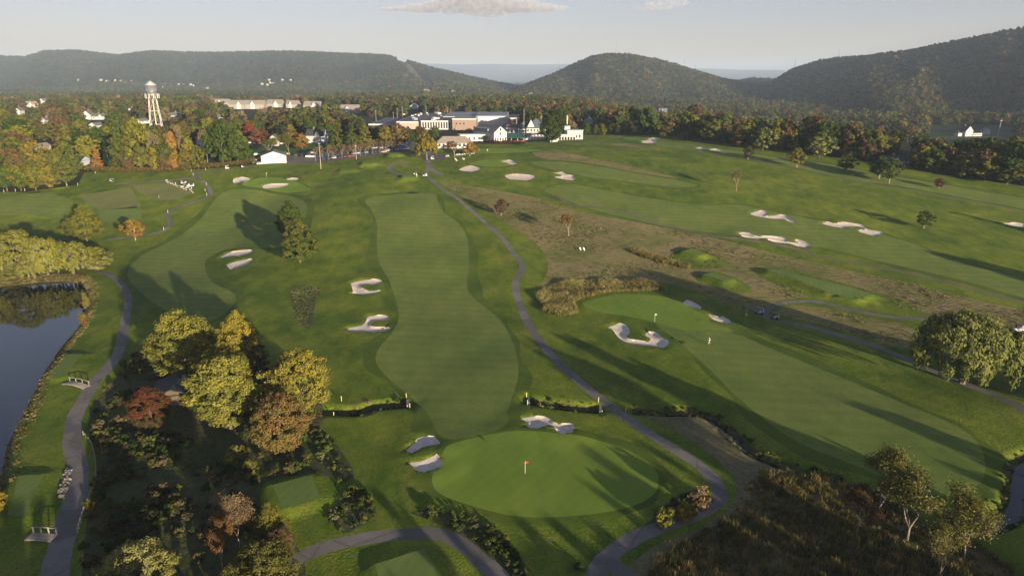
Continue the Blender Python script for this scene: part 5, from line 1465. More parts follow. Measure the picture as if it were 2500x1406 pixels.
# hedge in front
hv, hvar, _ = crown(301, 2.2, 4, 0.0, 'round', 20, 22, 0.4, 0.6, fill=0.5)
def hedge_line(px, hgt, wid, col, label, seed=0):
    C = catmull([gp(*p).to_2d() for p in px], False, 6)
    r = np.random.default_rng(seed); allP = []
    P = []
    for a, b in zip(C, C[1:]):
        n = max(2, int((b - a).length * 30 * wid / 2.0))
        t_ = r.random(n)
        x = a.x + (b.x - a.x) * t_ + r.uniform(-wid / 2, wid / 2, n); y = a.y + (b.y - a.y) * t_ + r.uniform(-wid / 2, wid / 2, n)
        z = hz(x, y) + hgt * (0.25 + 0.75 * np.sqrt(r.random(n)))
        P.append(np.stack([x, y, z], 1))
    P = np.concatenate(P)
    V = quads(P, r.normal(size=P.shape) + np.array([0, -0.3, 0.8]), 0.5, r)
    var = np.stack([r.random(len(P)), r.random(len(P)), r.random(len(P))], 1)
    o = ob('hedge', leaf_mesh('hedge', V, var, M['leaf']))
    o.color = (*COL[col], 1); o['second_colour'] = list(COL['olive'] if col == 'rusty' else COL[col])
    return setp(o, label, 'hedge')
hedge_line([(1190, 349), (1215, 352), (1250, 353), (1283, 355)], 1.9, 2.6, 'purple brown', 'dark clipped hedge curving below the clubhouse terrace', 1)
hedge_line([(1175, 343), (1183, 346)], 3.0, 3.0, 'dark green', 'rounded dark bush at the corner of the white barn wing', 2)
hedge_line([(1235, 347), (1262, 350), (1283, 351)], 1.2, 3.0, 'brown', 'brown flower border between the hedge and the terrace', 3)
hedge_line([(2160, 408), (2240, 417), (2330, 430)], 2.4, 3.0, 'black green', 'dark hedge along the wood edge, left of its gap', 4)
hedge_line([(2362, 433), (2430, 443), (2540, 460)], 2.6, 3.5, 'black green', 'dark hedge along the wood edge, right of its gap', 5)
hedge_line([(205, 418), (290, 421), (400, 421), (475, 416)], 2.4, 4.0, 'rusty', 'rusty undergrowth along the foot of the range wood, left of the path', 6)
hedge_line([(486, 414), (540, 411), (600, 404), (622, 400)], 2.8, 4.5, 'rusty', 'rusty undergrowth along the wood edge from path to white shed', 7)

# ---- school behind
SC = at_dist(1090, 306, 610)
t = thing('school_building', 'long low school with dark flat roofs, tan walls and orange brick blocks', 'school', (0, 0, 0), 0)
def blk(px0, px1, pyTop, yd0, yd1, zb, mwall, mroof, nm='wall', cap='trim', caph=0.9):
    a, b = at_dist(px0, pyTop, yd0), at_dist(px1, pyTop, yd0)
    z = (a.z + b.z) / 2
    MB().box(a.x, b.x, yd0, yd1, zb, z - caph).build(nm, M[mwall], t)
    MB().box(a.x - 0.2, b.x + 0.2, yd0 - 0.2, yd1 + 0.2, z - caph, z).build('fascia', M[cap], t)
    MB().box(a.x + 0.5, b.x - 0.5, yd0 + 0.5, yd1 - 0.5, z, z + 0.06).build('roof', M[mroof], t)
    return a.x, b.x, z
GZ = H(SC.x, 610) - 2
blk(968, 1125, 297, 600, 745, GZ, 'tanwall', 'flatroof')
xa, xb, zt = blk(1028, 1124, 295, 596, 599.6, GZ, 'white', 'flatroof')
for i in range(14): MB().box(xa + 1 + i * (xb - xa - 2) / 14, xa + 2.2 + i * (xb - xa - 2) / 14, 595.9, 596, GZ + 3.2, zt - 1.2).build('window', M['glass'], t)
blk(900, 968, 303, 640, 740, GZ, 'tanwall', 'flatroof')
blk(1082, 1186, 285, 668, 760, GZ, 'trim', 'flatgrey', caph=4.5)
xa, xb, zt = blk(1104, 1162, 290, 590, 625, GZ, 'brick', 'flatgrey', caph=0.8)
for i in range(3): MB().box(xa + 3 + i * 3.0, xa + 4.1 + i * 3.0, 589.9, 590, zt - 4.6, zt - 3.4).build('window', M['glass'], t)
blk(1162, 1240, 284, 640, 720, GZ, 'trim', 'flatgrey', caph=2.2)
blk(1240, 1268, 288, 610, 660, GZ, 'brick', 'flatroof', caph=0.8)
HOUSE_CLEAR.append((-60, 670, 85))
r_ = random.Random(3); RU = []; RO = []
SRZ = at_dist(1050, 297, 600).z
for i in range(26):
    px = r_.uniform(975, 1110); yd = r_.uniform(612, 735)
    p = at_dist(px, 297, yd)
    if px > 1078 and yd > 655: continue
    RU.append(px); u = thing('roof_unit', 'x', 'ventilation unit', (p.x, p.y, SRZ + 0.06), r_.random(), 'ventilation units on the school roof')
    s = r_.uniform(0.7, 1.9)
    if i % 4 == 1: MB().lathe([(s * 0.6, 0), (s * 0.6, s * 0.6), (s * 0.85, s * 0.75), (0.1, s * 1.1)], 10).build('cowl', M['paintw'], u)
    else: MB().box(-s, s, -s * 0.7, s * 0.7, 0, s * 0.9).build('housing', M['paintw' if i % 3 else 'grey'], u)
    MB().box(-s * 0.5, s * 0.5, -s * 0.3, s * 0.3, -0.0, 0.12).build('curb', M['grey'], u)
    RO.append((px, i, s, u))
RO.sort(key=lambda q: q[0])
for j, (px, i, s_, u) in enumerate(RO): u['label'] = '%s %s ventilation unit from the left on the school roof' % (ORD[j], 'round domed' if i % 4 == 1 else ('pale boxy' if i % 3 else 'grey boxy'))
# lamp poles around the school car park
for i, (px, pt, pb, yd) in enumerate([(913, 303, 330, 560), (917, 271, 300, 690), (960, 275, 292, 720), (969, 266, 292, 730), (982, 262, 290, 735), (1040, 261, 285, 740), (1092, 264, 282, 770), (1100, 268, 282, 780), (1036, 300, 325, 560), (1043, 300, 325, 558), (779, 352, 372, 380), (868, 356, 380, 400)]):
    a = at_dist(px, pt, yd); z0 = H(a.x, a.y)
    u = thing('lamp_post', '%s tall lamp post counted from the left, near the school and car park' % ORD[i], 'lamp post', (a.x, a.y, z0), 0, 'lamp posts around the school')
    hh = max(a.z - z0, 6)
    MB().tube([(0, 0, -0.5), (0, 0, hh)], [0.14, 0.08], 6).build('pole', M['legsteel'], u)
    MB().box(-0.6, 0.6, -0.18, 0.18, hh, hh + 0.15).build('lamp_head', M['paintw'], u)

# ---- water tower
WT = at_dist(387, 344, 505); WT.z = H(WT.x, WT.y)
top = at_dist(371, 199, 505).z - WT.z
t = thing('water_tower', 'silver water tower with conical roof on four braced legs', 'water tower', WT, R(20))
TS = 1.0
tk0, tk1 = top * 0.755, top * 0.93
MB().lathe([(0.4, tk0 - 2.9), (2.2, tk0 - 2.3), (3.1, tk0 - 1.0), (3.5, tk0), (3.5, tk0 + 2.4), (3.57, tk0 + 2.45), (3.5, tk0 + 2.5), (3.5, tk1)], 40).build('tank', M['steel'], t, True)
cone = MB().lathe([(3.95, tk1 - 0.1), (3.95, tk1 + 0.05), (2.05, tk1 + 1.7), (0.3, tk1 + 2.9)], 32).build('roof', M['greyw'], t)
MB().lathe([(0.12, tk1 + 2.9), (0.12, top - 0.5), (0.34, top - 0.35), (0.34, top), (0.05, top + 0.15)], 8).build('finial', M['steel'], t)
b0, b1 = 6.0, 3.0
def legp(k, z):
    f = z / tk0; rr = b0 + (b1 - b0) * f; a = math.pi / 4 + k * math.pi / 2
    return (rr * math.cos(a), rr * math.sin(a), z)
for k in range(4): MB().tube([legp(k, -0.5), legp(k, tk0 + 0.5)], [0.27, 0.2], 6).build('leg', M['legsteel'], t)
lv = [tk0 * 0.0, tk0 * 0.30, tk0 * 0.62, tk0 * 0.98]
for z in lv[1:]:
    for k in range(4): MB().tube([legp(k, z), legp((k + 1) % 4, z)], 0.15, 4).build('strut', M['legsteel'], t)
for za, zb in zip(lv, lv[1:]):
    for k in range(4):
        MB().tube([legp(k, za), legp((k + 1) % 4, zb)], 0.075, 4).build('brace', M['legsteel'], t)
        MB().tube([legp((k + 1) % 4, za), legp(k, zb)], 0.075, 4).build('brace', M['legsteel'], t)
MB().tube([(0, 0, -0.5), (0, 0, tk0 - 2.6)], 0.42, 10).build('riser_pipe', M['legsteel'], t)
MB().lathe([(3.6, tk0 - 0.1), (4.4, tk0 - 0.1), (4.4, tk0 + 0.05), (3.6, tk0 + 0.05)], 24).build('walkway', M['grey'], t)
for k in range(10):
    a = k * 0.628; x, y = 4.45 * math.cos(a), 4.45 * math.sin(a)
    Mx = Matrix.Translation((x, y, 0)) @ Matrix.Rotation(a, 4, 'Z')
    MB().box(-0.12, 0.12, -0.22, 0.22, tk0 - 2.2, tk0 + 0.9, Mx).box(-0.5, -0.1, -0.05, 0.05, tk0 - 0.6, tk0 - 0.4, Mx).build('antenna', M['paintw'], t)
HOUSE_CLEAR.append((WT.x, WT.y, 11))

# ---- masts on the ridges
for i, (px, pt, yd, hm) in enumerate([(955, 122, 4050, 38), (967, 126, 4050, 30), (1505, 102, 2600, 42), (1366, 152, 2600, 22), (1608, 138, 2600, 16), (1672, 143, 2600, 24), (1699, 154, 2600, 18), (1943, 141, 2350, 32), (2050, 121, 2200, 24)]):
    a = at_dist(px, pt, yd); z0 = float(base_h(a.x, a.y)); hh = max(a.z - z0, 15)
    u = thing('radio_mast', '%s thin radio mast on the hill skyline counting from the left' % ORD[i], 'radio mast', (a.x, a.y, z0), 0, 'radio masts on the hilltops')
    MB().tube([(0, 0, -1), (0, 0, hh)], [0.9, 0.35], 4).build('mast', M['grey'], u)
    MB().box(-1.2, 1.2, -0.3, 0.3, hh * 0.82, hh * 0.84).box(-0.9, 0.9, -0.3, 0.3, hh * 0.92, hh * 0.935).build('antenna', M['grey'], u)

# ---- maintenance shed
a, b = gp(641, 401), gp(702, 397)
ang = math.atan2(b.y - a.y, b.x - a.x)
W_ = (b - a).to_2d().length
mid = (a + b) / 2
dirb = Vector((-math.sin(ang), math.cos(ang)))
hW = 0.0
for _ in range(1): pass
LB = 15.0
c = Vector((mid.x, mid.y)) + dirb * LB / 2 + Vector((-0.0, 0))
t = thing('maintenance_shed', 'white metal shed with a grey roof at the end of the car park', 'shed', (c.x, c.y, H(c.x, c.y)), ang - R(4))
wall_part('wall', W_, LB, 3.3, 2.3, M['white'], t, z0=-1.5)
gable_part('roof', W_, LB, 3.3, 2.3, M['roof_grey'], t, over=0.35)
MB().box(-W_ / 2 - 0.05, -W_ / 2 + 0.02, -3, 0.4, -0.2, 2.7).build('roller_door', M['greyw'], t)
HOUSE_CLEAR.append((c.x, c.y, 16))
# ---- dark shed in the lower left
p = gp(428, 978)
t = thing('grey_shed', 'dark grey shed with a broad low roof in the shaded scrub', 'shed', (p.x, p.y + 1, H(p.x, p.y)), R(14))
wall_part('wall', 7.6, 7.4, 2.8, 1.1, M['soil'], t, z0=-1)
gable_part('roof', 8.2, 8.4, 2.8, 1.3, M['roof_dark'], t, over=0.5)
MB().box(-0.9, 0.9, -3.78, -3.7, 0, 2.2).build('door', M['bark'], t)
MB().box(1.2, 1.9, 1.0, 1.7, 3.2, 4.6).build('chimney', M['brick'], t)

# ---- farmhouse and barn on the right meadow
p = gp(2355, 332)
t = house('farmhouse', 'white farmhouse with steep gable and long low wing on the right meadow', 'house', p, R(8), 9, 12, 6.0, 5.0, 'white', 'roof_dark', win=(3, 3), storeys=2, chimney=True)
MB().box(4.5, 15, -6.6, -1, -1, 3.2).build('porch_wing', M['white'], t)
MB().box(4.5, 15.5, -7.2, -0.5, 3.2, 3.8).build('porch_roof', M['roof_dark'], t)
for i in range(5): window(t, 5.6 + i * 2.0, -6.6, 0.8, 'f', 1.1, 1.6)
MB().box(-10.5, -4.5, -3, 3, -1, 3.4).build('side_wing', M['white'], t)
MB().poly([(-10.9, -3.4, 3.3), (-4.4, -3.4, 3.3), (-4.4, 0, 5.4), (-10.9, 0, 5.4), (-10.9, 3.4, 3.3), (-4.4, 3.4, 3.3)], [(0, 1, 2, 3), (3, 2, 5, 4)]).build('side_roof', M['roof_dark'], t)
p = gp(2405, 328)
house('barn', 'small blue grey barn right of the white farmhouse', 'barn', p, R(-20), 8, 10, 4.2, 3.0, 'greyw', 'roof_grey', win=(1, 2), storeys=1)
p = gp(2436, 330)
u = thing('utility_pole', 'pale utility pole leaning right of the farm', 'utility pole', p, 0)
MB().tube([(0, 0, -0.5), (0.9, 0, 17)], [0.3, 0.2], 6).build('pole', M['legsteel'], u); MB().box(-0.6, 2.4, -0.1, 0.1, 15.4, 15.7).build('crossarm', M['legsteel'], u)
# power poles at far left with wires
q0, q1 = at_dist(-60, 314, 470), at_dist(122, 312, 480)
for i, q in enumerate((q0, q1)):
    z0 = H(q.x, q.y)
    u = thing('power_pole', ['power pole outside the left picture edge', 'wooden power pole at the right end of the two pale wires'][i], 'power pole', (q.x, q.y, z0), 0)
    MB().tube([(0, 0, -0.5), (0, 0, q.z - z0 + 1)], [0.22, 0.15], 6).build('pole', M['bark'], u); MB().box(-0.1, 0.1, -1.3, 1.3, q.z - z0 - 0.2, q.z - z0).build('crossarm', M['bark'], u)
for i, dz in enumerate((0.2, -2.6)):
    w_ = MB().tube([q0.lerp(q1, k / 12) + Vector((0, 0, dz - 1.6 * math.sin(math.pi * k / 12))) for k in range(13)], 0.07, 4).build('power_line', M['legsteel'])
    setp(w_, ['upper', 'lower'][i] + ' pale power line crossing the trees at the far left', 'power line', 'power lines at the far left')
# ------------------------------------------------------------------ vehicles, people and small things
def loft(sections, mat, name, parent=None, smooth=False):
    """sections: list of (x, [(y,z)...]) closed rings"""
    v, f = [], []
    n = len(sections[0][1])
    for x, ring in sections: v += [(x, y, z) for y, z in ring]
    for i in range(len(sections) - 1):
        for k in range(n): f.append((i * n + k, i * n + (k + 1) % n, (i + 1) * n + (k + 1) % n, (i + 1) * n + k))
    f.append(tuple(reversed(range(n)))); f.append(tuple((len(sections) - 1) * n + k for k in range(n)))
    return MB().poly(v, f).mesh(name, mat, smooth)

def ring(hw, z0, z1, r=0.12): return [(-hw, z0), (hw, z0), (hw, z1 - r), (hw - r, z1), (-hw + r, z1), (-hw, z1 - r)]
body_me = loft([(-2.3, ring(0.72, 0.38, 0.82)), (-2.15, ring(0.86, 0.26, 0.98)), (-1.2, ring(0.9, 0.22, 1.02)), (0.6, ring(0.9, 0.22, 1.0)), (1.5, ring(0.89, 0.24, 0.92)), (2.15, ring(0.82, 0.28, 0.80)), (2.32, ring(0.66, 0.36, 0.66))], M['carpaint'], 'car_body')
cab_me = loft([(-1.95, ring(0.70, 0.92, 1.02)), (-1.45, ring(0.66, 0.96, 1.42)), (-0.4, ring(0.68, 0.96, 1.50)), (0.35, ring(0.67, 0.96, 1.44)), (1.15, ring(0.72, 0.92, 1.0))], M['glass'], 'car_windows')
top_me = loft([(-1.45, ring(0.665, 1.40, 1.46, .03)), (-0.4, ring(0.685, 1.46, 1.53, .03)), (0.35, ring(0.675, 1.42, 1.48, .03))], M['carpaint'], 'car_roof')
whl_me = MB().tube([(0, -0.11, 0), (0, 0.11, 0)], 0.33, 12).mesh('wheel', M['tire'])
rim_me = MB().tube([(0, -0.125, 0), (0, 0.125, 0)], 0.2, 10).mesh('rim', M['grey'])
lamp_me = MB().box(-0.04, 0.04, -0.14, 0.14, -0.06, 0.06).mesh('headlight', M['paintw'])
def make_car():
    t = thing('parked_car', 'car', 'car')
    b = ob('body', body_me, t); ob('roof', top_me, t); ob('windows', cab_me, t)
    for x in (-1.42, 1.42):
        for y in (-0.82, 0.82):
            w = ob('wheel', whl_me, t, (x, y, 0.33)); ob('rim', rim_me, w)
    for y in (-0.6, 0.6): ob('headlight', lamp_me, t, (2.26, y, 0.62))
    return t
car0 = make_car(); _cn = 0
CARC = {'white': (0.75, 0.75, 0.73), 'silver': (0.42, 0.43, 0.44), 'black': (0.015, 0.015, 0.018), 'dark grey': (0.06, 0.062, 0.066), 'dark blue': (0.02, 0.035, 0.09), 'red': (0.32, 0.03, 0.02), 'yellow': (0.5, 0.4, 0.16), 'pale blue': (0.16, 0.24, 0.34)}
def car(px, py, col, rz, label, big=1.0):
    global _cn
    p = gp(px, py)
    t = car0 if _cn == 0 else copy_tree(car0); _cn += 1
    t.location = (p.x, p.y, p.z + 0.02); t.rotation_euler = (0, 0, rz); t.scale = (big, big, big * 1.05)
    t['label'] = label; t['group'] = 'cars parked around the clubhouse'
    for ch in t.children:
        if ch.name.startswith(('body', 'roof')): ch.color = (*CARC[col], 1)
r_ = random.Random(12)
car(757, 385, 'white', R(-8), 'large white car alone on the asphalt right of the white shed', 1.12)
car(763, 375, 'silver', R(-14), 'silver car directly behind the large white one')
car(724, 381, 'dark grey', R(70), 'left dark car behind the white shed corner')
car(738, 381, 'black', R(75), 'right dark car behind the white shed corner')
car(782, 373, 'black', R(60), 'black car beside the first car park lamp post')
car(698, 378, 'yellow', R(10), 'pale yellow car hidden behind the white shed roof')
car(627, 380, 'white', R(15), 'white car left of the shed under the green tree')
car(617, 393, 'silver', R(25), 'silver car at the left wall of the white shed')
car(625, 399, 'dark grey', R(35), 'dark grey car nearest the left wall of the white shed')
car(636, 402, 'silver', R(35), 'grey car poking out at the lower shed corner')
for px, c, l in ((610, 'white', 'white car at the left end of the small car park by the cream house'), (622, 'dark blue', 'dark blue car in the small car park by the cream house'), (638, 'silver', 'silver car at the middle of the small car park'), (650, 'dark grey', 'dark grey car nearest the cream house'), (694, 'white', 'white car right of the cream house')):
    car(px, 351 if px < 690 else 353, c, R(r_.uniform(60, 80)) if px < 690 else R(5), l)
rows_c = [('back row', 900, 1008, 353.5, 350.5, 8.6), ('second row', 893, 1006, 358.5, 356, 8.8), ('third row', 898, 1002, 364, 361, 9.0), ('front row', 855, 992, 378, 366, 10.5), ('row behind small bare trees', 792, 862, 390, 383, 12.5)]
cc = ['silver', 'black', 'dark blue', 'white', 'dark grey', 'silver', 'pale blue', 'dark grey', 'black', 'red', 'dark blue', 'silver']
seen_c = {}
for nm_, x0, x1, ya, yb, stp in rows_c:
    x = x0
    while x < x1:
        y = ya + (yb - ya) * (x - x0) / (x1 - x0)
        c = r_.choice(cc)
        if r_.random() < 0.9:
            seen_c[(nm_, c)] = seen_c.get((nm_, c), 0) + 1
            car(x, y, c, R(r_.choice([68, 68, 248]) + r_.uniform(-4, 4)), '%s %s car from the left, car park %s' % (ORD[seen_c[(nm_, c)] - 1], c, nm_))
        x += stp * r_.uniform(0.95, 1.1)
car(938, 373, 'yellow', R(72), 'pale yellow car at the front edge of the packed car park')

# golf cart, front towards +x
gc_body = loft([(-1.15, ring(0.52, 0.30, 0.62, .06)), (-0.35, ring(0.56, 0.26, 0.60, .06)), (-0.3, ring(0.56, 0.24, 0.34, .03)), (0.45, ring(0.56, 0.24, 0.34, .03)), (0.55, ring(0.54, 0.26, 0.78, .08)), (0.95, ring(0.5, 0.28, 0.74, .1)), (1.18, ring(0.4, 0.32, 0.52, .06))], M['carpaint'], 'cart_body')
gc_roof = loft([(-0.95, ring(0.5, 1.80, 1.86, .03)), (-0.7, ring(0.56, 1.82, 1.92, .05)), (0.6, ring(0.56, 1.82, 1.92, .05)), (0.8, ring(0.48, 1.78, 1.84, .03))], M['carpaint'], 'cart_roof')
gc_seat = MB().box(-0.35, 0.12, -0.5, 0.5, 0.6, 0.74).box(-0.42, -0.30, -0.5, 0.5, 0.74, 1.15).mesh('seat', M['paintw'])
gc_post = MB().tube([(0, 0, 0), (0.0, 0, 1.2)], 0.03, 5).mesh('roof_post', M['grey'])
gc_whl = MB().tube([(0, -0.09, 0), (0, 0.09, 0)], 0.23, 12).mesh('wheel', M['tire'])
gc_ws = MB().box(0.56, 0.58, -0.5, 0.5, 0.8, 1.78).mesh('windscreen', M['glass'])
gc_bag = MB().lathe([(0.11, 0), (0.12, 0.75), (0.14, 0.85), (0.10, 0.95)], 8).mesh('golf_bag', M['paintw'])
gc_steer = MB().tube([(0.5, 0.25, 0.8), (0.2, 0.25, 1.0)], 0.025, 4).mesh('steering_wheel', M['black'])
def make_cart():
    t = thing('golf_cart', 'cart', 'golf cart')
    ob('body', gc_body, t); ob('roof', gc_roof, t); ob('seat', gc_seat, t); ob('windscreen', gc_ws, t); ob('steering_wheel', gc_steer, t)
    for x, y in ((-0.75, -0.48), (-0.75, 0.48), (0.6, -0.48), (0.6, 0.48)): ob('roof_post', gc_post, t, (x, y, 0.62))
    for x, y in ((-0.8, -0.5), (-0.8, 0.5), (0.85, -0.5), (0.85, 0.5)): ob('wheel', gc_whl, t, (x, y, 0.23))
    for y in (-0.2, 0.2): ob('golf_bag', gc_bag, t, (-1.02, y, 0.62))
    return t
cart0 = make_cart(); _gn = 0
def gcart(px, py, col, rz, label, roofc=None):
    global _gn
    p = gp(px, py); p.z = H(p.x, p.y)
    t = cart0 if _gn == 0 else copy_tree(cart0); _gn += 1
    t.location = (p.x, p.y, p.z + 0.02); t.rotation_euler = (0, 0, rz)
    t['label'] = label; t['group'] = 'golf carts on the course'
    for ch in t.children:
        if ch.name.startswith('body'): ch.color = (*CARC[col], 1)
        if ch.name.startswith('roof') and not ch.name.startswith('roof_post'): ch.color = (*CARC[roofc or col], 1)
gcart(1854, 767, 'dark blue', R(155), 'dark golf cart with a white rear, nearer the right hand green')
gcart(1891, 779, 'black', R(150), 'black golf cart stopped on the right hand path fork')
gcart(2485, 808, 'white', R(170), 'white golf cart with a dark roof beside the huge willow', 'black')
gcart(1037, 431, 'white', R(160), 'white golf cart beside the tee below the road bend', 'dark grey')
gcart(1056, 390, 'white', R(60), 'white golf cart at the foot of the yellow willow')
gcart(275, 446, 'black', R(20), 'black utility cart alone on the practice range path', 'silver')
gcart(555, 413, 'white', R(70), 'small white cart at the wood edge left of the shed')
gcart(594, 411, 'dark grey', R(70), 'dark cart at the wood edge just left of the shed')
for i, (x, y, c) in enumerate([(444, 451, 'black'), (452, 450, 'white'), (459, 456, 'white'), (455, 461, 'silver'), (447, 458, 'white'), (468, 456, 'white'), (463, 465, 'black')]):
    gcart(x, y, c, R(120 + 14 * i), '%s golf cart from the left in the cluster at the practice range' % ORD[i], 'silver' if c == 'black' else 'dark grey')
# range dividers and bag stands
div_me = MB().box(-0.32, 0.32, -0.12, 0.12, 0.0, 0.4).box(-0.1, 0.1, -0.1, 0.1, 0.4, 0.85).mesh('bag_stand', M['legsteel'])
leg_me = MB().box(-0.6, 0.6, -0.28, 0.28, 0.0, 0.08).mesh('base', M['grey'])
for i in range(18):
    f = i / 17; p = gp(405 + 66 * f, 444 + 26.5 * f + (0.8 if i % 2 else -0.8))
    t = thing('bag_stand', '%s white bag stand from the left in the practice range line' % (ORD[i] if i < 16 else ['seventeenth', 'eighteenth'][i - 16]), 'bag stand', p, R(-50), 'bag stands on the practice range')
    ob('stand', div_me, t); ob('base', leg_me, t)

# people: one skinned body each
def skin_mesh(name, verts, edges, radii, mat, parent, root=0, sub=1):
    me = bpy.data.meshes.new(name); me.from_pydata(verts, edges, [])
    me.materials.append(mat)
    o = ob(name, me, parent)
    md = o.modifiers.new('skin', 'SKIN')
    for i, rr in enumerate(radii):
        me.skin_vertices[0].data[i].radius = (rr, rr) if not isinstance(rr, tuple) else rr
    me.skin_vertices[0].data[root].use_root = True
    o.modifiers.new('sub', 'SUBSURF').levels = sub; o.modifiers['sub'].render_levels = sub
    return o
def person(p, rz, label, shirt, legs, stride=0.35, arm=0.2, bend=0.0, hat=None, group=None, sc=1.0):
    t = thing('person', label, 'person', p, rz, group); t.scale = (sc,) * 3
    b = bend
    J = {'pelvis': (0, 0, 0.95), 'chest': (0.12 * b + 0.02, 0, 1.32), 'neck': (0.3 * b + 0.03, 0, 1.5), 'head': (0.36 * b + 0.05, 0, 1.60), 'crown': (0.38 * b + 0.05, 0, 1.74),
         'hl': (0, 0.10, 0.9), 'kl': (stride * 0.5, 0.11, 0.5), 'al': (stride * 0.55 - 0.02, 0.11, 0.08), 'fl': (stride * 0.55 + 0.16, 0.12, 0.04),
         'hr': (0, -0.10, 0.9), 'kr': (-stride * 0.2, -0.11, 0.5), 'ar': (-stride * 0.75, -0.11, 0.12), 'fr': (-stride * 0.75 + 0.15, -0.12, 0.05),
         'sl': (0.28 * b + 0.02, 0.2, 1.42), 'el': (-arm * 0.5 + 0.2 * b, 0.27, 1.15), 'wl': (arm * 0.3 + 0.4 * b, 0.25, 0.92),
         'sr': (0.28 * b + 0.02, -0.2, 1.42), 'er': (arm * 0.5 + 0.2 * b, -0.27, 1.15), 'wr': (arm * 1.1 + 0.4 * b, -0.22, 0.95)}
    RD = {'pelvis': .13, 'chest': .15, 'neck': .055, 'head': .095, 'crown': .075, 'hl': .085, 'kl': .06, 'al': .04, 'fl': .035, 'hr': .085, 'kr': .06, 'ar': .04, 'fr': .035, 'sl': .06, 'el': .042, 'wl': .032, 'sr': .06, 'er': .042, 'wr': .032}
    Ed = [('pelvis', 'chest'), ('chest', 'neck'), ('neck', 'head'), ('head', 'crown'), ('pelvis', 'hl'), ('hl', 'kl'), ('kl', 'al'), ('al', 'fl'), ('pelvis', 'hr'), ('hr', 'kr'), ('kr', 'ar'), ('ar', 'fr'), ('chest', 'sl'), ('sl', 'el'), ('el', 'wl'), ('chest', 'sr'), ('sr', 'er'), ('er', 'wr')]
    def chain(nm, keys, mat, gr, root):
        ks = list(keys); es = [(ks.index(a), ks.index(c)) for a, c in Ed if a in keys and c in keys]
        return skin_mesh(nm, [J[k] for k in ks], es, [RD[k] * gr for k in ks], mat, t, ks.index(root))
    chain('body', list(J), M['skin'], 1.0, 'pelvis')
    s = chain('shirt', ['pelvis', 'chest', 'sl', 'el', 'sr', 'er'], M['cloth'], 1.18, 'chest'); s.color = (*shirt, 1)
    l = chain('trousers', ['pelvis', 'hl', 'kl', 'al', 'hr', 'kr', 'ar'], M['cloth'], 1.16, 'pelvis'); l.color = (*legs, 1)
    hc = MB().lathe([(0.02, 0.16), (0.085, 0.12), (0.105, 0.05), (0.105, 0.0), (0.09, -0.01)], 10, (J['head'][0] + (0.02 if hat else -0.01), 0, 1.64))
    if hat: hc.box(J['head'][0] + 0.05, J['head'][0] + 0.22, -0.07, 0.07, 1.66, 1.675)
    h = hc.build('cap' if hat else 'hair', M['cloth'], t); h.color = (*(hat or (0.05, 0.03, 0.02)), 1)
    return t
Wh, Bk, Kh, Nv, Gy = (0.75, 0.74, 0.7), (0.02, 0.02, 0.02), (0.5, 0.45, 0.34), (0.03, 0.04, 0.09), (0.3, 0.3, 0.3)
def gpz(x, y):
    p = gp(x, y); p.z = H(p.x, p.y); return p
person(gpz(1731, 840), R(200), 'golfer in white top and pale trousers walking below the right hand green', Wh, Kh, 0.5, 0.3, hat=Wh)
person(gpz(1822, 773), R(150), 'golfer in black top walking from the golf carts to the green', Bk, Wh, 0.45, 0.25, hat=Wh)
person(gpz(1012, 437), R(90), 'left golfer in white standing on the tee by the road bend', Wh, Bk, 0.1, 0.1, hat=Wh)
person(gpz(1016.5, 434), R(170), 'dark clothed golfer standing behind the tee by the road bend', Nv, Wh, 0.15, 0.2, hat=Wh)
person(gpz(1018, 438), R(120), 'right golfer in white bending over the tee by the road bend', Wh, Kh, 0.1, 0.3, 0.6, hat=Wh)
person(gpz(1169, 370), R(30), 'left person in white putting on the clubhouse putting green', Wh, Kh, 0.1, 0.3, 0.3)
person(gpz(1190, 371), R(60), 'right person in white putting on the clubhouse putting green', Wh, Wh, 0.2, 0.3, 0.2)
person(gpz(1079, 363), R(60), 'dark clothed person walking in front of the pro shop', Nv, Kh, 0.3, 0.2)
person(gpz(324, 440), R(10), 'person in black at the left end of the practice range path', Bk, Bk, 0.1, 0.3)
for i, (x, y) in enumerate([(408, 445.5), (418, 449), (429, 453), (440, 460), (452, 464.5), (464, 470)]):
    person(gpz(x, y), R(60 * i), '%s golfer practising, from the left along the white bag stands' % ORD[i], [Wh, Nv, Gy][i % 3], [Kh, Bk][i % 2], 0.12, 0.4, 0.3)
person(gpz(388, 484), R(200), 'person in dark clothes alone on the practice range turf', Bk, Gy, 0.2, 0.2)

# white lawn chairs
ch_seat = MB().poly([(-0.35, -0.3, 0.30), (-0.35, 0.3, 0.30), (0.3, 0.3, 0.42), (0.3, -0.3, 0.42), (-0.35, -0.3, 0.26), (-0.35, 0.3, 0.26), (0.3, 0.3, 0.38), (0.3, -0.3, 0.38)], [(0, 3, 2, 1), (4, 5, 6, 7), (3, 7, 6, 2), (0, 1, 5, 4), (0, 4, 7, 3), (1, 2, 6, 5)]).mesh('seat', M['paintw'])
ch_back = MB().poly([(-0.3, -0.3, 0.3), (-0.3, 0.3, 0.3), (-0.62, 0.26, 1.0), (-0.62, -0.26, 1.0), (-0.34, -0.3, 0.3), (-0.34, 0.3, 0.3), (-0.66, 0.26, 1.0), (-0.66, -0.26, 1.0)], [(0, 1, 2, 3), (7, 6, 5, 4), (2, 6, 7, 3), (0, 3, 7, 4), (1, 5, 6, 2)]).mesh('backrest', M['paintw'])
ch_arm = MB().box(-0.45, 0.35, -0.07, 0.07, 0.58, 0.62).mesh('armrest', M['paintw'])
ch_leg = MB().box(-0.04, 0.04, -0.04, 0.04, 0, 0.58).mesh('leg', M['paintw'])
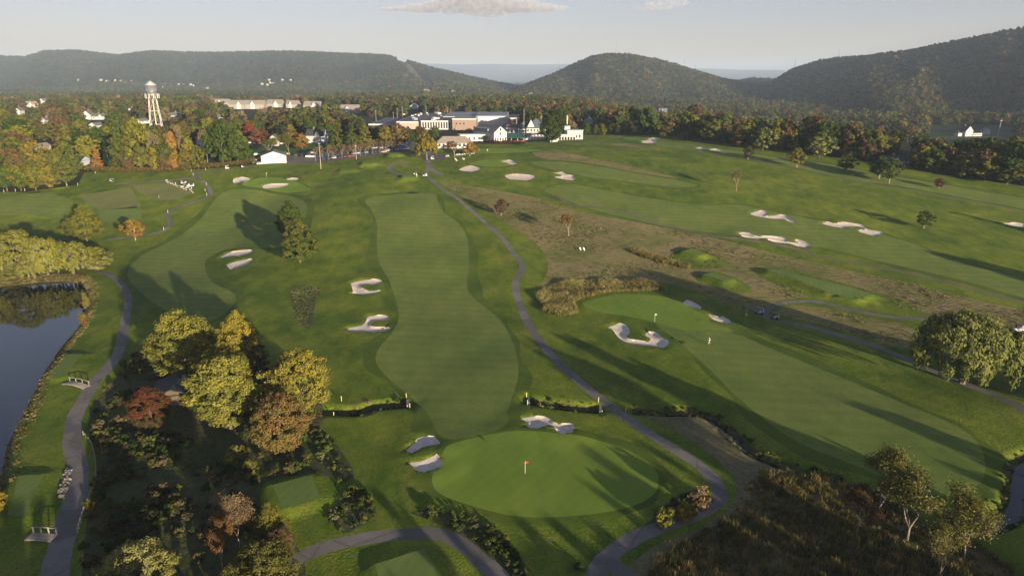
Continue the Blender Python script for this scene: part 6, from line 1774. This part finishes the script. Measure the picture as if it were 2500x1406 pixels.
def make_chair():
    t = thing('lawn_chair', 'chair', 'chair')
    ob('seat', ch_seat, t); ob('backrest', ch_back, t)
    for y in (-0.34, 0.34): ob('armrest', ch_arm, t, (0, y, 0))
    for x in (-0.3, 0.28):
        for y in (-0.34, 0.34): ob('leg', ch_leg, t, (x, y, 0))
    return t
ch0 = make_chair()
CHP = zr(1050, 270, 6.25, [(250, 712), (280, 708), (400, 692), (425, 690), (455, 686), (485, 687), (508, 680), (527, 676), (553, 674), (577, 672), (640, 668), (668, 666), (385, 757), (405, 775), (495, 750), (518, 758)])
for i, (x, y) in enumerate(CHP):
    t = ch0 if i == 0 else copy_tree(ch0)
    p = gpz(x, y); t.location = p; t.rotation_euler = (0, 0, R(-90 + 20 * math.sin(i * 2.1))); t.scale = (1.0,) * 3
    t['group'] = 'white chairs on the lawn by the clubhouse'
    t['label'] = ('%s white lawn chair from the left in the long row under the orange trees' % ORD[i]) if i < 12 else '%s of the four white chairs nearer than the long row' % ['leftmost', 'second', 'third', 'rightmost'][i - 12]

# flags
def flag(px, py, hpx, col, label, pole='paintw'):
    p = gpz(px, py); depth = p.y * ct - (p.z - CAM_H) * st
    t = thing('flagstick', label, 'flagstick', p, 0)
    hh = max(2.3, hpx / F * depth * 1.15)
    MB().tube([(0, 0, 0), (0, 0, hh)], 0.035, 6).build('pole', M[pole], t)
    pts = [(0.02 + 0.5 * k / 5, 0.05 * math.sin(k * 1.3), hh - 0.02 - 0.05 * k / 5) for k in range(6)] + [(0.02 + 0.5 * k / 5, 0.05 * math.sin(k * 1.3), hh - 0.42 + 0.03 * k) for k in range(6)]
    pts += [(x_, y_ + 0.012, z_) for x_, y_, z_ in pts]
    MB().poly(pts, [(k, k + 1, k + 7, k + 6) for k in range(5)] + [(k + 12, k + 18, k + 19, k + 13) for k in range(5)] + [(0, 12, 13, 1), (5, 17, 23, 11)]).build('flag', M[col], t)
    MB().lathe([(0.08, 0.0), (0.08, 0.02)], 10).build('cup', M['black'], t)
    return t
flag(1282, 1158, 18, 'redp', 'red flag on a white stick in the near green')
flag(1598, 787, 10, 'paintw', 'white flag on the right hand green above the curled bunker')
flag(651, 434, 6, 'yellowp', 'yellowish flag on the small green near the practice range')
flag(1497 - 80, 333, 6, 'paintw', 'white flag right of the clubhouse block on the crest')
p = chp(1279, 336)
t = thing('flagpole', 'tall white flagpole rising behind the clubhouse roofs', 'flagpole', p, 0)
MB().tube([(0, 0, 0), (0, 0, 19.5)], [0.13, 0.06], 8).build('pole', M['paintw'], t); MB().lathe([(0.02, 0.1), (0.16, 0), (0.02, -0.1)], 8, (0, 0, 19.6)).build('finial', M['yellowp'], t)

# stakes and posts
stake_me = MB().box(-0.06, 0.06, -0.06, 0.06, -0.2, 1.0).mesh('stake', M['yellowp'])
cap_me = MB().box(-0.075, 0.075, -0.075, 0.075, 1.0, 1.08).mesh('stake_top', M['paintw'])
STK = zr(780, 930, 3.205, [(680, 132), (707, 200), (173, 155), (112, 262), (1620, 116), (1628, 185), (2183, 164), (2212, 232)])
SLB = ['at the upper corner of the left culvert wall', 'at the lower corner of the left culvert wall', 'on the bank above the left ditch', 'at the left end of the ditch under the tree', 'at the upper corner of the right culvert wall', 'at the lower corner of the right culvert wall', 'above the ditch end by the path', 'below the ditch end by the path']
for q, l in list(zip(STK, SLB)) + [((2303, 1242), 'on the stream bank at the lower right'), ((1528, 1000), 'right of the path opposite the ditch end')]:
    t = thing('hazard_stake', 'yellow stake ' + l, 'stake', gpz(*q), 0, 'yellow stakes along the ditch'); ob('stake', stake_me, t); ob('cap', cap_me, t)
post_me = MB().box(-0.08, 0.08, -0.08, 0.08, -0.2, 1.3).mesh('post', M['legsteel']); ptop_me = MB().box(-0.1, 0.1, -0.1, 0.1, 1.3, 1.38).mesh('post_cap', M['wood'])
PST = [(504, 452, 'topmost on the outer bend of the range path'), (501, 467, 'middle one on the outer bend of the range path'), (505, 478, 'lowest on the outer bend of the range path'), (467, 419, 'at the wood edge where the range path starts'), (472, 429, 'left of the range path start'), (502, 416, 'at the wood edge right of the range path'), (410, 520, 'at the left turn of the thin path'), (400, 562, 'where the thin path bends back'),
       (129, 457, 'below the fifth border tree of the range'), (164, 455, 'below the last border tree of the range'), (190, 453, 'right of the last border tree of the range'), (10, 470, 'under the first border tree'), (38, 468, 'under the second border tree'), (61, 467, 'under the third border tree'), (233, 424, 'at the foot of the orange larch'), (2284, 418, 'white speck before the right hand hedge')]
for x, y, l in PST:
    t = thing('marker_post', 'short white post ' + l, 'post', gpz(x, y), 0, 'white marker posts'); ob('post', post_me, t); ob('cap', ptop_me, t)
# culvert walls
for px, py, rz, l in ((995, 983, 10, 'left culvert'), (1291, 975, 0, 'right culvert'), (1466, 996, -8, 'path side culvert')):
    p = gp(px, py)
    t = thing('culvert_wall', 'grey concrete headwall of the %s in the ditch' % l, 'culvert', (p.x, p.y, -1.7), R(rz))
    MB().box(-0.22, 0.22, -1.3, 1.3, 0, 1.75).build('headwall', M['concrete'], t)
    sgn = -1 if px < 1200 else 1
    MB().lathe([(0.55, 0), (0.55, 0.08), (0.45, 0.08), (0.45, 0.0)], 14, (0, 0, 0)).build('pipe', M['black'], t).matrix_local = Matrix.Translation((0.31 * sgn, 0, 0.95)) @ Matrix.Rotation(math.pi / 2 * sgn, 4, 'Y')
# foot bridges
def footbridge(x0, y0, x1, y1, label, arch=0.35, two=True):
    a, b = gp(x0, y0), gp(x1, y1)
    Lb = (b - a).to_2d().length; ang = math.atan2(b.y - a.y, b.x - a.x)
    c = (a + b) / 2
    t = thing('footbridge', label, 'footbridge', (c.x, c.y, H(c.x, c.y) + 0.15), ang)
    n = 15
    zc = lambda s: arch * (1 - (2 * s / Lb) ** 2)
    pl = MB().box(-Lb / n / 2 * 0.72, Lb / n / 2 * 0.72, -0.75, 0.75, -0.05, 0.03).mesh('plank', M['wood'])
    for i in range(n):
        s = -Lb / 2 + Lb * (i + 0.5) / n; o = ob('plank', pl, t, (s, 0, zc(s) + 0.1))
    for y in (-0.78, 0.78):
        if y < 0 and not two: continue
        MB().tube([(-Lb / 2 + Lb * k / 8, y, zc(-Lb / 2 + Lb * k / 8)) for k in range(9)], 0.1, 4).build('beam', M['wood'], t)
    MB().tube([(-Lb / 2, 0.85, 1.05), (0, 0.85, 1.1 + arch * 0.4), (Lb / 2, 0.85, 1.05)], 0.075, 4).build('handrail', M['wood'], t)
    for k in range(4):
        s = -Lb / 2 * 0.9 + Lb * 0.9 * k / 3
        MB().box(s - 0.07, s + 0.07, 0.78, 0.92, -0.1, 1.08 + arch * 0.3).build('post', M['wood'], t)
footbridge(160, 936, 212, 948, 'pale wooden footbridge with one handrail beside the upper bend of the left path')
footbridge(70, 1312, 133, 1316, 'pale wooden footbridge touching the left path near the bottom', 0.1)
# low rail fence beside the left path
FP = catmull([gp(*q).to_2d() for q in [(204, 1062), (224, 1088), (233, 1125), (235, 1160), (228, 1192), (214, 1225), (202, 1262), (190, 1300)]], False, 3)
f0 = Vector((FP[0].x, FP[0].y, H(FP[0].x, FP[0].y)))
t = thing('rail_fence', 'thin low two rail fence curving along the scrub side of the left path', 'fence', f0)
fpost = MB().box(-0.06, 0.06, -0.06, 0.06, -0.3, 0.95).mesh('post', M['wood'])
FZ = [Vector((q.x, q.y, H(q.x, q.y))) - f0 for q in FP]
for q in FZ: ob('post', fpost, t, q)
for a, b in zip(FZ, FZ[1:]):
    for z in (0.45, 0.85): MB().tube([a + Vector((0, 0, z)), b + Vector((0, 0, z))], 0.045, 4).build('rail', M['wood'], t)
# boards beside the dark hollow
for i, (px, lab) in enumerate(((1418, 'left of the two small white boards at the dark hollow in the rough'), (1427, 'right of the two small white boards at the dark hollow in the rough'))):
    p = gpz(px, 612)
    t = thing('white_board', lab, 'board', p, R(20)); t.scale = (0.65,) * 3
    MB().poly([(-0.3, 0, 0.05), (0.35, 0, 0.05), (0.1, 0.5, 1.5), (-0.7, 0.7, 2.0), (-0.3, 0.07, 0.05), (0.35, 0.07, 0.05), (0.1, 0.57, 1.5), (-0.7, 0.77, 2.0)], [(0, 1, 2, 3), (7, 6, 5, 4), (0, 4, 5, 1), (1, 5, 6, 2), (2, 6, 7, 3), (3, 7, 4, 0)]).build('board', M['paintw'], t)
    MB().box(-0.25, -0.15, 0.1, 0.5, -0.2, 0.9).build('stake', M['wood'], t)
# stones beside the left path
t = thing('stone_bank', 'heap of pale boulders on the left side of the path, lower left', 'stones', gpz(160, 1190), 0)
rs = []
for i in range(5):
    import bmesh
    bm = bmesh.new(); bmesh.ops.create_icosphere(bm, subdivisions=1, radius=0.4)
    rr_ = random.Random(i)
    for v in bm.verts: v.co *= rr_.uniform(0.75, 1.2)
    me = bpy.data.meshes.new('stone'); bm.to_mesh(me); bm.free(); me.materials.append(M['stone']); rs.append(me)
r_ = random.Random(9); o0 = t.location.copy()
for i in range(90):
    f = r_.random(); px = 168 - 20 * f + r_.uniform(-9, 9) * (1 if f > 0.3 else 0.7); py = 1148 + 68 * f
    if px > 178 - 12 * f: px -= 8
    p = gpz(px, py)
    o = ob('stone', r_.choice(rs), t, p - o0 + Vector((0, 0, 0.08))); o.rotation_euler = (r_.random() * 6, r_.random() * 6, r_.random() * 6); s = r_.uniform(0.55, 1.25); o.scale = (s, s * r_.uniform(0.7, 1.2), s * 0.75)
# bushes with colour at the left path
for px, py, ty, w, c, l in [(232, 1262, 1215, 30, 'red', 'red leaved bush right of the path, lower left'), (228, 1232, 1212, 22, 'orange', 'small orange bush just above the red one'), (204, 790, 757, 20, 'red', 'small red bush on the pond bank'), (207, 745, 712, 24, 'rusty', 'rusty bush on the pond bank above the red one'),
        (575, 1130, 1085, 60, 'golden', 'golden low bush under the tall tree right of the shed'), (608, 1165, 1120, 50, 'olive', 'olive bush above the lower left tee'), (240, 1102, 1088, 14, 'yellow green', 'tiny bright green sapling by the path fence')]:
    T('bush', random.choice(['bush0', 'bush1']), px, py, ty, w, c, l, None, col2='olive', cat='bush')
# small maples clump beside the white shed front etc
T('bush', 'bush0', 1710, 1235, 1190, 60, 'brown', 'brown seed headed shrub patch inside the path bend', col2='tan', cat='bush')
T('bush', 'bush1', 1668, 1262, 1225, 60, 'yellow green', 'yellow green bush at the inside of the path bend', col2='golden', cat='bush')
T('bush', 'bush0', 1620, 1280, 1240, 60, 'yellow green', 'second yellow green bush left of the path bend', col2='olive', cat='bush')

# ------------------------------------------------------------------ masses of vegetation
def cond_wood(X, Y, Z, px, py): return cond_town(X, Y, Z, px, py) & (Y < 1500)
TOWN = [('olive', 5), ('mid green', 4), ('green', 5), ('dark green', 3), ('yellow green', 1.5), ('rusty', 1.6), ('brown', 3), ('orange', 0.6), ('golden', 0.8), ('red', 0.4), ('tan', 2), ('maroon', 0.5), ('purple brown', 1)]
FARP = [('olive', 4), ('mid green', 3), ('green', 6), ('dark green', 4), ('rusty', 0.8), ('brown', 3.0), ('golden', 0.4), ('tan', 1.6), ('purple brown', 1.5)]
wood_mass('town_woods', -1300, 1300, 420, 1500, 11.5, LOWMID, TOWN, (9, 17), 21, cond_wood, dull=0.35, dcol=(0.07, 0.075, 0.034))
CUT = [(955, 136), (975, 136), (1012, 168), (1072, 216), (1048, 218), (992, 176)]
def cond_far(X, Y, Z, px, py):
    k = (Y >= 1500) & (px > -80) & (px < 2580) & (py > 20)
    k &= ~in_poly(px, py, CUT)
    for hx, hy, rad in HOUSE_CLEAR: k &= ((X - hx) ** 2 + (Y - hy) ** 2 > rad * rad)
    return k
def cond_f1(X, Y, Z, px, py): return cond_far(X, Y, Z, px, py) & (Y < 3000)
def cond_f2(X, Y, Z, px, py): return cond_far(X, Y, Z, px, py) & (Y >= 3000) & (px < 2100)
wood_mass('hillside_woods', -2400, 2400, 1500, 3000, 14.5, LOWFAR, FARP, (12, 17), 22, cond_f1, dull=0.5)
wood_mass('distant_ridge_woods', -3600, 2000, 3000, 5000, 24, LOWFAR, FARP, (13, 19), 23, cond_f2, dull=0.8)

def poly_pts(poly, spacing, seed, dens=None):
    r = np.random.default_rng(seed)
    xs = [p.x for p in poly]; ys = [p.y for p in poly]
    n = int((max(xs) - min(xs)) * (max(ys) - min(ys)) / spacing ** 2)
    X = r.uniform(min(xs), max(xs), n); Y = r.uniform(min(ys), max(ys), n)
    k = in_poly(X, Y, [(p.x, p.y) for p in poly])
    X, Y = X[k], Y[k]
    if dens is not None:
        d = dens(X, Y); k = r.random(len(X)) < d; X, Y = X[k], Y[k]
    # stay off paths, tees, water and greens
    bad = np.zeros(len(X), bool)
    for rg in regions:
        if rg.get('strips'):
            d, _ = seg_dist(X, Y, rg['line'], False); bad |= d < rg['width'] / 2 + 0.5
        elif rg.get('raised') or rg.get('bunker') or (rg.get('water') is not None):
            d, i_ = seg_dist(X, Y, rg['poly']); bad |= i_ | (d < (3.5 if rg.get('sharp') else 0.5))
    return X[~bad], Y[~bad], r

def veg(name, X, Y, r, srcs, pal, s0, s1, nz=0.0, label=None, hs_=1.0):
    n = len(X); Z = hz(X, Y)
    s = r.uniform(s0, s1, n)
    if nz: s *= 1 + nz * vnoise(X / 6, Y / 6)
    print(name, n)
    t = tint_from(pal, n, r) * (1 + 0.3 * vnoise(X / 11, Y / 11))[:, None]
    return scatter(name, np.stack([X, Y, Z - 0.05], 1), np.stack([s, s, s * hs_], 1), r.uniform(0, 6.28, n), r.integers(0, len(srcs), n), np.clip(t, 0.004, 1), srcs, label=label)
FES = [((0.19, 0.165, 0.08), 4), ((0.15, 0.145, 0.055), 4), ((0.22, 0.18, 0.10), 1.5), ((0.12, 0.125, 0.04), 2)]
def tint_from(pal, n, r, jit=0.18):
    w = np.array([q for _, q in pal], float); w /= w.sum()
    C = np.array([COL[c] if isinstance(c, str) else c for c, _ in pal])[r.choice(len(pal), n, p=w)]
    return C * (1 + jit * r.normal(size=(n, 1)))
fx, fy = [], []
for i, rg in enumerate([g_ for g_ in regions if g_['name'] == 'fescue_rough'][:2]):
    X, Y, r = poly_pts(rg['poly'], 1.15, 400 + i, lambda a, b: np.clip(0.42 + 0.9 * vnoise(a / 14, b / 9), 0.05, 1) * np.where(b < 330, 1, 0.25))
    fx.append(X); fy.append(Y)
veg('tall_grass', np.concatenate(fx), np.concatenate(fy), r, TUFT, FES, 0.4, 0.95, 0.3)
RD_ = [gp(*p).to_2d() for p in [(1312, 725), (1325, 705), (1345, 697), (1420, 686), (1500, 686), (1590, 692), (1618, 708), (1560, 712), (1480, 714), (1425, 728), (1400, 738), (1412, 765), (1368, 772), (1328, 758)]]
X, Y, r = poly_pts(RD_, 0.4, 410)
veg('reeds', X, Y, r, REED, [((0.27, 0.22, 0.10), 3), ((0.32, 0.24, 0.12), 2), ((0.18, 0.19, 0.06), 4)], 0.35, 0.75, 0.5)
RW = [gp(*p).to_2d() for p in [(1535, 612), (1560, 612), (1620, 632), (1685, 652), (1680, 658), (1610, 640), (1550, 622)]]
X, Y, r = poly_pts(RW, 0.7, 411); veg('reeds', X, Y, r, REED, [((0.15, 0.14, 0.04), 3), ((0.22, 0.17, 0.07), 2)], 0.5, 0.8)
# shaded scrub in the lower left
sx, sy = [], []
rg = [g_ for g_ in regions if g_['name'] == 'scrub_floor'][0]
X, Y, r = poly_pts(rg['poly'], 1.5, 420, lambda a, b: np.clip(0.6 + 1.0 * vnoise(a / 7, b / 7), 0.05, 1))
d_, _ = seg_dist(X, Y, [gp(428, 978).to_2d(), gp(428, 960).to_2d()], False); X, Y = X[d_ > 7], Y[d_ > 7]
veg('undergrowth', X, Y, r, SHRUB, [('dark green', 3), ('green', 4), ((0.085, 0.075, 0.035), 4), ('olive', 2), ((0.12, 0.095, 0.055), 2)], 0.4, 1.15, 0.5)
for i, (nm_, sp, pal, s0, s1) in enumerate([('rank_grass', 0.9, [('green', 4), ('mid green', 2), ('olive', 2), ((0.12, 0.12, 0.07), 1.2)], 0.25, 0.6)]):
    ax, ay = [], []
    for j, g_ in enumerate([g_ for g_ in regions if g_['name'] == nm_][1:]):
        X, Y, r = poly_pts(g_['poly'], sp * (1 if j else 1.5), 430 + j); ax.append(X); ay.append(Y)
    veg('weeds', np.concatenate(ax), np.concatenate(ay), r, SHRUB, pal, s0, s1, 0.4)
X, Y, r = poly_pts([g_ for g_ in regions if g_['name'] == 'rank_grass'][0]['poly'], 0.55, 439)
veg('rank_tufts', X, Y, r, TUFT, [((0.10, 0.115, 0.05), 4), ((0.15, 0.15, 0.08), 2), ('green', 2)], 0.35, 0.8, 0.4)
rg = [g_ for g_ in regions if g_['name'] == 'rust_weeds_floor'][0]
X, Y, r = poly_pts(rg['poly'], 0.62, 440)
veg('rusty_weeds', X, Y, r, REED + TUFT, [((0.19, 0.16, 0.07), 5), ((0.24, 0.17, 0.065), 2), ((0.11, 0.12, 0.04), 3), ('olive', 3)], 0.35, 0.7, 0.4)
rg = [g_ for g_ in regions if g_['name'] == 'bank'][0]
X, Y, r = poly_pts(rg['poly'], 0.5, 450)
pd_, _ = seg_dist(X, Y, POND)
k = pd_ < 6.5; X, Y = X[k], Y[k]
re = np.random.default_rng(451); ex, ey = [], []
for a, b in zip(POND, POND[1:] + POND[:1]):
    n = int((b - a).length * 5); t_ = re.random(n); tt = (b - a).normalized(); o_ = re.uniform(0.1, 3.2, n)
    ex.append(a.x + (b.x - a.x) * t_ + tt.y * o_); ey.append(a.y + (b.y - a.y) * t_ - tt.x * o_)
X, Y = np.concatenate([X] + ex), np.concatenate([Y] + ey)
veg('bank_reeds', X, Y, r, TUFT, [((0.20, 0.165, 0.075), 5), ('olive', 3), ((0.14, 0.12, 0.05), 2), ('green', 1)], 0.4, 0.85, 0.4)
# ditch and stream banks
cx_, cy_ = [], []
for j, g_ in enumerate([g_ for g_ in regions if g_['name'] == 'creek_water']):
    r = np.random.default_rng(460 + j)
    Ln = g_['line']; w = g_['width']
    for a, b in zip(Ln, Ln[1:]):
        n = int((b - a).length * (7 if j < 2 else 9)); t_ = r.random(n); tt = (b - a).normalized(); nn = Vector((-tt.y, tt.x))
        o_ = (w / 2 + 0.1 + 1.3 * r.random(n) ** 1.3) * r.choice([-1, 1], n)
        cx_.append(a.x + (b.x - a.x) * t_ + nn.x * o_); cy_.append(a.y + (b.y - a.y) * t_ + nn.y * o_)
X, Y = np.concatenate(cx_), np.concatenate(cy_)
veg('bank_weeds', X, Y, r, TUFT + SHRUB[2:], [('green', 3), ('olive', 3), ((0.2, 0.17, 0.09), 2), ('brown', 1)], 0.25, 0.6, 0.3)

# trees below and beside the frame whose shadows fall into the picture
TIPS = [(1205, 1262, 13), (1250, 1264, 12), (1300, 1264, 13), (1350, 1266, 14), (1400, 1260, 13), (1445, 1248, 14), (1490, 1226, 15), (1525, 1205, 14), (1550, 1178, 15), (1420, 1100, 17), (1475, 1130, 18), (1560, 1120, 15), (1610, 1110, 15),
        (1660, 1110, 16), (1720, 1120, 15), (1790, 1140, 14), (1300, 1300, 14), (1400, 1300, 14), (1500, 1290, 14), (1600, 1230, 14), (1230, 1330, 13),
        (1100, 1300, 11), (1000, 1270, 11), (940, 1230, 12), (900, 1320, 11), (820, 1330, 10),
        (20, 1240, 14), (70, 1230, 14), (120, 1250, 13), (170, 1230, 14), (220, 1010, 10), (270, 950, 9), (330, 1000, 8), (380, 930, 8), (430, 1040, 7), (480, 1060, 7), (300, 1130, 8), (380, 1180, 7), (250, 1200, 9), (240, 1320, 12), (60, 1330, 12), (150, 1340, 12), (-40, 1240, 14),
        (1900, 1190, 15), (2000, 1180, 15), (2080, 1150, 16), (2160, 1180, 15), (2260, 1200, 15), (2350, 1240, 14), (2450, 1230, 14), (2100, 1260, 14), (2200, 1290, 13), (2200, 1350, 12), (400, 892, 15), (440, 884, 15), (475, 900, 14), (360, 915, 15), (0, 1235, 12), (45, 1235, 12), (95, 1235, 12), (145, 1235, 12), (20, 1275, 12), (75, 1280, 12), (125, 1285, 12), (175, 1285, 12), (40, 1320, 11), (110, 1325, 11), (180, 1330, 11), (-30, 1300, 12),
        (1340, 800, 17), (1400, 838, 17), (1470, 862, 17), (1550, 902, 16), (1640, 950, 15), (1750, 1010, 14), (1600, 662, 17), (1700, 690, 17), (1800, 715, 16), (1520, 640, 18), (1480, 624, 18), (1440, 615, 18), (1900, 760, 15), (2000, 800, 14),
        (290, 905, 9),
        (2190, 592, 17), (2240, 605, 18), (2300, 622, 18), (2275, 507, 14), (2330, 520, 15), (1960, 940, 14), (2120, 1050, 11)]
_r = random.Random(2)
for q in list(TIPS):
    if q[1] > 1190 and 850 < q[0] < 1720:
        for k in (28, 60): TIPS.append((q[0] + _r.uniform(-20, 20) + k * 0.5, q[1] + k, q[2] - 1))
P_, S_, I_, T_ = [], [], [], []
rT = random.Random(4)
for px, py, hgt in TIPS:
    tip = gp(px, py)
    Lg = (hgt * 0.99) / math.tan(SUN_EL)
    for _ in range(3):
        bx, by = tip.x + math.sin(SUN_AZ) * Lg, tip.y + math.cos(SUN_AZ) * Lg
        zb = float(base_h(bx, by)); Lg = (hgt * 0.99 + zb - tip.z) / math.tan(SUN_EL)
    if by > 5:
        qx, qy = proj(bx, by, zb + hgt)
        if -20 < qx < 2520 and qy < 1400: print('SHADE', px, py, round(qx), round(qy), round(bx), round(by)); continue
    P_.append((bx, by, zb - 0.3)); s = hgt / 15; S_.append((s * 1.0, s * 1.0, s)); I_.append(rT.randrange(4)); T_.append(COL[rT.choice(['green', 'olive', 'mid green'])])
scatter('woods', P_, S_, [rT.random() * 6 for _ in P_], I_, T_, LOWMID)

# ------------------------------------------------------------------ clouds (beyond the haze box) and the haze itself
ZTOP = float(GV[:, 2].max()) + 40
def cloud(name, label, blobs, yd, seed, dens):
    import bmesh
    bm = bmesh.new()
    for (px, py, wpx, hpx) in blobs:
        p = at_dist(px, py, yd); sx_ = wpx / 1826 * yd / 2; sz = hpx / 1826 * yd / 2
        bmesh.ops.create_icosphere(bm, subdivisions=3, radius=1.0, matrix=Matrix.Translation(p) @ Matrix.Diagonal((sx_, sx_ * 0.6, sz, 1)))
    me = bpy.data.meshes.new(name); bm.to_mesh(me); bm.free()
    o = ob(name, me)
    rm = o.modifiers.new('r', 'REMESH'); rm.mode = 'VOXEL'; rm.voxel_size = 22
    m = bpy.data.materials.new(name); m.use_nodes = True; nt = m.node_tree; nt.nodes.clear()
    out = N(nt, 'ShaderNodeOutputMaterial'); v = N(nt, 'ShaderNodeVolumePrincipled')
    v.inputs['Color'].default_value = (1, 0.96, 0.95, 1); v.inputs['Anisotropy'].default_value = 0.1
    P = pos(nt)
    n = noise_n(nt, P, 1 / 130.0, 5, 0.62)
    r = N(nt, 'ShaderNodeMapRange'); r.inputs['From Min'].default_value = 0.44; r.inputs['From Max'].default_value = 0.72; r.inputs['To Max'].default_value = dens
    L(nt, n, r.inputs['Value']); L(nt, r.outputs[0], v.inputs['Density'])
    L(nt, v.outputs[0], out.inputs['Volume'])
    me.materials.append(m)
    return setp(o, label, 'cloud')
cloud('cloud', 'long ragged pinkish cloud at the top above the middle', [(975, 22, 120, 12), (1040, 20, 140, 22), (1100, 16, 160, 34), (1150, 8, 180, 50), (1190, 22, 150, 40), (1240, 14, 180, 36), (1300, 20, 150, 24), (1350, 20, 90, 12)], 19500, 1, 0.007)
cloud('cloud', 'small faint cloud at the top right of the middle', [(1580, 20, 60, 14), (1610, 14, 90, 22), (1650, 8, 70, 20)], 19500, 2, 0.004)
hm = bpy.data.materials.new('haze'); hm.use_nodes = True; nt = hm.node_tree; nt.nodes.clear()
out = N(nt, 'ShaderNodeOutputMaterial'); v = N(nt, 'ShaderNodeVolumePrincipled')
v.inputs['Color'].default_value = (0.62, 0.77, 0.98, 1); v.inputs['Density'].default_value = HAZE; v.inputs['Anisotropy'].default_value = 0.0
L(nt, v.outputs[0], out.inputs['Volume'])
hb = MB().box(-17000, 17000, -1800, 18600, -4.0, max(ZTOP, 110)).build('haze', hm); setp(hb, kind='stuff')
print('objects', len(scene.objects))
